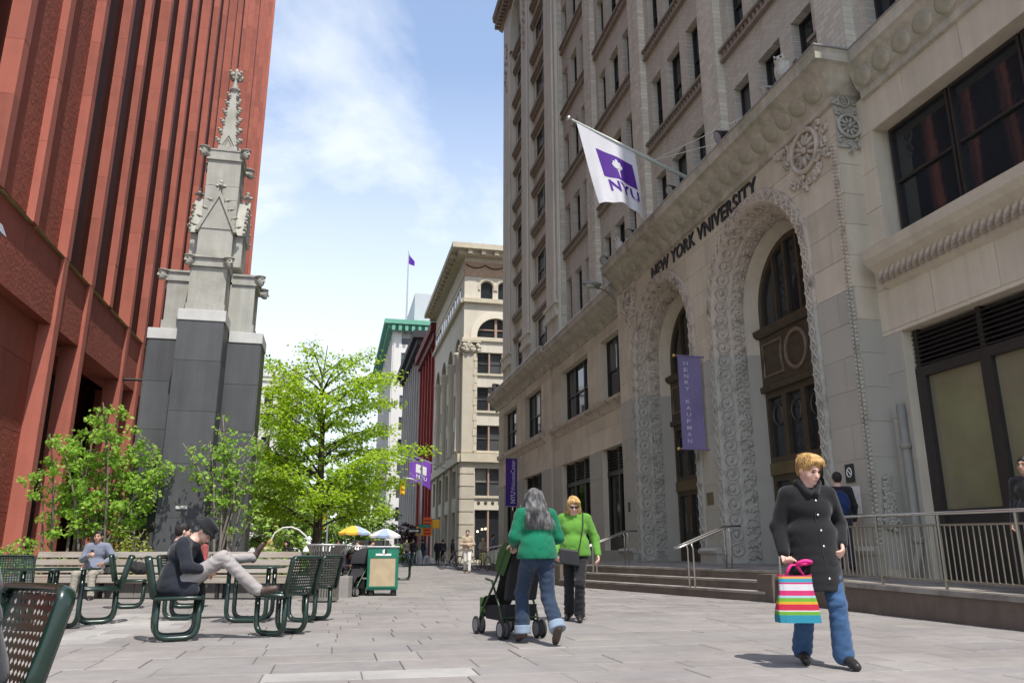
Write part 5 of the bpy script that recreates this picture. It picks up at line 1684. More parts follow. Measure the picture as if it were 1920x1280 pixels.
for b0 in (10.45, 15.3, 20.2):
    q = MB(); FF.prism(q, [(b0 + 0.03, 17.65)] + [(b0 + 1.6 - 1.57 * math.cos(PI * i / 14), 17.65 + 1.57 * math.sin(PI * i / 14)) for i in range(15)] + [(b0 + 3.17, 17.65)], -0.35, -0.3)
    o = q.build('arch_window', m_glass, CBU)
    q = MB(); FF.box(q, b0 + 1.5, b0 + 1.7, 17.65, 19.2, -0.3, -0.1); FF.box(q, b0, b0 + 3.2, 18.25, 18.33, -0.3, -0.2); q.build('mullion', m_mull, o)
    q = MB(); FF.archband(q, b0 + 1.6, 17.65, 17.5, [(1.58, 0.0), (1.58, 0.12), (2.1, 0.12), (2.1, 0.0)]); q.build('arch_surround', mat('cream_light', (0.66, 0.61, 0.50), var=0.06), CBU)
for h_ in th:
    q = MB(); c = (h_[0] + h_[1]) / 2
    FF.prism(q, [(h_[0], 20.9)] + [(c - 0.5 * math.cos(PI * i / 10), 21.9 + 0.5 * math.sin(PI * i / 10)) for i in range(11)] + [(h_[1], 20.9)], -0.3, -0.25)
    q.build('arch_window', m_glass, CBU)
    q = MB(); FF.archband(q, c, 21.9, 21.6, [(0.55, 0.0), (0.55, 0.08), (0.72, 0.08), (0.72, 0.0)]); q.build('arch_surround', m_ctrim, CBU)
q = MB()
for (z0_, z1_, n_) in ((20.45, 20.8, 0.3), (7.55, 8.2, 0.35), (17.25, 17.5, 0.15)):
    q = MB(); FF.box(q, 9.28, 26, z0_, z1_, 0, n_); q.build('string_course', m_ctrim, CBU)
q = MB(); FF.box(q, 9.38, 26, 22.75, 24.0, 0, 0.06); q.build('frieze', m_terr, CBU)
for k in range(9):
    q = MB(); q.tube([FF.p(10.3 + k * 1.6 + 0.8 * t, 23.75 - 0.28 * (1 - t * t), 0.1) for t in np.linspace(-1, 1, 7)], 0.06, 5); q.build('swag', mat('swag_dark', (0.10, 0.06, 0.045)), CBU)
# corner pier with rusticated blocks and a leafy capital
for i in range(8):
    q = MB(); FF.box(q, 9.36, 10.4, 0.95 * i + 0.02, 0.95 * (i + 1) - 0.05, 0.0, 0.14); FS.box(q, 59.9, 61.2, 0.95 * i + 0.02, 0.95 * (i + 1) - 0.05, 0.0, 0.14)
    q.build('rustic_block', m_creamd, CBU)
q = MB(); FF.box(q, 9.34, 10.5, 8.3, 16.4, 0.0, 0.1); q.build('corner_pilaster', m_creamd, CBU)
for i in range(13):
    q = MB(); FF.box(q, 10.28 if i % 2 else 10.2, 10.52, 8.4 + i * 0.6, 8.95 + i * 0.6, 0.1, 0.15); q.build('quoin', m_ctrim, CBU)
q = MB(); FF.box(q, 9.2, 10.75, 17.05, 17.25, 0, 0.35)
rs = random.Random(2)
for i in range(40): q.ell((rs.uniform(9.3, 10.65), 60 - rs.uniform(0.05, 0.3), rs.uniform(16.35, 17.0)), (0.17, 0.14, 0.2), 6, 4)
for i in range(30): q.ell((9.4 - rs.uniform(0.0, 0.2), rs.uniform(60, 61.3), rs.uniform(16.35, 17.0)), (0.14, 0.17, 0.2), 6, 4)
q.build('leafy_capital', m_creamd, CBU)
# side along the avenue: arcade
sh = []
ub = [61.4 + 4.3 * i for i in range(4)]
for b0 in ub:
    for (z0, z1) in ((0.25, 3.9), (5.0, 7.2), (8.6, 10.5), (11.6, 13.5)): sh.append((b0 + 0.3, b0 + 3.5, z0, z1))
q = MB(); FS.wall(q, 60.5, 79.0, 0, 15.5, sh, -0.6, 0)
for b0 in ub: FS.archfill(q, b0 + 1.9, 1.6, 16.6, b0 - 0.1, b0 + 4.2, 18.9, -0.6, 0); FS.box(q, b0 - 0.1, b0 + 0.3, 15.5, 16.6, -0.6, 0); FS.box(q, b0 + 3.5, b0 + 4.2, 15.5, 16.6, -0.6, 0)
FS.box(q, 60.5, 61.3, 15.5, 18.9, -0.6, 0); FS.box(q, 78.4, 79, 15.5, 18.9, -0.6, 0); FS.box(q, 60.5, 79, 18.9, 24.4, -0.6, 0)
q.build('side_wall', m_cream, CBU)
for h_ in sh: sash(FS, CBU, h_[0], h_[1], h_[2], h_[3], -0.4, 'twin', m_framel)
for b0 in ub:
    q = MB(); FS.box(q, b0 + 0.3, b0 + 3.5, 13.6, 18.2, -0.55, -0.5); q.build('arch_window', m_glass, CBU)
    q = MB(); q.lathe((9.25, b0 - 0.1, 8.3), [(0.32, 0), (0.3, 0.3), (0.26, 0.4), (0.24, 7.2), (0.3, 7.3), (0.42, 7.9), (0.45, 8.0), (0.45, 8.15)], 12); q.build('column', m_cream, CBU, True)
    q = MB(); FS.box(q, b0 - 0.5, b0 + 0.25, 0, 7.5, 0.0, 0.2); q.build('side_pier', m_creamd, CBU)
    for j in range(3):
        q = MB(); FS.box(q, b0 + 0.4 + j * 1.3, b0 + 1.1 + j * 1.3, 21.0, 22.3, 0.0, 0.02); q.build('side_window', m_glass, CBU)
for (z0_, z1_, n_) in ((7.55, 8.2, 0.35), (20.45, 20.8, 0.3), (22.75, 24.0, 0.06)):
    q = MB(); FS.box(q, 60.02, 79.1, z0_, z1_, 0, n_); q.build('string_course', m_ctrim, CBU)
q = MB()
q.box(8.2, 26, 58.8, 79.6, 24.75, 25.2); q.box(8.75, 26, 59.3, 79.4, 24.4, 24.75)
q.build('eaves', m_ctrim, CBU)
for k in range(15):
    o = MB(); FF.box(o, 9.5 + k * 1.1, 9.85 + k * 1.1, 24.38, 24.74, 0.6, 1.05); o.build('bracket', m_ctrim, CBU)
for k in range(17):
    o = MB(); FS.box(o, 60.3 + k * 1.1, 60.65 + k * 1.1, 24.38, 24.74, 0.6, 1.05); o.build('bracket', m_ctrim, CBU)
q = MB(); q.box(10, 26, 60.5, 78.9, 0, 24.6); q.build('rear_mass', mat('dark_interior', (0.03, 0.03, 0.03)), CBU)
for k, (x, z) in enumerate(((10.75, 2.35), (11.1, 2.5), (11.35, 2.55))):
    q = MB(); q.ell((x, 60.9 - 0.62, z), (0.07, 0.07, 0.07), 8, 6); q.build('lamp_globe', emit_mat('warm_lamp', (1.0, 0.75, 0.45), 4.0), CBU, True)
q = MB()
for k in range(5): q.prism([(10.75 + k * 0.55 + 0.14 * math.cos(a), 59.985, 4.45 + 0.14 * math.sin(a)) for a in np.linspace(0, 2 * PI, 9)[:-1]], (0, 0.01, 0))
q.build('sign_rosettes', m_bronze, CBU, kind='stuff')

def slab_building(name, label, x0, y0, y1, h, mw, nb, rows_, w, wh, v0, dv, corn_m, corn, trim=None, depth=16, front=None):
    T = thing(name, label, 'building', (x0 + 4, (y0 + y1) / 2, 0), world=True)
    F = Frame((x0, 0, 0), (0, 1, 0), (-1, 0, 0))
    hs = holes_(y0 + 0.5, y1 - 0.5, nb, v0, dv, rows_, w, wh)
    q = MB(); F.wall(q, y0 + 0.4, y1, 0, h, hs, -0.4, 0); q.build('side_wall', mw, T)
    for h_ in hs: sash(F, T, h_[0], h_[1], h_[2], h_[3], -0.2, 'sash', m_framel)
    F2 = Frame((0, y0, 0), (1, 0, 0), (0, -1, 0))
    if front:
        nf, wf = front
        hf = holes_(x0 + 0.6, x0 + depth - 0.4, nf, v0, dv, rows_, wf, wh)
        q = MB(); F2.wall(q, x0, x0 + depth, 0, h, hf, -0.4, 0); q.build('front_wall', mw, T)
        for h_ in hf: sash(F2, T, h_[0], h_[1], h_[2], h_[3], -0.2, 'sash', m_framel)
    else:
        q = MB(); F2.box(q, x0, x0 + depth, 0, h, -0.4, 0); q.build('front_wall', mw, T)
    for i in range(nb + 1):
        q = MB(); u = y0 + 0.5 + i * (y1 - y0 - 1) / nb; F.box(q, u - 0.3, u + 0.3, 0, h - 0.8, 0, 0.25); q.build('pier', mw if trim is None else trim, T)
    q = MB(); q.box(x0 - corn, x0 + depth, y0 - corn * 0.9, y1 + 0.2, h, h + 0.9); q.box(x0 - corn * 0.6, x0 + depth, y0 - corn * 0.5, y1 + 0.1, h - 0.8, h)
    q.build('cornice', corn_m, T)
    q = MB(); q.box(x0 + 0.5, x0 + depth, y0 + 0.5, y1, 0, h - 0.1); q.build('rear_mass', mw, T)
    return T, F, F2
m_rb = brick_mat('red_brick', (0.33, 0.055, 0.04), (0.25, 0.06, 0.05), 0.3, 0.1, 'YZ', 0.15)
slab_building('red_building', 'narrow bright red brick building behind the cream corner building', 9.7, 79.3, 95.0, 23.2, m_rb, 5, 5, 1.5, 2.6, 1.2, 4.4, mat('red_cornice', (0.16, 0.035, 0.03), var=0.2), 0.9)
m_gb = mat('grey_stone', (0.40, 0.385, 0.35), rough=0.85, var=0.12, vs=0.7, bump=0.15, streak=0.15)
slab_building('grey_building', 'grey stone building with a black projecting cornice further down the avenue', 9.7, 95.2, 121.0, 26.6, m_gb, 8, 6, 1.6, 2.5, 1.4, 4.3, mat('black_cornice', (0.03, 0.03, 0.034), var=0.2), 1.3, front=(4, 1.6))
m_wb = mat('pale_stone', (0.60, 0.58, 0.54), rough=0.85, var=0.08, vs=0.4, bump=0.1, streak=0.1)
m_verd = mat('verdigris', (0.13, 0.34, 0.245), rough=0.8, var=0.15, vs=1.5, bump=0.15)
GT, GF, GF2 = slab_building('green_roof_building', 'tall pale building with a green copper cornice and a flag on its roof', 9.7, 152, 200, 44.5, m_wb, 11, 10, 2.2, 2.6, 2.0, 4.3, m_verd, 2.0, depth=30, front=(7, 2.2))
for k in range(18):
    o = MB(); GF2.box(o, 9.2 + k * 1.3, 9.8 + k * 1.3, 43.2, 44.3, 0.5, 1.6); o.build('bracket', m_verd, GT)
q = MB(); q.box(14, 36, 156, 190, 45.4, 53); q.build('roof_house', mat('roof_grey', (0.45, 0.47, 0.49), var=0.1), GT)
q = MB(); q.box(24, 36, 158, 180, 53, 56); q.build('roof_house', mat('roof_dark', (0.22, 0.22, 0.24), var=0.1), GT)
RF = thing('roof_flag', 'tiny purple flag on the tall pole above the green cornice', 'flag', (12.6, 154, 45.4), world=True)
q = MB(); q.tube([(12.2, 154, 45.4), (12.2, 154, 61.5)], [0.2, 0.1], 6); q.build('pole', m_zinc, RF)
q = MB(); q.sheet([[(12.2 + 1.3 * u, 154 + 0.25 * math.sin(u * 5), 61 - 1.9 * u - v * (2.2 - 1.2 * u)) for u in np.linspace(0, 1, 9)] for v in np.linspace(0, 1, 6)]); q.build('cloth', m_fp, RF, True)
PT, PF, PF2 = slab_building('pale_building', 'far pale building whose flat top shows over the trees left of the avenue', -30, 150, 175, 32.5, m_wb, 6, 7, 2.0, 2.4, 2.0, 4.2, m_wb, 0.5, depth=21.8, front=(7, 1.6))
q = MB(); q.box(-14, -11, 155, 160, 33.4, 35); q.box(-18.2, -17.6, 155, 156, 33.4, 37); q.build('roof_house', m_wb, PT)
# ------------------------------------------------------------------ trees and shrubs
m_bark = mat('bark', (0.075, 0.058, 0.045), rough=0.95, var=0.3, vs=8, bump=0.7, bs=25)
m_barkg = mat('bark_grey', (0.17, 0.15, 0.125), rough=0.95, var=0.3, vs=8, bump=0.6, bs=25)
lf_tree = leaf_mat('leaf_bright', (0.31, 0.50, 0.02), (0.50, 0.68, 0.06), 0.72)
lf_shrub = leaf_mat('leaf_redbud', (0.22, 0.42, 0.035), (0.38, 0.58, 0.10), 0.52)
lf_far = leaf_mat('leaf_far', (0.22, 0.36, 0.06), (0.38, 0.52, 0.13), 0.4)
lf_far2 = leaf_mat('leaf_far_dark', (0.15, 0.28, 0.04), (0.28, 0.42, 0.08), 0.4)
lf_purp = leaf_mat('leaf_purple', (0.07, 0.02, 0.03), (0.13, 0.05, 0.06), 0.2)
lf_yel = leaf_mat('leaf_yellow', (0.22, 0.27, 0.03), (0.33, 0.36, 0.06), 0.3)
def leaf_mesh(name, P, D, size, m, fold=0.25, flat=0.7, seed=1):
    """one pointed leaf of two faces per point, hanging along D and lying mostly flat"""
    r = np.random.RandomState(seed)
    n = len(P)
    P = np.asarray(P, float); D = np.asarray(D, float)
    D = D / (np.linalg.norm(D, axis=1, keepdims=True) + 1e-9)
    N = np.stack([r.normal(0, 1 - flat, n), r.normal(0, 1 - flat, n), np.ones(n) * flat], 1)
    N /= np.linalg.norm(N, axis=1, keepdims=True)
    S = np.cross(D, N); S /= np.linalg.norm(S, axis=1, keepdims=True) + 1e-9
    N = np.cross(S, D)
    s = size * r.uniform(0.65, 1.25, n)[:, None]
    tip = P + D * s; l = P + D * s * 0.42 + S * s * 0.36 + N * s * fold * 0.5; rr_ = P + D * s * 0.42 - S * s * 0.36 + N * s * fold * 0.5
    V = np.stack([P, l, tip, rr_], 1).reshape(-1, 3)
    me = bpy.data.meshes.new(name)
    me.vertices.add(4 * n); me.vertices.foreach_set('co', V.astype(np.float32).ravel())
    base = np.arange(n)[:, None] * 4
    tri = np.concatenate([base + np.array([[0, 1, 2]]), base + np.array([[0, 2, 3]])], 1).reshape(-1).astype(np.int32)
    me.loops.add(6 * n); me.loops.foreach_set('vertex_index', tri)
    me.polygons.add(2 * n); me.polygons.foreach_set('loop_start', np.arange(0, 6 * n, 3, dtype=np.int32))
    me.update(calc_edges=True)
    me.materials.append(m)
    return me
def bez(a, b, c, n):
    return [a * (1 - t) ** 2 + b * 2 * t * (1 - t) + c * t * t for t in np.linspace(0, 1, n)]
def make_tree(name, label, loc, H, env, nb, z0, lean, leaf, lsize, mb, mleaf, seed, cat='tree', sec=10, per=26, trunk_r=0.12, layered=True, group=None):
    """env(t): crown radius at height fraction t"""
    r = random.Random(seed)
    T = thing(name, label, cat, loc, group=group)
    tr = MB(); br = MB()
    top = Vector((lean[0], lean[1], H * 0.97))
    tp = [Vector((0, 0, -0.05)), Vector((0.03 * H * r.uniform(-1, 1) * 0.3, 0.02 * H * r.uniform(-1, 1) * 0.3, H * 0.25))]
    tp += [Vector((lean[0] * t + r.uniform(-.05, .05) * H * 0.2, lean[1] * t + r.uniform(-.05, .05) * H * 0.2, H * t)) for t in (0.42, 0.6, 0.78, 0.97)]
    tr.tube(tp, [trunk_r * 1.35, trunk_r, trunk_r * 0.8, trunk_r * 0.55, trunk_r * 0.3, trunk_r * 0.08], 8)
    def trunk_at(z):
        for a, b in zip(tp[:-1], tp[1:]):
            if a.z <= z <= b.z: return a.lerp(b, (z - a.z) / (b.z - a.z))
        return tp[-1]
    P, D = [], []
    ga = 2.399963
    for i in range(nb):
        t = z0 + (0.97 - z0) * ((i + 0.5) / nb) ** 0.9
        ze = H * t
        az = i * ga + r.uniform(-.4, .4)
        Lb = env(t) * r.uniform(0.72, 1.12)
        if Lb < 0.05: continue
        dirv = Vector((math.cos(az), math.sin(az), 0))
        rise = r.uniform(0.05, 0.35) * (0.7 if layered else 1.6) + max(0, t - 0.75) * 1.2
        a = trunk_at(max(H * z0 * 0.75, ze - Lb * rise - 0.25 * Lb))
        c = Vector((lean[0] * t, lean[1] * t, 0)) + dirv * Lb + Vector((0, 0, ze))
        b = a.lerp(c, 0.45) + Vector((0, 0, Lb * 0.16))
        pts = bez(a, b, c, 7)
        br.tube(pts, [max(0.006, trunk_r * 0.32 * (1 - k / 6.5) * min(1, Lb / 1.5)) for k in range(7)], 5)
        ns = max(4, int(sec * Lb / 2))
        for s in range(ns):
            u = 0.22 + 0.78 * (s + r.random()) / ns
            k = min(5, int(u * 6)); p = pts[k].lerp(pts[k + 1], u * 6 - k)
            sd = dirv.copy(); sd.rotate(Matrix.Rotation((1 if s % 2 else -1) * r.uniform(0.4, 1.15), 3, 'Z'))
            Ls = Lb * r.uniform(0.22, 0.42) * (1.15 - 0.6 * u) + 0.18
            e = p + sd * Ls + Vector((0, 0, r.uniform(-0.12, 0.16) * Ls + (0 if layered else r.uniform(-.2, .5) * Ls)))
            br.tube([p, p.lerp(e, 0.5) + Vector((0, 0, 0.05 * Ls)), e], [0.009, 0.006, 0.003], 3)
            m = int(per * (Ls / 0.6) * r.uniform(0.7, 1.2)) + 3
            for q in range(m):
                v = r.random() ** 0.8
                pp = p.lerp(e, v) + Vector((r.gauss(0, 0.09), r.gauss(0, 0.09), r.gauss(0, 0.075 if layered else 0.09))) * (lsize / 0.1) ** 0.5
                dd = sd * r.uniform(-.2, 1) + Vector((r.gauss(0, .7), r.gauss(0, .7), r.uniform(-0.9, 0.05)))
                P.append(pp); D.append(dd)
    tr.build('trunk', mb, T, True)
    br.build('branches', mb, T, True, kind='stuff')
    o = put('crown', leaf_mesh('crown', P, D, lsize, mleaf, seed=seed), T)
    o['kind'] = 'stuff'
    return T
def lerp_env(*pts):
    xs_, ys_ = zip(*pts)
    return lambda t: float(np.interp(t, xs_, ys_))
make_tree('plaza_tree', 'layered bright green tree standing behind the waste bins', (-0.45, 24.0, 0), 7.3,
          lerp_env((0.2, 2.2), (0.28, 2.75), (0.42, 2.75), (0.58, 2.85), (0.72, 2.4), (0.86, 2.2), (0.94, 1.3), (1.0, 0.3)), 44, 0.28, (-0.1, 0.1), None, 0.115, m_bark, lf_tree, 5, sec=16, per=20, trunk_r=0.125)
def make_shrub(name, label, loc, stems, lsize, mleaf, seed, per=34, cat='shrub', mb=None, twigs=9, leafz=0.35):
    """many-stemmed shrub: each stem a curved pole with leafy twigs in its upper part"""
    r = random.Random(seed)
    T = thing(name, label, cat, loc)
    P, D = [], []
    for (bx, by, ex, ey, ez) in stems:
        a = Vector((bx, by, -0.05)); c = Vector((ex, ey, ez))
        b = Vector((bx + (ex - bx) * 0.25, by + (ey - by) * 0.25, ez * 0.62))
        pts = bez(a, b, c, 9)
        rad = 0.012 + 0.008 * ez
        q = MB(); q.tube(pts, [rad * (1 - k / 9.5) + 0.003 for k in range(9)], 6); q.build('stem', mb or m_barkg, T, True)
        tw = MB()
        for s in range(twigs):
            u = leafz + (1 - leafz) * (s + r.random()) / twigs
            k = min(7, int(u * 8)); p = pts[k].lerp(pts[k + 1], u * 8 - k)
            az = r.uniform(0, 2 * PI); Ls = r.uniform(0.25, 0.62) * (1.2 - 0.5 * u)
            e = p + Vector((math.cos(az) * Ls, math.sin(az) * Ls, r.uniform(-0.05, 0.3) * Ls))
            tw.tube([p, p.lerp(e, .5) + Vector((0, 0, .03)), e], [0.006, 0.004, 0.002], 3)
            for q_ in range(int(per * Ls / 0.45)):
                v = r.random() ** 0.7
                P.append(p.lerp(e, v) + Vector((r.gauss(0, .06), r.gauss(0, .06), r.gauss(0, .05))))
                D.append(Vector((r.gauss(0, .6), r.gauss(0, .6), r.uniform(-1.0, 0.1))))
        tw.build('twigs', mb or m_barkg, T, kind='stuff')
    o = put('foliage', leaf_mesh('foliage', P, D, lsize, mleaf, fold=0.1, flat=0.55, seed=seed), T)
    o['kind'] = 'stuff'
    return T
rs = random.Random(31)
st = []
for i in range(17):
    a = i / 16
    st.append((rs.uniform(-0.5, 0.5) + (a - .5) * 1.0, rs.uniform(-.2, .3), (a - 0.5) * 2.7 + rs.uniform(-.25, .25), rs.uniform(-.9, .6), 2.2 + 1.45 * math.sin(PI * (0.12 + 0.8 * a)) + rs.uniform(-.5, .35)))
make_shrub('redbud_shrub', 'wide many-stemmed green shrub in front of the red wall', (-5.15, 19.6, 0.35), st, 0.10, lf_shrub, 3, per=44, leafz=0.25, twigs=12)
st = [(rs.uniform(-.18, .18), rs.uniform(-.15, .15), rs.uniform(-.75, .75), rs.uniform(-.3, .25), rs.uniform(2.3, 3.35)) for i in range(9)]
st += [(0.1, 0, -1.1, -0.1, 2.95), (0.05, 0, 0.85, -.2, 3.3), (0, 0, -0.3, 0, 3.6), (-.1, 0, 0.2, 0, 2.0), (0.1, 0, 0.8, 0, 1.7)]
make_shrub('redbud_shrub', 'slender grey-stemmed shrub with thin foliage in front of the dark pedestal', (-2.35, 19.05, 0.35), st, 0.10, lf_shrub, 8, per=20, leafz=0.5, twigs=8)
st = [(rs.uniform(-.1, .1), 0, rs.uniform(-.35, .35), rs.uniform(-.2, .2), rs.uniform(0.5, 1.1)) for i in range(7)]
make_shrub('low_shrub', 'small yellow-green bush at the left foot of the dark pedestal', (-4.25, 18.9, 0.35), st, 0.09, lf_yel, 12, per=18, twigs=6, leafz=0.15)
st = [(rs.uniform(-.3, .3), 0, rs.uniform(-.7, .7), rs.uniform(-.2, .2), rs.uniform(0.35, 0.8)) for i in range(8)]
make_shrub('low_shrub', 'sprawling low green bush behind the left end of the bench', (-6.5, 19.2, 0.35), st, 0.09, lf_shrub, 14, per=16, twigs=6, leafz=0.1)
st = [(rs.uniform(-.5, .5), 0, rs.uniform(-.8, .8), rs.uniform(-.2, .2), rs.uniform(0.3, 0.7)) for i in range(9)]
make_shrub('low_shrub', 'low green bush right of the dark pedestal behind the bench', (-1.0, 19.6, 0.35), st, 0.09, lf_shrub, 15, per=18, twigs=6, leafz=0.1)
# trees down the avenue
far = [(-9.5, 62, 14.5, 4.6, lf_far, 'pale green avenue tree closest to the dark pedestal'), (-4.2, 70, 14.0, 4.4, lf_far2, 'tall green avenue tree behind the layered tree, left of its trunk'),
       (0.6, 66, 8.6, 3.4, lf_far, 'pale green avenue tree behind the layered tree, right of its trunk'), (-14.5, 80, 15, 5.2, lf_far, 'far avenue tree partly hidden by the memorial'),
       (3.6, 84, 7.6, 2.8, lf_far2, 'small avenue tree behind the food cart umbrellas'), (-3.5, 50, 6.2, 2.6, lf_far, 'low light green tree behind the white arch')]
for i, (x, y, h, rad, ml, lab) in enumerate(far):
    make_tree('avenue_tree', lab, (x, y, -0.05), h, lerp_env((0.15, rad * .6), (0.3, rad), (0.6, rad * .95), (0.85, rad * .6), (1, .3)), 26, 0.2, (0, 0), None, 0.34, m_bark, ml, 40 + i, sec=8, per=14, trunk_r=0.2, layered=False, group='trees down the avenue')
st = [(rs.uniform(-.1, .1), 0, rs.uniform(-.9, .9), rs.uniform(-.9, .9), rs.uniform(2.4, 3.6)) for i in range(9)]
make_shrub('plum_tree', 'small dark purple-leaved tree beside the traffic pole', (6.6, 72, 0), st, 0.22, lf_purp, 17, cat='tree', per=26, twigs=8)
st = [(rs.uniform(-1.2, 1.2), rs.uniform(-.5, .5), rs.uniform(-1.4, 1.4), rs.uniform(-.6, .6), rs.uniform(1.1, 1.7)) for i in range(12)]
make_shrub('hedge_bush', 'green hedge under the dark purple tree', (6.6, 70.5, 0), st, 0.2, lf_far2, 18, per=30, twigs=8, leafz=0.1)

# ------------------------------------------------------------------ planter and long bench
m_gran = mat('planter_granite', (0.27, 0.255, 0.24), rough=0.8, var=0.15, vs=4, bump=0.2)
m_soil = mat('soil', (0.05, 0.038, 0.028), rough=1.0, var=0.3, vs=6, bump=0.8, bs=20, bdist=0.05)
BA = R(-15.9)
bd, bn_ = Vector((math.cos(BA), math.sin(BA), 0)), Vector((-math.sin(BA), math.cos(BA), 0))
B0 = Vector((-2.7, 17.5, 0))
PLN = thing('planter', 'low granite kerb around the planting bed behind the bench', 'planter', (-3, 20, 0), world=True)
edge_ = [B0 + bd * -4.2 + bn_ * 0.35, B0 + bd * -1.4 + bn_ * 0.35, B0 + bd * 1.2 + bn_ * 0.35, B0 + bd * 3.1 + bn_ * 0.35]
for a, b in zip(edge_[:-1], edge_[1:]):
    q = MB(); d_ = (b - a).normalized() * 0.004
    q.prism([(p.x, p.y, -0.03) for p in (a + d_, b - d_, b - d_ + bn_ * 0.3, a + d_ + bn_ * 0.3)], (0, 0, 0.45)); q.build('kerb_stone', m_gran, PLN, bevel=0.01)
e1 = edge_[-1]
q = MB(); q.prism([(e1.x, e1.y, -0.03), (e1.x, e1.y + 0.3, -0.03), (0.2, 23.5, -0.03), (-0.1, 23.5, -0.03)], (0, 0, 0.45)); q.build('kerb_stone', m_gran, PLN)
e0 = edge_[0]
q = MB(); q.prism([(e0.x + 0.05, e0.y + 0.25, 0.0), (e1.x, e1.y + 0.25, 0.0), (0.0, 23.5, 0.0), (-7.4, 23.5, 0.0)], (0, 0, 0.36)); q.build('planting_soil', m_soil, PLN)
m_wood = mat('bench_wood', (0.30, 0.25, 0.20), rough=0.8, var=0.25, vs=4, bump=0.3, bs=30, stretch=(0.3, 3, 3), objrand=0.08, col2=(0.30, 0.29, 0.27), c2s=2)
BN = thing('park_bench', 'long weathered wood slat bench in front of the planting bed', 'bench', B0, rz=BA)
def slat(x0, x1, y, z, w, t, tilt):
    q = MB(); c, s = math.cos(tilt), math.sin(tilt)
    pts = []
    for zz in (-t / 2, t / 2):
        for xx, yy in ((x0, -w / 2), (x1, -w / 2), (x1, w / 2), (x0, w / 2)):
            pts.append((xx, y + yy * c - zz * s, z + yy * s + zz * c))
    q.hexa(pts); q.build('slat', m_wood, BN, bevel=0.006)
for seg in ((-3.5, -0.72), (-0.71, 2.1)):
    for (y, z, w, tl) in ((-0.22, 0.44, 0.13, 0.05), (-0.07, 0.435, 0.13, 0.03), (0.08, 0.43, 0.13, 0.0), (0.20, 0.55, 0.12, 1.35), (0.23, 0.70, 0.12, 1.35), (0.26, 0.85, 0.12, 1.35), (-0.29, 0.36, 0.10, 1.5)):
        slat(seg[0] + 0.004, seg[1] - 0.004, y, z, w, 0.045, tl)
for x in (-3.3, -2.0, -0.7, 0.6, 1.9):
    q = MB(); q.box(x - 0.03, x + 0.03, -0.25, 0.16, 0.34, 0.40); q.box(x - 0.03, x + 0.03, -0.24, -0.16, -0.02, 0.34); q.box(x - 0.03, x + 0.03, 0.12, 0.2, -0.02, 0.34)
    q.hexa([(x - .03, .22, .4), (x + .03, .22, .4), (x + .03, .28, .4), (x - .03, .28, .4), (x - .03, .29, .88), (x + .03, .29, .88), (x + .03, .34, .88), (x - .03, .34, .88)])
    q.build('support', m_black, BN)
# ------------------------------------------------------------------ green metal chairs and tables
m_green = mat('green_enamel', (0.006, 0.022, 0.015), rough=0.28, var=0.15, vs=6, bump=0.05, spec=0.5, coat=0.3)
m_greenm = mat('green_mesh', (0.007, 0.021, 0.015), rough=0.35, var=0.15, vs=8, bump=0.05, spec=0.5)
def mesh_panel(f, nu, nv):
    """expanded-metal sheet: a diamond hole in every cell; f maps the unit square to 3D"""
    idx = {}
    V = []; Fc = []
    def vid(u, v):
        k = (round(u, 5), round(v, 5))
        if k not in idx: idx[k] = len(V); V.append(f(u, v))
        return idx[k]
    for i in range(nu):
        for j in range(nv):
            P = lambda a, b: vid((i + a) / nu, (j + b) / nv)
            c0, c1, c2, c3 = P(0, 0), P(1, 0), P(1, 1), P(0, 1)
            b_, r_, t_, l_ = P(.5, .17), P(.83, .5), P(.5, .83), P(.17, .5)
            Fc += [(c0, c1, b_), (c1, c2, r_), (c2, c3, t_), (c3, c0, l_), (c0, b_, l_), (c1, r_, b_), (c2, t_, r_), (c3, l_, t_)]
    return MB().add(V, Fc)
def smooth_path(pts, r, n=5):
    """polyline with rounded corners"""
    P = [Vector(p) for p in pts]; out = [P[0]]
    for a, b, c in zip(P[:-2], P[1:-1], P[2:]):
        d0, d1 = (a - b), (c - b)
        rr_ = min(r, d0.length * .49, d1.length * .49)
        p0, p1 = b + d0.normalized() * rr_, b + d1.normalized() * rr_
        out += [p0 * (1 - t) ** 2 + b * 2 * t * (1 - t) + p1 * t * t for t in np.linspace(0, 1, n)]
    out.append(P[-1])
    return out
def chair_parts(n1=15, n2=13):
    g = {}
    back = lambda u, v: (-0.235 - 0.10 * v - 0.02 * math.sin(PI * u), -0.235 + 0.47 * u, 0.44 + 0.42 * v)
    seat = lambda u, v: (-0.235 + 0.47 * u, -0.235 + 0.47 * v, 0.445 - 0.025 * math.sin(PI * u) * math.sin(PI * v))
    g['mesh_back'] = mesh_panel(back, n1, n2).mesh('mesh_back', m_greenm)
    g['mesh_seat'] = mesh_panel(seat, n1, n1).mesh('mesh_seat', m_greenm)
    q = MB()
    loop = [back(0, 0), back(0, .5), back(0, .93), back(.06, 1.0), back(.5, 1.0), back(.94, 1.0), back(1, .93), back(1, .5), back(1, 0)]
    q.tube(smooth_path(loop, 0.05), 0.02, 8, sq=(1.7, 0.8)); g['back_frame'] = q.mesh('back_frame', m_green, True)
    q = MB(); q.tube(smooth_path([(-0.24, -0.24, 0.44), (0.245, -0.24, 0.44), (0.245, 0.24, 0.44), (-0.24, 0.24, 0.44)], 0.07), 0.019, 8, sq=(1.2, 1.0)); g['seat_frame'] = q.mesh('seat_frame', m_green, True)
    for k, s in (('sled_a', -1), ('sled_b', 1)):
        q = MB(); q.tube(smooth_path([(-0.2, 0.17 * s, 0.43), (-0.2, 0.17 * s, 0.032), (0.22, 0.17 * s, 0.032), (0.22, 0.17 * s, 0.43)], 0.14, 7), 0.031, 10)
        g[k] = q.mesh('sled_leg', m_green, True)
    return g
CH = chair_parts()
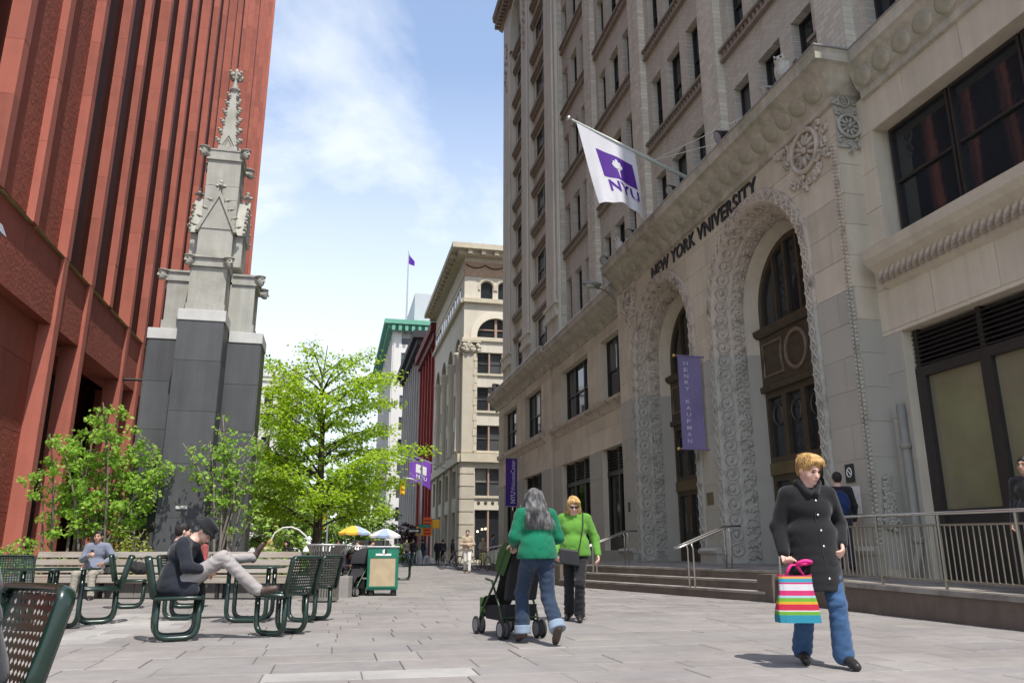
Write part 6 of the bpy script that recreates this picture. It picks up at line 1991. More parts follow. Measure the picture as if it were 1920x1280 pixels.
def chair(label, x, y, rz):
    o = thing('mesh_chair', label, 'chair', (x, y, 0), rz, group='green mesh chairs on the plaza')
    for k, me in CH.items(): put(me.name.split('.')[0], me, o)
    return o
def table(label, x, y, rz):
    o = thing('mesh_table', label, 'table', (x, y, 0), rz, group='green mesh tables on the plaza')
    f = lambda u, v: (-0.36 + 0.72 * u, -0.36 + 0.72 * v, 0.715)
    mesh_panel(f, 16, 16).build('table_top', m_greenm, o)
    q = MB(); q.tube(smooth_path([(0.37, 0, .71), (0.37, .37, .71), (-.37, .37, .71), (-.37, -.37, .71), (.37, -.37, .71), (0.37, 0.001, .71)], 0.08), 0.02, 8, sq=(0.7, 1.5)); q.build('top_rim', m_green, o, True)
    for s in (-1, 1):
        q = MB(); q.tube(smooth_path([(-0.26, 0.2 * s, 0.70), (-0.26, 0.2 * s, 0.032), (0.26, 0.2 * s, 0.032), (0.26, 0.2 * s, 0.70)], 0.14, 7), 0.031, 10); q.build('sled_leg', m_green, o, True)
    return o
chair('green mesh chair under the man in the black hat', -1.62, 9.55, R(14))
chair('empty green mesh chair the hatted man rests his shoe on', -0.52, 9.85, R(140))
chair('empty green mesh chair directly behind the one used as footrest', -0.25, 11.6, R(146))
table('green mesh table carrying the outstretched legs', -1.05, 11.75, R(-8))
chair('green mesh chair under the man with his legs on the table', -2.0, 12.3, R(-5))
nc = chair('green mesh chair at the bottom left corner with its mesh back close up', -1.20, 2.84, R(221))
nc.scale = (0.94, 0.94, 0.94)
chair('green mesh chair with its back turned, near the left edge beyond the table', -4.05, 12.0, R(-60))
table('green mesh table near the left edge', -3.35, 11.1, R(-30))
chair('green mesh chair seen edge-on between the left table and the seated bench man', -3.0, 11.9, R(195))
chair('green mesh chair standing sideways in front of the bench, left one', -3.3, 14.9, R(10))
chair('green mesh chair standing sideways in front of the bench, right one', -2.35, 14.8, R(185))
chair('lone green mesh chair right of the green recycling bin', 2.35, 27.0, R(178))

# ------------------------------------------------------------------ litter bins
m_bin = mat('bin_steel', (0.50, 0.50, 0.50), rough=0.4, var=0.15, vs=6, metal=0.7, bump=0.05)
m_bingr = mat('bin_steel_stained', (0.21, 0.195, 0.17), rough=0.5, var=0.3, vs=5, metal=0.4, bump=0.1)
def litter_bin(label, x, y, s=1.0):
    o = thing('litter_bin', label, 'bin', (x, y, 0))
    prof = [(0.27, 0.05), (0.275, 0.3), (0.28, 0.62), (0.285, 0.8), (0.31, 0.92), (0.36, 1.0), (0.37, 1.03)]
    n = 34
    sm = MB()
    w = 0.017
    vs_, fs_ = [], []
    for r_, z in prof:
        vs_ += [(r_, -w, z), (r_, w, z), (r_ - 0.008, w, z), (r_ - 0.008, -w, z)]
    for i in range(len(prof) - 1):
        for k in range(4): fs_.append((4 * i + k, 4 * i + (k + 1) % 4, 4 * i + 4 + (k + 1) % 4, 4 * i + 4 + k))
    sm.add(vs_, fs_)
    sm = sm.mesh('slat', m_bin if s > 1 else m_bingr)
    for k in range(n): put('slat', sm, o, Matrix.Rotation(2 * PI * k / n, 4, 'Z'))
    q = MB(); q.lathe((0, 0, 0), [(0.25, 0.03), (0.278, 0.03), (0.278, 0.09), (0.25, 0.09)], 24); q.build('base_ring', m_bingr, o)
    for z in (0.78,):
        q = MB(); q.tube([(0.272 * math.cos(a), 0.272 * math.sin(a), z) for a in np.linspace(0, 2 * PI, 25)[:-1]], 0.012, 5, True); q.build('hoop', m_bin, o)
    q = MB(); q.tube([(0.372 * math.cos(a), 0.372 * math.sin(a), 1.04) for a in np.linspace(0, 2 * PI, 33)[:-1]], 0.017, 6, True); q.build('rim', m_bin, o, True)
    q = MB(); q.lathe((0, 0, 0.06), [(0.235, 0), (0.245, 0.86), (0.22, 0.86), (0.21, 0.05)], 20); q.build('liner', mat('bin_liner', (0.035, 0.035, 0.035), rough=0.6), o)
    o.scale = (s, s, 1)
litter_bin('slatted steel litter bin with a flared pale rim behind the green chairs', -0.1, 15.9, 1.0)
litter_bin('slatted steel litter bin half hidden behind the green recycling bin', 0.62, 20.3, 1.02)
m_rec = mat('recycle_green', (0.008, 0.16, 0.095), rough=0.35, var=0.1, vs=4, bump=0.04, coat=0.2)
RB = thing('recycling_bin', 'square green recycling bin with a tan front panel and round opening', 'bin', (1.12, 18.0, 0), rz=R(-5))
q = MB(); q.box(-0.33, 0.33, -0.33, 0.33, 0.12, 0.99); q.build('body', m_rec, RB, bevel=0.012)
q = MB(); q.box(-0.35, 0.35, -0.35, 0.35, 0.995, 1.03); q.build('lid', m_zinc, RB, bevel=0.01)
q = MB(); q.box(-0.27, 0.27, -0.342, -0.331, 0.2, 0.78); q.build('tan_panel', mat('tan_board', (0.42, 0.33, 0.21), rough=0.8, var=0.2, vs=4, bump=0.2), RB)
for (x0, x1, z0, z1) in ((-0.3, 0.3, 0.78, 0.81), (-0.3, 0.3, 0.17, 0.2), (-0.3, -0.27, 0.2, 0.78), (0.27, 0.3, 0.2, 0.78)):
    q = MB(); q.box(x0, x1, -0.35, -0.331, z0, z1); q.build('panel_trim', m_rec, RB)
q = MB(); q.lathe((0, 0, 0), [(0.052, 0), (0.052, 0.02)], 18); q.v = [(v[0] + 0.03, -0.336 + v[2] * -0.5, v[1] + 0.915) for v in q.v]; q.build('round_opening', m_black, RB)
q = MB(); q.prism([(0.03 - 0.05 * math.cos(t), -0.349, 0.915 + 0.05 * math.sin(t)) for t in np.linspace(-PI / 2, PI / 2, 10)], (0, 0.002, 0)); q.build('opening_flap', m_white, RB)
q = MB(); q.box(-0.16, 0.17, -0.34, -0.331, 0.828, 0.872); q.build('white_label', m_white, RB)
for sx in (-0.24, 0.24):
    for sy in (-0.24, 0.24):
        q = MB(); q.lathe((sx, sy, 0), [(0.05, 0), (0.065, 0.03), (0.055, 0.12)], 8); q.build('foot', m_black, RB)

# ------------------------------------------------------------------ strollers
m_blk = mat('black_cloth', (0.018, 0.018, 0.02), rough=0.85, var=0.2, vs=6, bump=0.3, bs=50)
m_sgreen = mat('stroller_green', (0.028, 0.075, 0.014), rough=0.7, var=0.2, vs=6, bump=0.2, bs=40)
m_tube = mat('dark_tube', (0.035, 0.06, 0.035), rough=0.35, var=0.1, metal=0.4)
m_rub = mat('rubber', (0.022, 0.022, 0.023), rough=0.75, var=0.1)
m_hub = mat('wheel_hub', (0.22, 0.22, 0.22), rough=0.5, var=0.1)
def stroller(label, x, y, rz, shell, w=0.46, s=1.0):
    """front towards +Y; handle at the back"""
    o = thing('stroller', label, 'stroller', (x, y, 0), rz)
    o.scale = (s, s, s)
    for sx in (-w / 2, w / 2):
        for yy in (0.40, -0.30):
            for dx in (-0.035, 0.035):
                t = MB(); t.tube([(sx + dx, yy + 0.085 * math.cos(a), 0.1 + 0.085 * math.sin(a)) for a in np.linspace(0, 2 * PI, 19)[:-1]], 0.016, 6, True)
                wh = t.build('wheel', m_rub, o, True)
                t = MB(); t.tube([(sx + dx - 0.012, yy, 0.1), (sx + dx + 0.012, yy, 0.1)], [0.072, 0.072], 12); t.build('hub', m_hub, wh)
        q = MB(); q.tube([(sx, 0.40, 0.1), (sx, 0.34, 0.22), (sx, -0.1, 0.62), (sx, -0.42, 1.0), (sx * 0.9, -0.5, 1.04)], 0.014, 7); q.build('side_tube', m_tube, o, True)
        q = MB(); q.tube([(sx, -0.30, 0.1), (sx, -0.22, 0.3), (sx, 0.02, 0.6), (sx, 0.2, 0.62)], 0.013, 7); q.build('rear_tube', m_tube, o, True)
    q = MB(); q.tube([(-w / 2 * .9, -0.5, 1.04), (w / 2 * .9, -0.5, 1.04)], 0.018, 8); q.build('handle', m_blk, o, True)
    for yy, zz in ((0.36, 0.2), (-0.26, 0.22)):
        q = MB(); q.tube([(-w / 2, yy, zz), (w / 2, yy, zz)], 0.011, 6); q.build('axle', m_tube, o)
    h = w / 2 - 0.03
    q = MB(); q.sheet([[(u * h, a, b) for u in np.linspace(-1, 1, 5)] for a, b in ((0.42, 0.30), (0.30, 0.42), (0.16, 0.44), (-0.02, 0.46), (-0.12, 0.62), (-0.24, 0.84), (-0.28, 0.92))])
    q.build('seat', m_blk, o, True)
    rows_ = []
    for t in np.linspace(0.0, 1.0, 9):
        a = 0.15 + t * 1.9
        rows_.append([(u * (h + 0.03), -0.16 - 0.36 * math.cos(a) * -1 - 0.26, 0.66 + 0.42 * math.sin(a) * (1 - 0.12 * u * u)) for u in np.linspace(-1, 1, 9)])
    q = MB(); q.sheet(rows_); q.build('canopy', shell, o, True)
    for sx in (-1, 1):
        q = MB(); c = (sx * (h + 0.03), -0.30, 0.66)
        ring = [(rows_[k][0 if sx < 0 else -1]) for k in range(9)]
        q.add([c] + ring, [(0, k + 1, k + 2) for k in range(8)]); q.build('canopy_side', m_sgreen if shell is m_sgreen else m_blk, o)
    q = MB(); q.hexa([(-h, -0.24, 0.18), (h, -0.24, 0.18), (h, 0.26, 0.18), (-h, 0.26, 0.18), (-h, -0.3, 0.36), (h, -0.3, 0.36), (h, 0.3, 0.32), (-h, 0.3, 0.32)]); q.build('basket', m_blk, o)
    q = MB(); q.hexa([(-h, -0.30, 0.4), (h, -0.30, 0.4), (h, -0.22, 0.4), (-h, -0.22, 0.4), (-h, -0.46, 0.92), (h, -0.46, 0.92), (h, -0.36, 0.92), (-h, -0.36, 0.92)]); q.build('back_bag', m_blk, o, bevel=0.02)
    q = MB(); q.sheet([[(u * h, 0.44 + 0.02 * math.cos(u), z) for u in np.linspace(-1, 1, 5)] for z in (0.2, 0.3, 0.4)]); q.build('foot_rest', shell, o)
    return o
stroller('dark green and black stroller pushed by the woman with long grey hair', 2.02, 9.15, R(12), m_sgreen, 0.44, 1.0)
stroller('dark stroller parked beside the green recycling bin', 0.55, 17.9, R(150), m_blk, 0.42, 0.92)

# ------------------------------------------------------------------ food cart umbrellas, white arch, signals
def umbrella(label, x, y, zt, r, cols, pole_m=None):
    o = thing('cart_umbrella', label, 'umbrella', (x, y, 0))
    n = 8
    for k in range(n):
        a0, a1 = 2 * PI * k / n + .2, 2 * PI * (k + 1) / n + .2
        rows_ = []
        for t in np.linspace(0, 1, 6):
            rr_ = r * t
            rows_.append([(rr_ * ((1 - s) * math.cos(a0) + s * math.cos(a1)), rr_ * ((1 - s) * math.sin(a0) + s * math.sin(a1)), zt - 0.42 * r * t ** 1.5 - 0.04 * math.sin(PI * s) * t) for s in np.linspace(0, 1, 4)])
        q = MB(); q.sheet(rows_); b = rows_[-1]; q.sheet([b, [(p[0], p[1], p[2] - 0.13) for p in b]])
        q.build('gore', cols[k % len(cols)], o, True)
    q = MB(); q.tube([(0, 0, 0), (0, 0, zt + 0.1)], 0.025, 6); q.build('pole', m_steel, o)
m_uy = mat('umbrella_yellow', (0.70, 0.42, 0.05), rough=0.8, var=0.1); m_uw = mat('umbrella_white', (0.72, 0.73, 0.75), rough=0.8, var=0.08); m_ub = mat('umbrella_blue', (0.30, 0.38, 0.58), rough=0.8, var=0.1)
umbrella('yellow and pale blue food cart umbrella', 1.3, 50, 2.42, 1.0, [m_uy, m_uy, m_ub, m_uw])
umbrella('white and grey food cart umbrella', 3.1, 49, 2.22, 0.95, [m_uw, m_uw, m_ub])
FCT = thing('food_cart', 'silver food cart under the two umbrellas', 'food cart', (2.3, 50.2, 0))
q = MB(); q.box(-1.2, 1.2, -0.5, 0.5, 0.45, 1.15); q.build('body', m_zinc, FCT, bevel=0.03)
q = MB(); q.box(-1.1, 1.1, -0.45, 0.45, 1.2, 1.55); q.build('glass_case', m_glass, FCT)
for sx in (-0.8, 0.8):
    for sy in (-0.5, 0.5):
        q = MB(); q.tube([(sx, sy, 0.25), (sx, sy + 0.06, 0.25)], [0.24, 0.24], 14); q.build('wheel', m_rub, FCT)
q = MB(); q.tube([(-2.95, 40, 0), (-2.98, 40, 0.7), (-2.9, 40, 1.3), (-2.7, 40, 1.75), (-2.35, 40, 2.0), (-1.95, 40, 2.03), (-1.6, 40, 1.9), (-1.25, 40, 1.6), (-0.8, 40, 1.1)], 0.035, 8)
props(q.build('white_arch', m_white, None, True), 'thin curved white metal arch among the trees', 'arch')
m_sigy = mat('signal_yellow', (0.72, 0.40, 0.02), rough=0.5, var=0.08)
m_org = mat('sign_orange', (0.72, 0.13, 0.02), rough=0.6, var=0.06)
m_galv = mat('galvanised', (0.42, 0.43, 0.43), rough=0.5, var=0.15, vs=4, metal=0.5)
def signal_head(o, x, y, z, rz, k=3):
    M = Matrix.Translation((x, y, z)) @ Matrix.Rotation(rz, 4, 'Z')
    q = MB(); q.box(-0.17, 0.17, -0.12, 0.12, 0, 0.34 * k); q.v = [tuple(M @ Vector(v)) for v in q.v]; q.build('signal_head', m_sigy, o, bevel=0.02)
    for i in range(k):
        q = MB(); q.tube([(0, -0.12, 0.17 + 0.34 * i), (0, -0.28, 0.19 + 0.34 * i)], [0.13, 0.13], 10); q.v = [tuple(M @ Vector(v)) for v in q.v]; q.build('visor', m_sigy, o)
LPL = thing('lamp_pole', 'tall grey street lamp pole with a traffic signal arm and one-way sign', 'lamp post', (6.15, 58.2, 0))
q = MB(); q.tube([(0, 0, 0), (0, 0, 7.6)], [0.11, 0.07], 10); q.build('pole', m_galv, LPL, True)
q = MB(); q.lathe((0, 0, 0), [(0.26, 0), (0.24, 0.5), (0.14, 0.9), (0.11, 1.0)], 8); q.build('base', m_galv, LPL)
q = MB(); q.tube([(0, 0, 5.6), (-0.6, 0, 6.0), (-1.3, 0, 6.1), (-1.4, 0, 5.95)], 0.05, 7); q.build('arm', m_galv, LPL, True)
q = MB(); q.tube([(0, 0, 7.2), (-1.4, 0, 7.6), (-2.4, 0, 7.75)], 0.04, 6); q.ell((-2.6, 0, 7.74), (0.35, 0.14, 0.08), 8, 5); q.build('lamp_arm', m_galv, LPL, True)
signal_head(LPL, -1.4, 0, 4.85, 0.3)
q = MB(); q.box(-0.85, 0.05, -0.12, -0.1, 2.15, 2.5); q.build('one_way_sign', m_plate, LPL)
q = MB(); q.add([(-0.75, -0.125, 2.28), (-0.25, -0.125, 2.28), (-0.25, -0.125, 2.22), (-0.05, -0.125, 2.32), (-0.25, -0.125, 2.42), (-0.25, -0.125, 2.36), (-0.75, -0.125, 2.36)], [(0, 1, 2, 3, 4, 5, 6)]); q.build('sign_arrow', m_white, LPL)
q = MB(); q.box(-0.1, 0.75, -0.12, -0.1, 2.55, 2.75); q.build('street_sign', mat('sign_green', (0.01, 0.22, 0.16), rough=0.5), LPL)
SPL = thing('signal_post', 'short white post with orange sign and yellow pedestrian signals', 'traffic signal', (6.75, 58.8, 0))
q = MB(); q.tube([(0, 0, 0), (0, 0, 3.2)], 0.07, 10); q.build('post', m_galv, SPL, True)
q = MB(); q.lathe((0, 0, 0), [(0.24, 0), (0.2, 0.45), (0.1, 0.6)], 8); q.build('base', m_zinc, SPL)
q = MB(); q.box(-0.32, 0.32, -0.14, -0.1, 1.98, 3.3); q.build('orange_sign', m_org, SPL)
q = MB()
for k in range(5): q.box(-0.25, 0.25 - 0.07 * (k % 2), -0.146, -0.141, 2.1 + k * 0.23, 2.2 + k * 0.23)
q.build('sign_print', mat('sign_rust', (0.25, 0.04, 0.01), rough=0.7), SPL, kind='stuff')
for dx, z in ((0.62, 2.5), (-0.55, 2.0)):
    q = MB(); q.box(dx - 0.27, dx + 0.27, -0.12, 0.14, z, z + 0.62); q.build('pedestrian_signal', m_sigy, SPL, bevel=0.03)
    q = MB(); q.tube([(0, 0, z + 0.3), (dx, 0, z + 0.3)], 0.03, 6); q.build('bracket', m_galv, SPL)
for i, (x, y, z, lab) in enumerate(((-3.9, 58, 3.3, 'yellow traffic signal seen left of the white arch'), (-0.9, 60, 3.0, 'yellow traffic signal beside the tree trunk'))):
    o = thing('traffic_signal', lab, 'traffic signal', (x, y, 0))
    q = MB(); q.tube([(0.5, 0, 0), (0.5, 0, 4.2)], 0.07, 8); q.tube([(0.5, 0, 3.5), (0, 0, 3.5)], 0.03, 6); q.build('post', m_galv, o)
    signal_head(o, 0, 0, z - 0.6, 0.2 + i)
PB = thing('street_banner', 'purple NYU banner hung from a pole over the avenue', 'banner', (8.6, 66, 6.5), world=True)
fb = lambda u, v, d=0.0: Vector((6.0 + 1.75 * u, 66 + 0.12 * math.sin(u * 5 + v * 2) - d, 8.65 - 0.65 * u - 2.15 * v + 0.12 * math.sin(PI * u) * v))
m_bst = mat('banner_bright', (0.19, 0.06, 0.45), rough=0.7, var=0.05)
q = MB(); q.sheet([[fb(i / 8, j / 8) for i in range(9)] for j in range(9)]); q.build('cloth', m_bst, PB, True)
q = MB(); q.sheet([[fb(0.28 + 0.5 * i / 6, 0.24 + 0.34 * j / 6, 0.02) for i in range(7)] for j in range(7)]); q.build('white_field', m_white, PB)
t_ = torch(0.53, 0.42, 0.24); q = MB(); q.add([fb(a, b, 0.04) for a, b in t_[0]], t_[1]); q.build('torch', m_bst, PB)
v_, f_ = fit_text('NYU', 0.3, 0.8, 0.64, 0.8, 1.1); q = MB(); q.add([fb(a, b, 0.04) for a, b in v_], f_); q.build('lettering', m_white, PB)
q = MB(); q.tube([(5.95, 66, 8.72), (9.4, 66, 7.45)], 0.05, 6); q.build('pole', m_galv, PB)

# ------------------------------------------------------------------ bicycles by the left ramp
def bicycle(label, x, y, rz, col):
    o = thing('bicycle', label, 'bicycle', (x, y, 0), rz, group='bicycles chained by the ramp')
    mfr = mat('bike_%s' % label[:8], col, rough=0.35, var=0.05, coat=0.3)
    for yy in (-0.52, 0.52):
        t = MB(); t.tube([(0, yy + 0.32 * math.cos(a), 0.34 + 0.32 * math.sin(a)) for a in np.linspace(0, 2 * PI, 25)[:-1]], 0.02, 5, True); w_ = t.build('wheel', m_rub, o, True)
        t = MB()
        for k in range(8): t.tube([(0, yy, 0.34), (0, yy + 0.31 * math.cos(k * PI / 4), 0.34 + 0.31 * math.sin(k * PI / 4))], 0.003, 3)
        t.build('spokes', m_steel, w_, kind='stuff')
    q = MB()
    for a, b in (((0, -.52, .34), (0, -.12, .3)), ((0, -.12, .3), (0, -.24, .82)), ((0, -.52, .34), (0, -.22, .76)), ((0, -.22, .76), (0, .33, .8)), ((0, -.12, .3), (0, .35, .7)), ((0, .33, .86), (0, .52, .34))): q.tube([a, b], 0.019, 6)
    q.build('frame', mfr, o, True)
    q = MB(); q.ell((0, -.26, .88), (0.075, 0.13, 0.035), 8, 5); q.build('saddle', m_black, o, True)
    q = MB(); q.tube([(-0.26, .25, 1.0), (-0.2, .34, 1.02), (0, .33, .98), (0.2, .34, 1.02), (0.26, .25, 1.0)], 0.013, 6); q.tube([(0, .33, .84), (0, .33, .98)], 0.014, 6); q.build('handlebar', m_black, o, True)
    q = MB(); q.tube([(0.03, -.12 + 0.1 * math.cos(a), .3 + 0.1 * math.sin(a)) for a in np.linspace(0, 2 * PI, 13)[:-1]], 0.01, 4, True); q.build('crank', m_steel, o)
bicycle('yellow bicycle leaning by the ramp railing', 7.25, 39.0, R(14), (0.62, 0.55, 0.02))
bicycle('dark bicycle next to the yellow one', 6.75, 40.6, R(35), (0.06, 0.05, 0.05))
bicycle('bicycle half hidden behind the walking man', 6.0, 41.5, R(50), (0.10, 0.09, 0.09))
# ------------------------------------------------------------------ people
def skin(name, c): 
    return mat(name, c, rough=0.5, var=0.06, vs=20, bump=0.06, bs=120, spec=0.35)
SK_L, SK_P, SK_T, SK_B = skin('skin_fair', (0.56, 0.35, 0.27)), skin('skin_pink', (0.60, 0.36, 0.28)), skin('skin_tan', (0.42, 0.25, 0.175)), skin('skin_brown', (0.24, 0.125, 0.08))
def cloth(name, c, bump=0.25, bs=140, rough=0.9, var=0.12, sheen=0.15):
    return mat(name, c, rough=rough, var=var, vs=7, bump=bump, bs=bs, sheen=sheen, spec=0.2)
def hairm(name, c, c2=None):
    return mat(name, c, rough=0.5, var=0.35, vs=10, bump=0.5, bs=35, stretch=(6, 6, 0.7), col2=c2, c2s=3)
H_BLK, H_BRN, H_GRY, H_BLD, H_GIN = hairm('hair_black', (0.013, 0.011, 0.010)), hairm('hair_brown', (0.06, 0.035, 0.02)), hairm('hair_grey', (0.035, 0.034, 0.035), (0.16, 0.157, 0.155)), hairm('hair_blonde', (0.46, 0.29, 0.10), (0.25, 0.14, 0.05)), hairm('hair_ginger', (0.46, 0.27, 0.09), (0.26, 0.13, 0.04))
m_eye = mat('eye_dark', (0.02, 0.015, 0.012), rough=0.2, var=0.0, bump=0)
m_lip = mat('lip', (0.42, 0.16, 0.13), rough=0.5, var=0.05, bump=0)
m_shoe = mat('shoe_black', (0.018, 0.017, 0.017), rough=0.4, var=0.15)
m_shoeb = mat('shoe_brown', (0.07, 0.045, 0.035), rough=0.45, var=0.2)
V3 = lambda *a: np.array(a, float)
def unit(v):
    v = np.asarray(v, float); return v / (np.linalg.norm(v) + 1e-9)
def basis(z, ref=(0, -1, 0)):
    """columns x, y, z with z along the given axis and -y as near as possible to ref"""
    z = unit(z); y = -np.asarray(ref, float); y = unit(y - z * (y @ z)); x = np.cross(y, z)
    return np.stack([x, y, z], 1)
def rotz(a): return np.array([[math.cos(a), -math.sin(a), 0], [math.sin(a), math.cos(a), 0], [0, 0, 1]])
def rotx(a): return np.array([[1, 0, 0], [0, math.cos(a), -math.sin(a)], [0, math.sin(a), math.cos(a)]])
def hand(S, w, d, n, side, curl, s, k=0.008):
    d = unit(d); n = unit(n - d * (d @ n)); a = np.cross(d, n)
    M = np.stack([a, n, d], 1)
    S.el(w + d * 0.05 * s, (0.042 * s, 0.019 * s, 0.055 * s), M, 0.015)
    for off, L in ((-0.031, 0.062), (-0.0105, 0.078), (0.0105, 0.082), (0.031, 0.072)):
        p = w + d * 0.088 * s + a * off * s * side
        ang = curl * 0.5
        for seg in (0.44, 0.32, 0.26):
            ang += curl * 0.55
            dd = d * math.cos(ang) + n * math.sin(ang)
            e = p + dd * L * seg * s
            S.rc(p, e, 0.0105 * s, 0.0092 * s, k); p = e
    p = w + d * 0.03 * s + a * 0.036 * s * side
    for L, mix in ((0.042, 0.75), (0.034, 0.45)):
        dd = unit(d * (1 - mix * 0.5) + a * side * mix + n * curl * 0.45)
        e = p + dd * L * s; S.rc(p, e, 0.0125 * s, 0.010 * s, k); p = e
BASEJ = dict(pelvis=(0, 0, .95), waist=(0, 0, 1.08), chest=(0, 0, 1.28), neck=(0, 0.01, 1.455), head=(0, -0.02, 1.60),
             shL=(.175, 0.01, 1.40), shR=(-.175, 0.01, 1.40), elL=(.235, .04, 1.12), elR=(-.235, .04, 1.12), wrL=(.225, -.07, .885), wrR=(-.225, -.07, .885),
             hipL=(.088, 0, .91), hipR=(-.088, 0, .91), knL=(.10, -.03, .50), knR=(-.10, -.03, .50), anL=(.10, .03, .085), anR=(-.10, .03, .085),
             toL=(.12, -.13, .035), toR=(-.12, -.13, .035))
def person(label, loc, rz, J=None, H=1.7, h=0.012, skinm=None, top=None, bottom=None, shoe=None, hair=None, style='short', hy=0.0, hp=0.0, hr=0.0,
           bulk=1.0, hem=None, hemw=1.0, curlL=0.7, curlR=0.7, palmL=(-1, 0, 0), palmR=(1, 0, 0), leg=1.0, face=True, flare=1.0, folds=0.0035, seed=0, shades=False, beard=None, female=False, belly=0.0, headw=1.0, group=None, hemd=None, seatshow=False, waist=0.160, tend=0.04, jf=0.8):
    """joints are for a 1.70 m figure facing -Y; every garment follows the same skeleton"""
    s = H / 1.7
    j = {k: V3(*v) * s for k, v in {**BASEJ, **(J or {})}.items()}
    T = thing('person', label, 'person', loc, rz, group=group)
    skinm = skinm or SK_L; top = top; shoe = shoe or m_shoe
    HR = rotz(hy) @ rotx(hp) @ np.array([[math.cos(hr), 0, math.sin(hr)], [0, 1, 0], [-math.sin(hr), 0, math.cos(hr)]])
    hc = j['head']
    hd = lambda x, y, z: hc + HR @ (V3(x, y, z) * s * headw)
    hs = s * headw
    # body: one continuous surface from head to feet
    B = SDF(h)
    B.el(hd(0, 0.012, 0.025), V3(0.074, 0.093, 0.092) * hs, HR, 0.03).el(hd(0, -0.028, -0.035), V3(0.06, 0.068, 0.085) * hs, HR, 0.03)
    B.el(hd(0, -0.058, -0.092), V3(0.028, 0.026, 0.024) * hs, HR, 0.025)
    B.el(hd(0.042, -0.055, -0.03), V3(0.026, 0.024, 0.028) * hs, HR, 0.02).el(hd(-0.042, -0.055, -0.03), V3(0.026, 0.024, 0.028) * hs, HR, 0.02)
    if h < 0.02:
        B.rc(hd(0, -0.088, 0.012), hd(0, -0.108, -0.028), 0.008 * hs, 0.0145 * hs, 0.012)
        B.el(hd(0, -0.083, 0.028), V3(0.05, 0.012, 0.010) * hs, HR, 0.012)
        for sx in (-1, 1):
            B.sub(hd(sx * 0.031, -0.093, 0.008), V3(0.017, 0.011, 0.010) * hs, HR, 0.012)
            B.el(hd(sx * 0.076, 0.012, -0.005), V3(0.010, 0.018, 0.03) * hs, HR, 0.01)
        B.el(hd(0, -0.088, -0.058), V3(0.024, 0.012, 0.010) * hs, HR, 0.012)
    B.rc(hd(0, 0.015, -0.06), j['neck'] + V3(0, 0, -0.03) * s, 0.052 * s, 0.058 * s, 0.03)
    B.rc(j['neck'], j['chest'], 0.07 * s, 0.09 * s).rc(j['chest'], j['pelvis'], 0.09 * s, 0.09 * s)
    for sd in 'LR':
        B.rc(j['neck'], j['sh' + sd], 0.04 * s, 0.04 * s).rc(j['sh' + sd], j['el' + sd], 0.038 * s, 0.034 * s).rc(j['el' + sd], j['wr' + sd], 0.034 * s, 0.026 * s)
        B.rc(j['pelvis'], j['hip' + sd], 0.07 * s, 0.06 * s).rc(j['hip' + sd], j['kn' + sd], 0.055 * s, 0.045 * s).rc(j['kn' + sd], j['an' + sd], 0.045 * s, 0.035 * s)
        dd = j['wr' + sd] - j['el' + sd]
        pn = np.array(palmL if sd == 'L' else palmR, float)
        if h < 0.02: hand(B, j['wr' + sd], dd, pn, 1 if sd == 'L' else -1, curlL if sd == 'L' else curlR, s)
        else: B.rc(j['wr' + sd], j['wr' + sd] + unit(dd) * 0.11 * s, 0.03 * s, 0.03 * s)
    B.build('body', skinm, T)
    if face and h < 0.02:
        M3 = Matrix([list(r_) for r_ in HR])
        for sx in (-1, 1):
            q = MB(); q.ell(hd(sx * 0.031, -0.085, 0.007), V3(0.012, 0.008, 0.0065) * hs, 8, 5, M3); q.build('eye', m_eye, T, True)
            if hair is not None and not shades:
                q = MB(); q.ell(hd(sx * 0.031, -0.093, 0.029), V3(0.019, 0.006, 0.004) * hs, 8, 4, M3); q.build('eyebrow', hair if hair not in (H_GIN, H_BLD) else H_BRN, T, True)
        q = MB(); q.ell(hd(0, -0.096, -0.059), V3(0.021, 0.007, 0.006) * hs, 8, 5, M3); q.build('mouth', m_lip, T, True)
        if shades:
            q = MB()
            for sx in (-1, 1): q.ell(hd(sx * 0.034, -0.098, 0.008), V3(0.029, 0.008, 0.019) * hs, 10, 6, M3)
            for sx in (-1, 1): q.tube([hd(sx * 0.06, -0.095, 0.014), hd(sx * 0.08, 0.0, 0.012)], 0.004, 4)
            q.tube([hd(-0.02, -0.103, 0.014), hd(0.02, -0.103, 0.014)], 0.004, 4)
            q.build('sunglasses', m_black, T, True, kind='stuff')
    # trousers
    if bottom is not None:
        D = SDF(h)
        Mz = basis(j['waist'] - j['pelvis'])
        tb = 0.93 if top is not None and not seatshow else 1.0
        D.el(j['pelvis'], V3(0.162 * tb * bulk, 0.116 * tb * bulk, 0.12) * s, Mz, 0.04).el((j['pelvis'] + j['waist']) / 2 + Mz @ V3(0, 0.0, 0), V3(0.14 * bulk * tb, 0.095 * bulk * tb, 0.09) * s, Mz, 0.04)
        for sd in 'LR':
            D.rc(j['hip' + sd] + V3(0, 0.0, 0), j['kn' + sd], 0.098 * s * leg, 0.072 * s * leg, 0.04).rc(j['kn' + sd], j['an' + sd] + (j['kn' + sd] - j['an' + sd]) * tend, 0.070 * s * leg, 0.062 * s * leg * flare, 0.03)
            D.el(j['hip' + sd] + Mz @ V3(0, 0.045, -0.02) * s, V3(0.09, 0.085, 0.10) * s * bulk * tb, Mz, 0.05)
        D.wrinkle(folds * 0.55, 30, seed, (1, 1, 2.2)); D.fold(folds * 1.7, 42, seed + 4, 1.0)
        D.build('trousers', bottom, T)
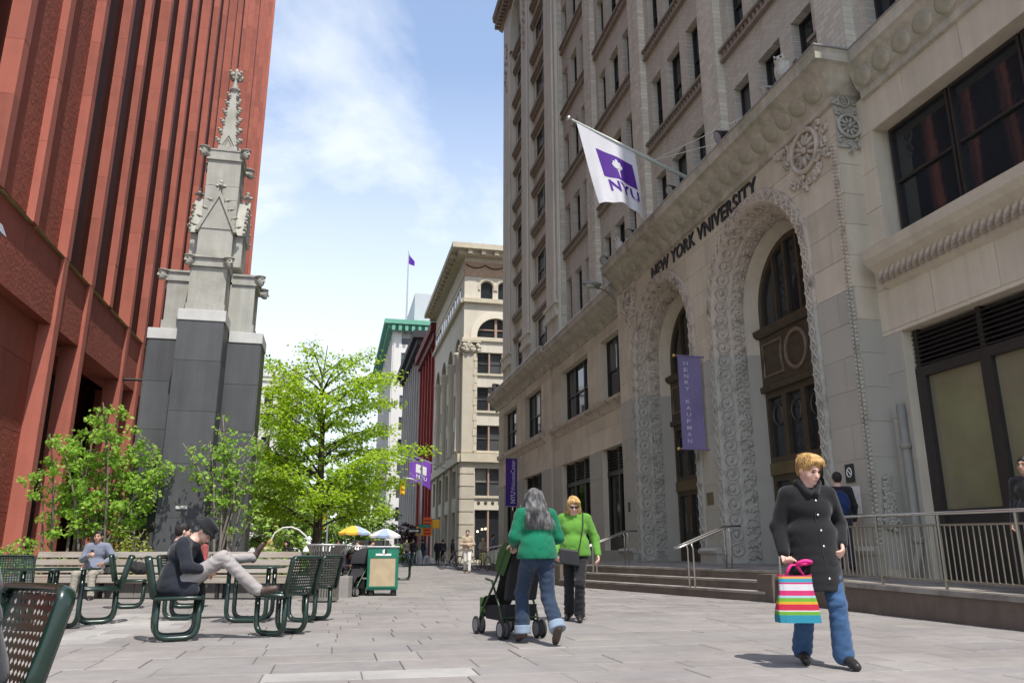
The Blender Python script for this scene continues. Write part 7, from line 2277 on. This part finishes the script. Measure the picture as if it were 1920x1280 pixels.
    # shoes
    for sd in 'LR':
        a, t = j['an' + sd], j['to' + sd]
        f = SDF(min(h, 0.014))
        f.rc(a + (t - a) * -0.18, t, 0.042 * s, 0.034 * s, 0.02).rc(a + V3(0, 0, 0.02) * s, a + (t - a) * 0.2, 0.047 * s, 0.042 * s, 0.02).el(a + (t - a) * 0.62, V3(0.044, 0.075, 0.036) * s, basis(np.cross(np.cross(t - a, V3(0, 0, 1)), t - a) + V3(0, 0, 1e-3), t - a), 0.02)
        f.build('shoe', shoe, T)
    # jacket, sweater or coat
    if top is not None:
        G = SDF(h)
        Mz = basis(j['neck'] - j['chest']); Mw = basis(j['chest'] - j['waist'])
        G.el(j['chest'], V3(0.17 * bulk, 0.118 * bulk, 0.16) * s, Mw, 0.05).el(j['waist'] + Mw @ V3(0, -belly, 0), V3(waist * bulk, (0.116 + belly * 0.5) * bulk, 0.15) * s, Mw, 0.06)
        if female: 
            for sx in (-1, 1): G.el(j['chest'] + Mw @ V3(sx * 0.07, -0.07, -0.03) * s, V3(0.075, 0.06, 0.08) * s * bulk, Mw, 0.06)
        G.rc(j['shL'] * 0.8 + j['shR'] * 0.2, j['shL'] * 0.2 + j['shR'] * 0.8, 0.072 * s * bulk, 0.072 * s * bulk, 0.05).rc(j['neck'] + V3(0, 0, -0.04) * s, j['chest'], 0.078 * s, 0.11 * s, 0.05)
        hz = (hem if hem is not None else 0.9)
        if isinstance(hz, (int, float)):
            n_ = 6
            z1 = j['waist'][2]; z0 = hz * s
            for k in range(n_ + 1):
                t = k / n_
                c = j['waist'] * (1 - t) + np.array([j['pelvis'][0], j['pelvis'][1] * 1.0, 0]) * t; c[2] = z1 + (z0 - z1) * t
                g = 1 + (hemw - 1) * t; gd = 1 + ((hemd or hemw) - 1) * t
                G.el(c + V3(0, -belly * (1 - t), 0), V3((waist + (0.178 - waist) * t) * bulk * g, (0.122 + 0.012 * t) * bulk * gd, 0.09) * s, None, 0.06)
            G.cut((0, 0, z0), (0, 0, -1))
        else:                                   # seated: coat follows pelvis and drapes
            for (c, r_) in hz: G.el(V3(*c) * s, V3(*r_) * s, None, 0.06)
        for sd in 'LR':
            w_ = j['el' + sd] + (j['wr' + sd] - j['el' + sd]) * 0.97
            G.rc(j['sh' + sd], j['el' + sd], 0.068 * s * bulk, 0.056 * s * bulk, 0.04).rc(j['el' + sd], w_, 0.056 * s * bulk, 0.044 * s * bulk, 0.03)
        G.wrinkle(folds * 0.4 * jf, 30, seed + 1, (1, 1, 1.5)); G.fold(folds * 1.2 * jf, 36, seed + 6, 0.8)
        G.build('jacket', top, T)
    # hair
    if hair is not None:
        A = SDF(min(h, 0.011))
        if style in ('short', 'man', 'bob', 'long', 'bun'):
            big = 1.08 if style != 'man' else 1.04
            A.el(hd(0, 0.018, 0.040), V3(0.080 * big, 0.098 * big, 0.088 * big) * hs, HR, 0.02)
            if style in ('short',): A.el(hd(0.01, -0.045, 0.092), V3(0.075, 0.055, 0.032) * hs, HR, 0.02); A.el(hd(0, 0.06, -0.01), V3(0.07, 0.05, 0.07) * hs, HR, 0.03)
            if style == 'man': A.el(hd(0, 0.055, -0.01), V3(0.066, 0.05, 0.06) * hs, HR, 0.03)
            A.sub(hd(0, -0.105, -0.035), V3(0.068, 0.075, 0.098) * hs, HR, 0.015)
            if style == 'bob':
                for sx in (-1, 1): A.rc(hd(sx * 0.07, -0.01, 0.05), hd(sx * 0.082, -0.02, -0.09), 0.03 * hs, 0.034 * hs, 0.03)
                A.rc(hd(0, 0.07, 0.02), hd(0, 0.07, -0.10), 0.07 * hs, 0.06 * hs, 0.03)
                A.el(hd(0.035, -0.075, 0.075), V3(0.05, 0.028, 0.03) * hs, HR, 0.02)
            if style == 'long':
                for q_ in range(13):
                    sx = (q_ - 6) / 6; zl = -0.31 + 0.07 * abs(sx) + 0.03 * math.sin(q_ * 4.1)
                    A.rc(hd(sx * 0.06, 0.055 - 0.02 * sx * sx, 0.02), hd(sx * 0.105, 0.10 - 0.03 * sx * sx, -0.14), 0.042 * hs, 0.034 * hs, 0.035)
                    A.rc(hd(sx * 0.105, 0.10 - 0.03 * sx * sx, -0.14), hd(sx * 0.135 + 0.012 * math.sin(q_ * 3), 0.125 - 0.03 * sx * sx, zl), 0.034 * hs, 0.010 * hs, 0.03)
                for sx in (-1, 1): A.rc(hd(sx * 0.075, 0.015, 0.03), hd(sx * 0.115, 0.05, -0.2), 0.035 * hs, 0.02 * hs, 0.03)
            A.wrinkle(0.004, 95, seed, (1, 1, 0.12))
            A.build('hair', hair, T)
        elif style == 'hood':
            A.el(hd(0, 0.02, 0.03), V3(0.10, 0.115, 0.11) * hs, HR, 0.02).rc(hd(0, 0.05, 0), hd(0, 0.06, -0.2), 0.1 * hs, 0.09 * hs, 0.03).sub(hd(0, -0.11, -0.03), V3(0.06, 0.08, 0.09) * hs, HR, 0.02)
            A.build('hood', hair, T)
        if beard is not None:
            C_ = SDF(0.01); C_.el(hd(0, -0.055, -0.085), V3(0.056, 0.05, 0.042) * hs, HR, 0.02).sub(hd(0, -0.1, -0.05), V3(0.03, 0.03, 0.02) * hs, HR, 0.01); C_.wrinkle(0.002, 150, 2); C_.build('beard', beard, T)
    return T, j, hd, HR
def strands(T, hd, m, n, path, seed=1, r=0.0016):
    """loose hair: path(a, b, rnd) gives a few points in head coordinates"""
    rn = random.Random(seed); q = MB()
    for i in range(n):
        p = path(rn.random(), rn.random(), rn)
        q.tube([hd(*c) for c in p], [r * 1.3] * (len(p) - 1) + [r * 0.4], 3)
    return q.build('hair_strands', m, T, kind='stuff')
def surf(T, part='jacket'):
    from mathutils.bvhtree import BVHTree
    me = [c for c in T.children if c.name.startswith(part)][0].data
    bv = BVHTree.FromPolygons([v.co[:] for v in me.vertices], [p.vertices[:] for p in me.polygons])
    def f(x, z, back=False):
        h_ = bv.ray_cast(Vector((x, 1.0 if back else -1.0, z)), Vector((0, -1 if back else 1, 0)))
        return h_[0] if h_[0] is not None else Vector((x, 0, z))
    return f
# ---- woman with the striped bag
c_char = cloth('wool_charcoal', (0.010, 0.010, 0.0115), bs=90)
c_jean = cloth('denim_blue', (0.036, 0.082, 0.17), var=0.3); c_jeand = cloth('denim_dark', (0.022, 0.037, 0.066), var=0.3)
J = dict(hipL=(.09, 0, .91), knL=(.11, -.14, .50), anL=(.115, -.15, .09), toL=(.15, -.315, .035), hipR=(-.09, 0, .91), knR=(-.10, .0, .50), anR=(-.115, .17, .10), toR=(-.135, .02, .035),
         elR=(-.27, .05, 1.13), wrR=(-.27, -.06, .905), elL=(.285, .10, 1.15), wrL=(.235, -.045, .98), head=(0.015, -0.05, 1.605), neck=(0.0, -0.005, 1.455))
T, j, hd, HR = person('woman with short ginger hair in a charcoal coat carrying a striped bag', (4.07, 6.27, 0), R(-14), J, 1.71, 0.0085, SK_P, c_char, c_jean, m_shoe, H_GIN, 'short', hy=R(24), hp=R(20), bulk=1.14, hem=0.60, hemw=1.12, hemd=1.42, waist=0.176, jf=0.3, curlR=1.3, palmR=(0.2, 0, 1), palmL=(-1, 0.3, 0), flare=1.3, folds=0.0045, seed=3, leg=1.05, headw=1.04)
s_ = 1.71 / 1.7
sf = surf(T)
for k, z in enumerate((1.34, 1.22, 1.09, 0.96, 0.70)):
    q = MB(); q.ell(sf(0.022 + 0.006 * k, z * s_) + Vector((0, -0.002, 0)), (0.011, 0.006, 0.011), 8, 5); q.build('button', m_steel, T, True)
q = MB(); q.tube([sf(-0.012 + 0.006 * k, (1.42 - 0.085 * k) * s_) + Vector((0, 0.001, 0)) for k in range(10)], 0.0045, 5); q.build('placket', c_char, T, True)
for sx in (-1, 1):
    pts = [sf(sx * (0.085 + 0.075 * t), (0.86 + 0.02 * t) * s_) for t in np.linspace(0, 1, 5)]
    q = MB(); q.sheet([[p + Vector((0, -0.008, 0)) for p in pts], [p + Vector((0, -0.012, -0.055)) for p in pts]]); q.build('pocket_flap', c_char, T)
def path_short(a, b, rn):
    th = a * 2 * PI; rad = 0.3 + 0.7 * b
    x, y = 0.083 * math.cos(th) * rad, 0.02 + 0.10 * math.sin(th) * rad
    z = 0.045 + 0.093 * math.sqrt(max(0, 1 - rad * rad * 0.96))
    if z < 0.06 and y < -0.03: z = 0.085
    dx, dy = 0.03 * (0.6 + a) * (1 if x > -0.02 else -0.6) + rn.gauss(0, .008), -0.012 + rn.gauss(0, .012)
    return [(x, y, z), (x * 1.05 + dx * 0.5, y * 1.05 + dy * 0.5, z + 0.006), (x * 1.06 + dx, y * 1.06 + dy, z - 0.018 + rn.gauss(0, .006))]
strands(T, hd, hairm('strand_ginger', (0.55, 0.35, 0.13), (0.30, 0.16, 0.05)), 1100, path_short, 4, 0.002)
S_ = SDF(0.009)
for sx in (-1, 1): S_.rc(V3(sx * 0.03, -0.12, 1.40) * s_, V3(sx * 0.085, -0.03, 1.50) * s_, 0.03, 0.032, 0.02); S_.rc(V3(sx * 0.085, -0.03, 1.50) * s_, V3(0, 0.085, 1.51) * s_, 0.032, 0.036, 0.02)
S_.build('collar', c_char, T)
bandc = [(0.0, (0.02, 0.28, 0.40)), (0.07, (0.16, 0.42, 0.03)), (0.10, (0.72, 0.70, 0.66)), (0.112, (0.62, 0.015, 0.06)), (0.165, (0.80, 0.42, 0.02)), (0.19, (0.17, 0.45, 0.03)), (0.225, (0.45, 0.65, 0.72)), (0.245, (0.70, 0.03, 0.18)), (0.29, (0.74, 0.72, 0.76)), (0.35, (0.68, 0.03, 0.18)), (0.365, (0.05, 0.36, 0.50)), (0.40, (0.80, 0.40, 0.08)), (0.42, (0.68, 0.03, 0.16))]
BG = thing('tote_bag', 'brightly striped shopping bag held by the woman in the charcoal coat', 'bag', (3.80, 6.155, 0.36), R(-14))
BG.scale = (0.86, 0.86, 0.86)
rows_ = []
for jz in range(12):
    t = jz / 11; z = 0.43 * t
    w, d = 0.205 - 0.05 * t + 0.012 * math.sin(t * 7), 0.085 * (1 - 0.75 * t) + 0.012
    ring = []
    for a in np.linspace(0, 2 * PI, 25)[:-1]:
        cx_, sx_ = math.cos(a), math.sin(a)
        e = 0.45
        ring.append((w * math.copysign(abs(cx_) ** e, cx_) + 0.006 * math.sin(6 * a + 5 * t), d * math.copysign(abs(sx_) ** e, sx_) * (1 + 0.12 * math.sin(9 * a + 3 * t)), z + (0.02 * cx_ * cx_ * t)))
    rows_.append(ring + [ring[0]])
q = MB(); q.sheet(rows_); q.add(rows_[0][:-1], [tuple(range(24))]); q.build('bag_body', stripe_mat('bag_stripes', [(p, tuple(0.62 * x for x in c)) for p, c in bandc]), BG, True)
m_pink = mat('bag_pink', (0.72, 0.03, 0.22), rough=0.8, var=0.08)
for dy in (-0.02, 0.02):
    q = MB(); q.tube(smooth_path([(-0.09, dy, 0.42), (-0.03, dy, 0.53), (0.03, dy, 0.53), (0.09, dy, 0.42)], 0.05), 0.009, 6); q.build('handle', m_pink, BG, True)
q = MB(); q.tube(smooth_path([(0.02, -0.03, 0.54), (0.09, -0.06, 0.57), (0.17, -0.04, 0.56), (0.15, 0.02, 0.54), (0.03, 0.02, 0.53)], 0.03), 0.018, 6); q.build('strap_fold', m_pink, BG, True)
# ---- woman in the lime sweater
c_lime = cloth('lime_knit', (0.10, 0.25, 0.035), bs=60); c_blk = cloth('black_trousers', (0.016, 0.016, 0.018))
J = dict(knL=(.08, -.20, .51), anL=(.06, -.12, .09), toL=(.075, -.28, .035), knR=(-.09, -.01, .50), anR=(-.11, .16, .10), toR=(-.13, .01, .035), head=(0.0, -0.075, 1.585), neck=(0, -0.015, 1.45),
         elL=(.29, .05, 1.12), wrL=(.33, -.05, .90), elR=(-.28, .06, 1.12), wrR=(-.26, -.10, .92))
T, j, hd, HR = person('woman with a blonde bob and sunglasses in a lime green sweater', (3.32, 10.85, 0), R(-22), J, 1.66, 0.010, SK_P, c_lime, c_blk, m_shoe, H_BLD, 'bob', hy=R(12), hp=R(24), bulk=1.12, hem=0.88, hemw=1.06, flare=1.25, folds=0.005, seed=5, shades=True, female=True, belly=0.02)
def path_bob(a, b, rn):
    th = PI * (0.12 + 0.76 * a) * (1 if rn.random() < 0.5 else -1) + PI / 2
    x, y = 0.075 * math.cos(th), 0.02 + 0.08 * abs(math.sin(th)) * (1 if rn.random() < .7 else -.6)
    e = 1.14 + rn.gauss(0, .03)
    return [(x * .25, y * .3, 0.135), (x * .85, y * .9, 0.105), (x * e * 1.05, y * e, 0.02), (x * e * 1.12 + rn.gauss(0, .008), y * e - 0.01, -0.11 + rn.gauss(0, .015))]
strands(T, hd, hairm('strand_blonde', (0.50, 0.33, 0.13), (0.26, 0.15, 0.05)), 500, path_bob, 6, 0.0022)
m_leather = mat('black_leather', (0.022, 0.021, 0.022), rough=0.4, var=0.15, vs=10, bump=0.15)
SB_ = thing('shoulder_bag', 'black shoulder bag hanging across the lime green sweater', 'bag', (3.32, 10.85, 0), R(-22))
q = MB(); q.hexa([(-0.19, -0.235, 0.76), (0.08, -0.235, 0.72), (0.08, -0.165, 0.72), (-0.19, -0.165, 0.76), (-0.20, -0.225, 0.97), (0.075, -0.225, 0.935), (0.075, -0.165, 0.935), (-0.20, -0.165, 0.97)]); q.build('bag_body', m_leather, SB_, bevel=0.02)
q = MB(); q.tube([(0.07, -0.19, 0.93), (0.11, -0.165, 1.12), (0.135, -0.135, 1.28), (0.13, -0.06, 1.44), (0.1, 0.06, 1.44), (0.0, 0.16, 1.2), (-0.15, 0.12, 1.0), (-0.2, -0.15, 0.95)], 0.014, 6, sq=(0.5, 1.5)); q.build('strap', m_leather, SB_, True)
# ---- woman pushing the stroller, seen from behind
c_kelly = cloth('kelly_knit', (0.003, 0.125, 0.064), bs=60)
J = dict(head=(0, -0.11, 1.545), neck=(0, -0.065, 1.425), chest=(0, -.04, 1.25), shL=(.18, -.04, 1.385), shR=(-.18, -.04, 1.385), elL=(.27, -.02, 1.13), elR=(-.27, -.02, 1.13), wrL=(.19, -.26, 1.06), wrR=(-.22, -.26, 1.06),
         knL=(.11, -.22, .53), anL=(.115, -.17, .10), toL=(.12, -.33, .035), knR=(-.11, .03, .50), anR=(-.13, .27, .17), toR=(-.14, .16, .04))
T, j, hd, HR = person('woman with long dark grey hair in a green sweater seen from behind', (2.12, 8.28, 0), R(186), J, 1.60, 0.009, SK_L, c_kelly, c_jeand, m_shoeb, H_GRY, 'long', hp=R(12), bulk=1.10, hem=0.90, hemw=1.10, hemd=1.12, tend=0.2, flare=1.28, folds=0.005, seed=7, palmL=(0, 0, -1), palmR=(0, 0, -1), curlL=1.0, curlR=1.0, female=True, leg=1.08, headw=1.05)
def path_long(a, b, rn):
    sx = 2 * a - 1
    L = 0.26 + 0.10 * b
    return [(sx * 0.02, 0.02, 0.137), (sx * 0.08, 0.07, 0.09), (sx * 0.11, 0.115 - 0.03 * sx * sx, -0.05), (sx * 0.135 + rn.gauss(0, .008), 0.145 - 0.035 * sx * sx + rn.gauss(0, .006), -0.18), (sx * 0.15 + rn.gauss(0, .02), 0.15 - 0.03 * sx * sx + rn.gauss(0, .012), -L)]
strands(T, hd, hairm('strand_grey', (0.05, 0.049, 0.05), (0.25, 0.245, 0.245)), 800, path_long, 8, 0.0022)
for sd in 'LR':
    a = j['an' + sd]; d_ = unit(j['kn' + sd] - a)
    S_ = SDF(0.009); S_.rc(a + d_ * 0.01, a + d_ * 0.10, 0.088, 0.086, 0.01); S_.cut(a + d_ * 0.0, -d_); S_.cut(a + d_ * 0.085, d_); S_.build('turned_cuff', cloth('denim_cuff', (0.20, 0.26, 0.33), var=0.2), T)
# ---- man in the black hat, hunched on a chair with his feet up
c_navy = cloth('navy_wool', (0.016, 0.018, 0.026), bs=100); c_lgrey = cloth('trouser_grey', (0.30, 0.275, 0.265), var=0.1)
J = dict(pelvis=(0, .02, .56), waist=(0, .08, .69), chest=(0, .02, .90), neck=(0, -.10, 1.04), head=(0.0, -.19, 1.13), shL=(.18, -.03, 1.0), shR=(-.18, -.03, 1.0),
         elL=(.25, -.12, .76), elR=(-.25, -.12, .76), wrL=(.09, -.29, .72), wrR=(-.09, -.29, .72), hipL=(.09, -.02, .56), hipR=(-.09, -.02, .56),
         knL=(.12, -.42, .85), knR=(-.10, -.44, .86), anL=(.04, -.80, .50), anR=(-.06, -.86, .50), toL=(.06, -.97, .50), toR=(-.08, -1.03, .53))
T, j, hd, HR = person('man in a black hat and dark jacket hunched over with his shoes on a chair', (-1.60, 9.55, 0), R(84), J, 1.7, 0.010, SK_L, c_navy, c_lgrey, m_shoeb, H_GRY, 'man', hp=R(48), bulk=1.15, hem=[((0, .06, .58), (.21, .17, .14)), ((0, .10, .53), (.215, .17, .12)), ((.13, -.10, .52), (.09, .14, .11)), ((-.13, -.10, .52), (.09, .14, .11))], seed=9, beard=hairm('beard_brown', (0.20, 0.11, 0.06)), palmL=(-1, 0, 0), palmR=(1, 0, 0), folds=0.005)
q = MB()
prof = [(0.138, -0.012), (0.140, -0.004), (0.112, 0.02), (0.106, 0.032), (0.102, 0.07), (0.088, 0.095), (0.05, 0.102), (0.0, 0.096)]
q.lathe((0, 0, 0), prof, 24)
HM = Matrix([list(r_) for r_ in HR])
q.v = [tuple(Vector(hd(0, 0.012, 0.05)) + HM @ Vector((v[0] * 0.92, v[1] * 1.08, v[2]))) for v in q.v]
q.build('hat', cloth('hat_felt', (0.012, 0.012, 0.014)), T, True)
# ---- man leaning back with his legs on the table
J2 = dict(pelvis=(0, .0, .55), waist=(0, .10, .68), chest=(0, .20, .88), neck=(0, .20, 1.06), head=(0.0, .16, 1.19), shL=(.18, .18, 1.0), shR=(-.18, .18, 1.0),
          elL=(.26, .10, .76), elR=(-.26, .10, .76), wrL=(.12, -.10, .72), wrR=(-.12, -.10, .72), hipL=(.09, -.02, .56), hipR=(-.09, -.02, .56),
          knL=(.10, -.42, .80), knR=(-.08, -.42, .82), anL=(.05, -.84, .83), anR=(-.05, -.86, .84), toL=(.06, -.92, 1.0), toR=(-.07, -.96, 1.02))
person('dark-haired man in a navy jacket stretching his legs onto the table', (-1.93, 12.25, 0), R(86), J2, 1.7, 0.012, SK_L, c_navy, c_lgrey, m_shoeb, H_BLK, 'man', hy=R(30), bulk=1.08, hem=[((0, .06, .6), (.18, .15, .12))], seed=11)
# ---- people on the bench
SIT = dict(pelvis=(0, .0, .55), waist=(0, .05, .69), chest=(0, .08, .92), neck=(0, .06, 1.08), head=(0.0, .03, 1.225), shL=(.18, .07, 1.03), shR=(-.18, .07, 1.03),
           elL=(.25, .02, .77), elR=(-.25, .02, .77), wrL=(.14, -.20, .66), wrR=(-.14, -.20, .66), hipL=(.09, -.02, .54), hipR=(-.09, -.02, .54),
           knL=(.13, -.42, .50), knR=(-.13, -.42, .50), anL=(.13, -.44, .09), anR=(-.13, -.44, .09), toL=(.15, -.60, .035), toR=(-.15, -.60, .035))
def sit(**k): return {**SIT, **k}
c_denim = cloth('denim_jacket', (0.17, 0.19, 0.25), var=0.2); c_khaki = cloth('khaki', (0.30, 0.28, 0.235))
bp = lambda t: B0 + bd * t
p_ = bp(-2.1) - bn_ * 0.02
person('man in a grey denim jacket looking up from his phone on the bench', (p_.x, p_.y, -0.03), BA + R(4), sit(elL=(.34, .06, .82), wrL=(.30, -.2, .72), elR=(-.24, .0, .78), wrR=(-.02, -.22, .86), knL=(.2, -.44, .5), anL=(.26, -.5, .09), toL=(.31, -.65, .035)), 1.72, 0.012, SK_T, c_denim, c_khaki, m_shoe, H_BLK, 'man', bulk=1.16, hem=[((0, .03, .60), (.19, .15, .12))], seed=13, hy=R(6))
q = MB(); q.box(-0.03, 0.03, -0.012, 0.0, 0.0, 0.12)
M4 = Matrix.Translation((p_.x, p_.y, -0.03)) @ Matrix.Rotation(BA + R(4), 4, 'Z')
q.v = [tuple(M4 @ (Vector(v) + Vector((0.06, -0.26, 0.86)))) for v in q.v]
props(q.build('phone', m_black), 'phone held by the man in the denim jacket', 'phone')
p_ = bp(-0.02)
person('person with short dark hair on the bench behind the hatted man', (p_.x, p_.y, -0.03), BA + R(-15), SIT, 1.7, 0.014, SK_L, cloth('shirt_red', (0.25, 0.06, 0.06)), c_jeand, m_shoe, H_BRN, 'man', hem=[((0, .03, .60), (.18, .15, .12))], seed=14)
q = SDF(0.014); q.el((0, 0, 0.13), (0.21, 0.11, 0.12)).el((0.08, -0.02, 0.1), (0.14, 0.12, 0.1)).rc((-0.1, 0, 0.24), (0.0, 0, 0.33), 0.014, 0.014, 0.01).rc((0, 0, 0.33), (0.1, 0, 0.24), 0.014, 0.014, 0.01).wrinkle(0.008, 30, 3)
p_ = bp(-1.15)
o = thing('backpack', 'black bag lying on the bench seat between the sitters', 'bag', (p_.x, p_.y - 0.08, 0.47), BA); q.build('bag_body', m_blk, o)
# ---- hooded woman beside the parked stroller
person('woman with long black hair bent over the parked stroller', (0.42, 18.75, -0.12), R(10), sit(head=(0, -.22, 1.03), neck=(0, -.12, .96), chest=(0, .0, .86), shL=(.18, -.05, .94), shR=(-.18, -.05, .94), wrL=(.1, -.42, .75), wrR=(-.1, -.42, .75), elL=(.24, -.18, .72), elR=(-.24, -.18, .72)), 1.62, 0.013, SK_B, cloth('jacket_plum', (0.03, 0.018, 0.03)), c_blk, m_shoe, H_BLK, 'long', hp=R(38), bulk=1.1, hem=[((0, .03, .60), (.18, .15, .12))], seed=15, female=True)
q = MB(); q.box(-0.5, 0.5, -0.2, 0.25, 0.0, 0.42); q.v = [(v[0] + 0.3, v[1] + 18.95, v[2] - 0.02) for v in q.v]
props(q.build('stone_bench', m_gran, bevel=0.02), 'low stone bench block behind the parked stroller', 'bench')
# ---- far walkers and sitters
WALK = dict(knL=(.09, -.18, .52), anL=(.09, -.22, .09), toL=(.1, -.38, .05), knR=(-.09, .0, .5), anR=(-.09, .24, .13), toR=(-.1, .11, .04))
def walk(**k): return {**WALK, **k}
person('man in a tan jacket and white trousers walking towards us with folded arms', (5.7, 34.4, 0), R(-10), walk(elL=(.27, -.02, 1.14), elR=(-.27, -.02, 1.14), wrL=(-.05, -.19, 1.15), wrR=(.05, -.19, 1.10)), 1.78, 0.016, SK_L, cloth('tan_jacket', (0.42, 0.34, 0.24)), cloth('white_jeans', (0.66, 0.64, 0.60)), cloth('shoe_tan', (0.2, 0.1, 0.07)), H_BRN, 'man', bulk=1.05, hem=0.92, seed=21)
c_dk = [cloth('dark_coat_%d' % i, c) for i, c in enumerate(((0.02, 0.02, 0.022), (0.03, 0.03, 0.045), (0.05, 0.045, 0.04), (0.10, 0.02, 0.03)))]
crowd = [((5.6, 57.5), 20, 1.72, 0, c_jeand, H_BRN, 0.9, 'pedestrian in a dark jacket left of the lamp pole'), ((6.6, 60.5), 160, 1.75, 1, c_jean, H_BLK, 0.9, 'pedestrian in blue jeans behind the lamp pole'),
         ((7.45, 58), -10, 1.70, 0, c_blk, H_BLD, 0.35, 'blonde pedestrian in an ankle-length black coat'), ((7.95, 59), 170, 1.72, 1, c_blk, H_BLK, 0.88, 'pedestrian in a dark jacket beside the long black coat'),
         ((8.55, 58), 60, 1.74, 0, c_blk, H_BLK, 0.7, 'pedestrian in a short black coat at the cream building corner'), ((5.0, 56), 30, 1.68, 2, c_jeand, H_BLK, 0.9, 'dark pedestrian just right of the green recycling bin')]
for i, (xy, a, H_, ci, bm_, hm_, hem_, lab) in enumerate(crowd):
    person(lab, (*xy, 0), R(a), WALK, H_, 0.026, SK_L, c_dk[ci], bm_, m_shoe, hm_, 'short' if i % 2 else 'bob', hem=hem_, hemw=1.1, face=False, seed=30 + i, folds=0.004)
seat_ = [((-2.15, 30.2), 40, c_dk[2], H_BLD, 'long', SK_L, 'blonde sitter seen over the bench near the white arch', cloth('beige_top', (0.48, 0.38, 0.26))),
         ((-1.65, 30.8), -30, c_dk[0], H_BLK, 'bob', SK_L, 'black-haired sitter next to the blonde sitter', c_dk[0]), ((-0.6, 29.6), 70, c_navy, H_BLK, 'man', SK_L, 'dark-haired sitter in front of the tree trunk', c_navy),
         ((0.22, 31), 10, c_dk[1], H_BLK, 'man', SK_B, 'dark-haired sitter above the slatted litter bin', c_dk[1]), ((1.4, 29), 80, c_dk[2], H_BLK, 'man', SK_P, 'dark-haired man whose head shows over the recycling bin', cloth('pale_shirt', (0.5, 0.5, 0.5))),
         ((1.0, 33), -40, c_dk[3], H_BRN, 'man', SK_P, 'sitter in a red shirt behind the stroller woman', cloth('red_shirt', (0.50, 0.02, 0.03)))]
for i, (xy, a, bm_, hm_, sty, sk, lab, tm) in enumerate(seat_):
    person(lab, (*xy, -0.02), R(a), SIT, 1.68, 0.02, sk, tm, bm_, m_shoe, hm_, sty, hem=[((0, .03, .60), (.18, .15, .12))], seed=40 + i, face=False)
    o = copy_thing([x_ for x_ in bpy.data.objects if x_.name.startswith('mesh_chair') and x_.parent is None][0], loc=(xy[0], xy[1] + 0.02, 0), rz=R(a - 90), label=['far green chair under the blonde sitter', 'far green chair under the black-haired sitter', 'far green chair in front of the tree trunk', 'far green chair beyond the slatted litter bin', 'far green chair behind the recycling bin', 'far green chair under the sitter in the red shirt'][i])
person('person in grey standing at the restaurant window beyond the ramp', (9.2, 46.3, 0.1), R(60), None, 1.75, 0.025, SK_T, cloth('grey_shirt', (0.16, 0.17, 0.20)), c_jeand, m_shoe, H_BLK, 'man', face=False, seed=50)
person('fair-haired person beside the one in grey at the restaurant window', (8.75, 47.2, 0.05), R(20), None, 1.6, 0.025, SK_L, cloth('beige_jacket', (0.4, 0.33, 0.25)), c_dk[0], m_shoe, H_BLD, 'bob', face=False, seed=51)
# ---- near the doors
person('person in black with a blue backpack at the right doors', (9.15, 13.1, 0.55), R(150), None, 1.78, 0.014, SK_L, c_dk[0], c_dk[1], m_shoe, H_BLK, 'man', seed=52, face=False)
q = SDF(0.012); q.el((0, 0, 0), (0.17, 0.11, 0.24)).el((0, 0.09, -0.06), (0.12, 0.06, 0.12)).rc((0.09, 0.12, -0.16), (0.09, 0.12, -0.02), 0.02, 0.02, 0.01).wrinkle(0.004, 30, 1)
a_ = R(150)
o = thing('backpack', 'dark blue backpack worn by the person at the right doors', 'backpack', (9.15 + math.sin(a_) * -0.19, 13.1 + math.cos(a_) * 0.19, 1.76), a_)
q.build('bag_body', cloth('backpack_blue', (0.012, 0.03, 0.10)), o)
person('man in a black jacket at the right edge behind the railing', (9.05, 8.82, 0.36), R(-75), walk(), 1.78, 0.013, SK_T, mat('leather_jacket', (0.02, 0.02, 0.022), rough=0.4, var=0.15, bump=0.2), c_dk[0], m_shoe, H_BLK, 'man', hem=0.85, seed=53, bulk=1.08)
# ---- sitter cut off by the left edge
person('person in a dark navy top cut off by the left edge, in the nearest chair', (-1.16, 2.83, 0), R(-50), sit(chest=(0, .02, .86), neck=(0, -.1, 1.0), head=(0, -.2, 1.1), shL=(.18, -.02, .97), shR=(-.18, -.02, .97)), 1.62, 0.012, SK_L, c_navy, c_jeand, m_shoe, H_BRN, 'man', bulk=1.15, hem=[((0, .06, .58), (.20, .16, .13))], seed=54, hp=R(30))
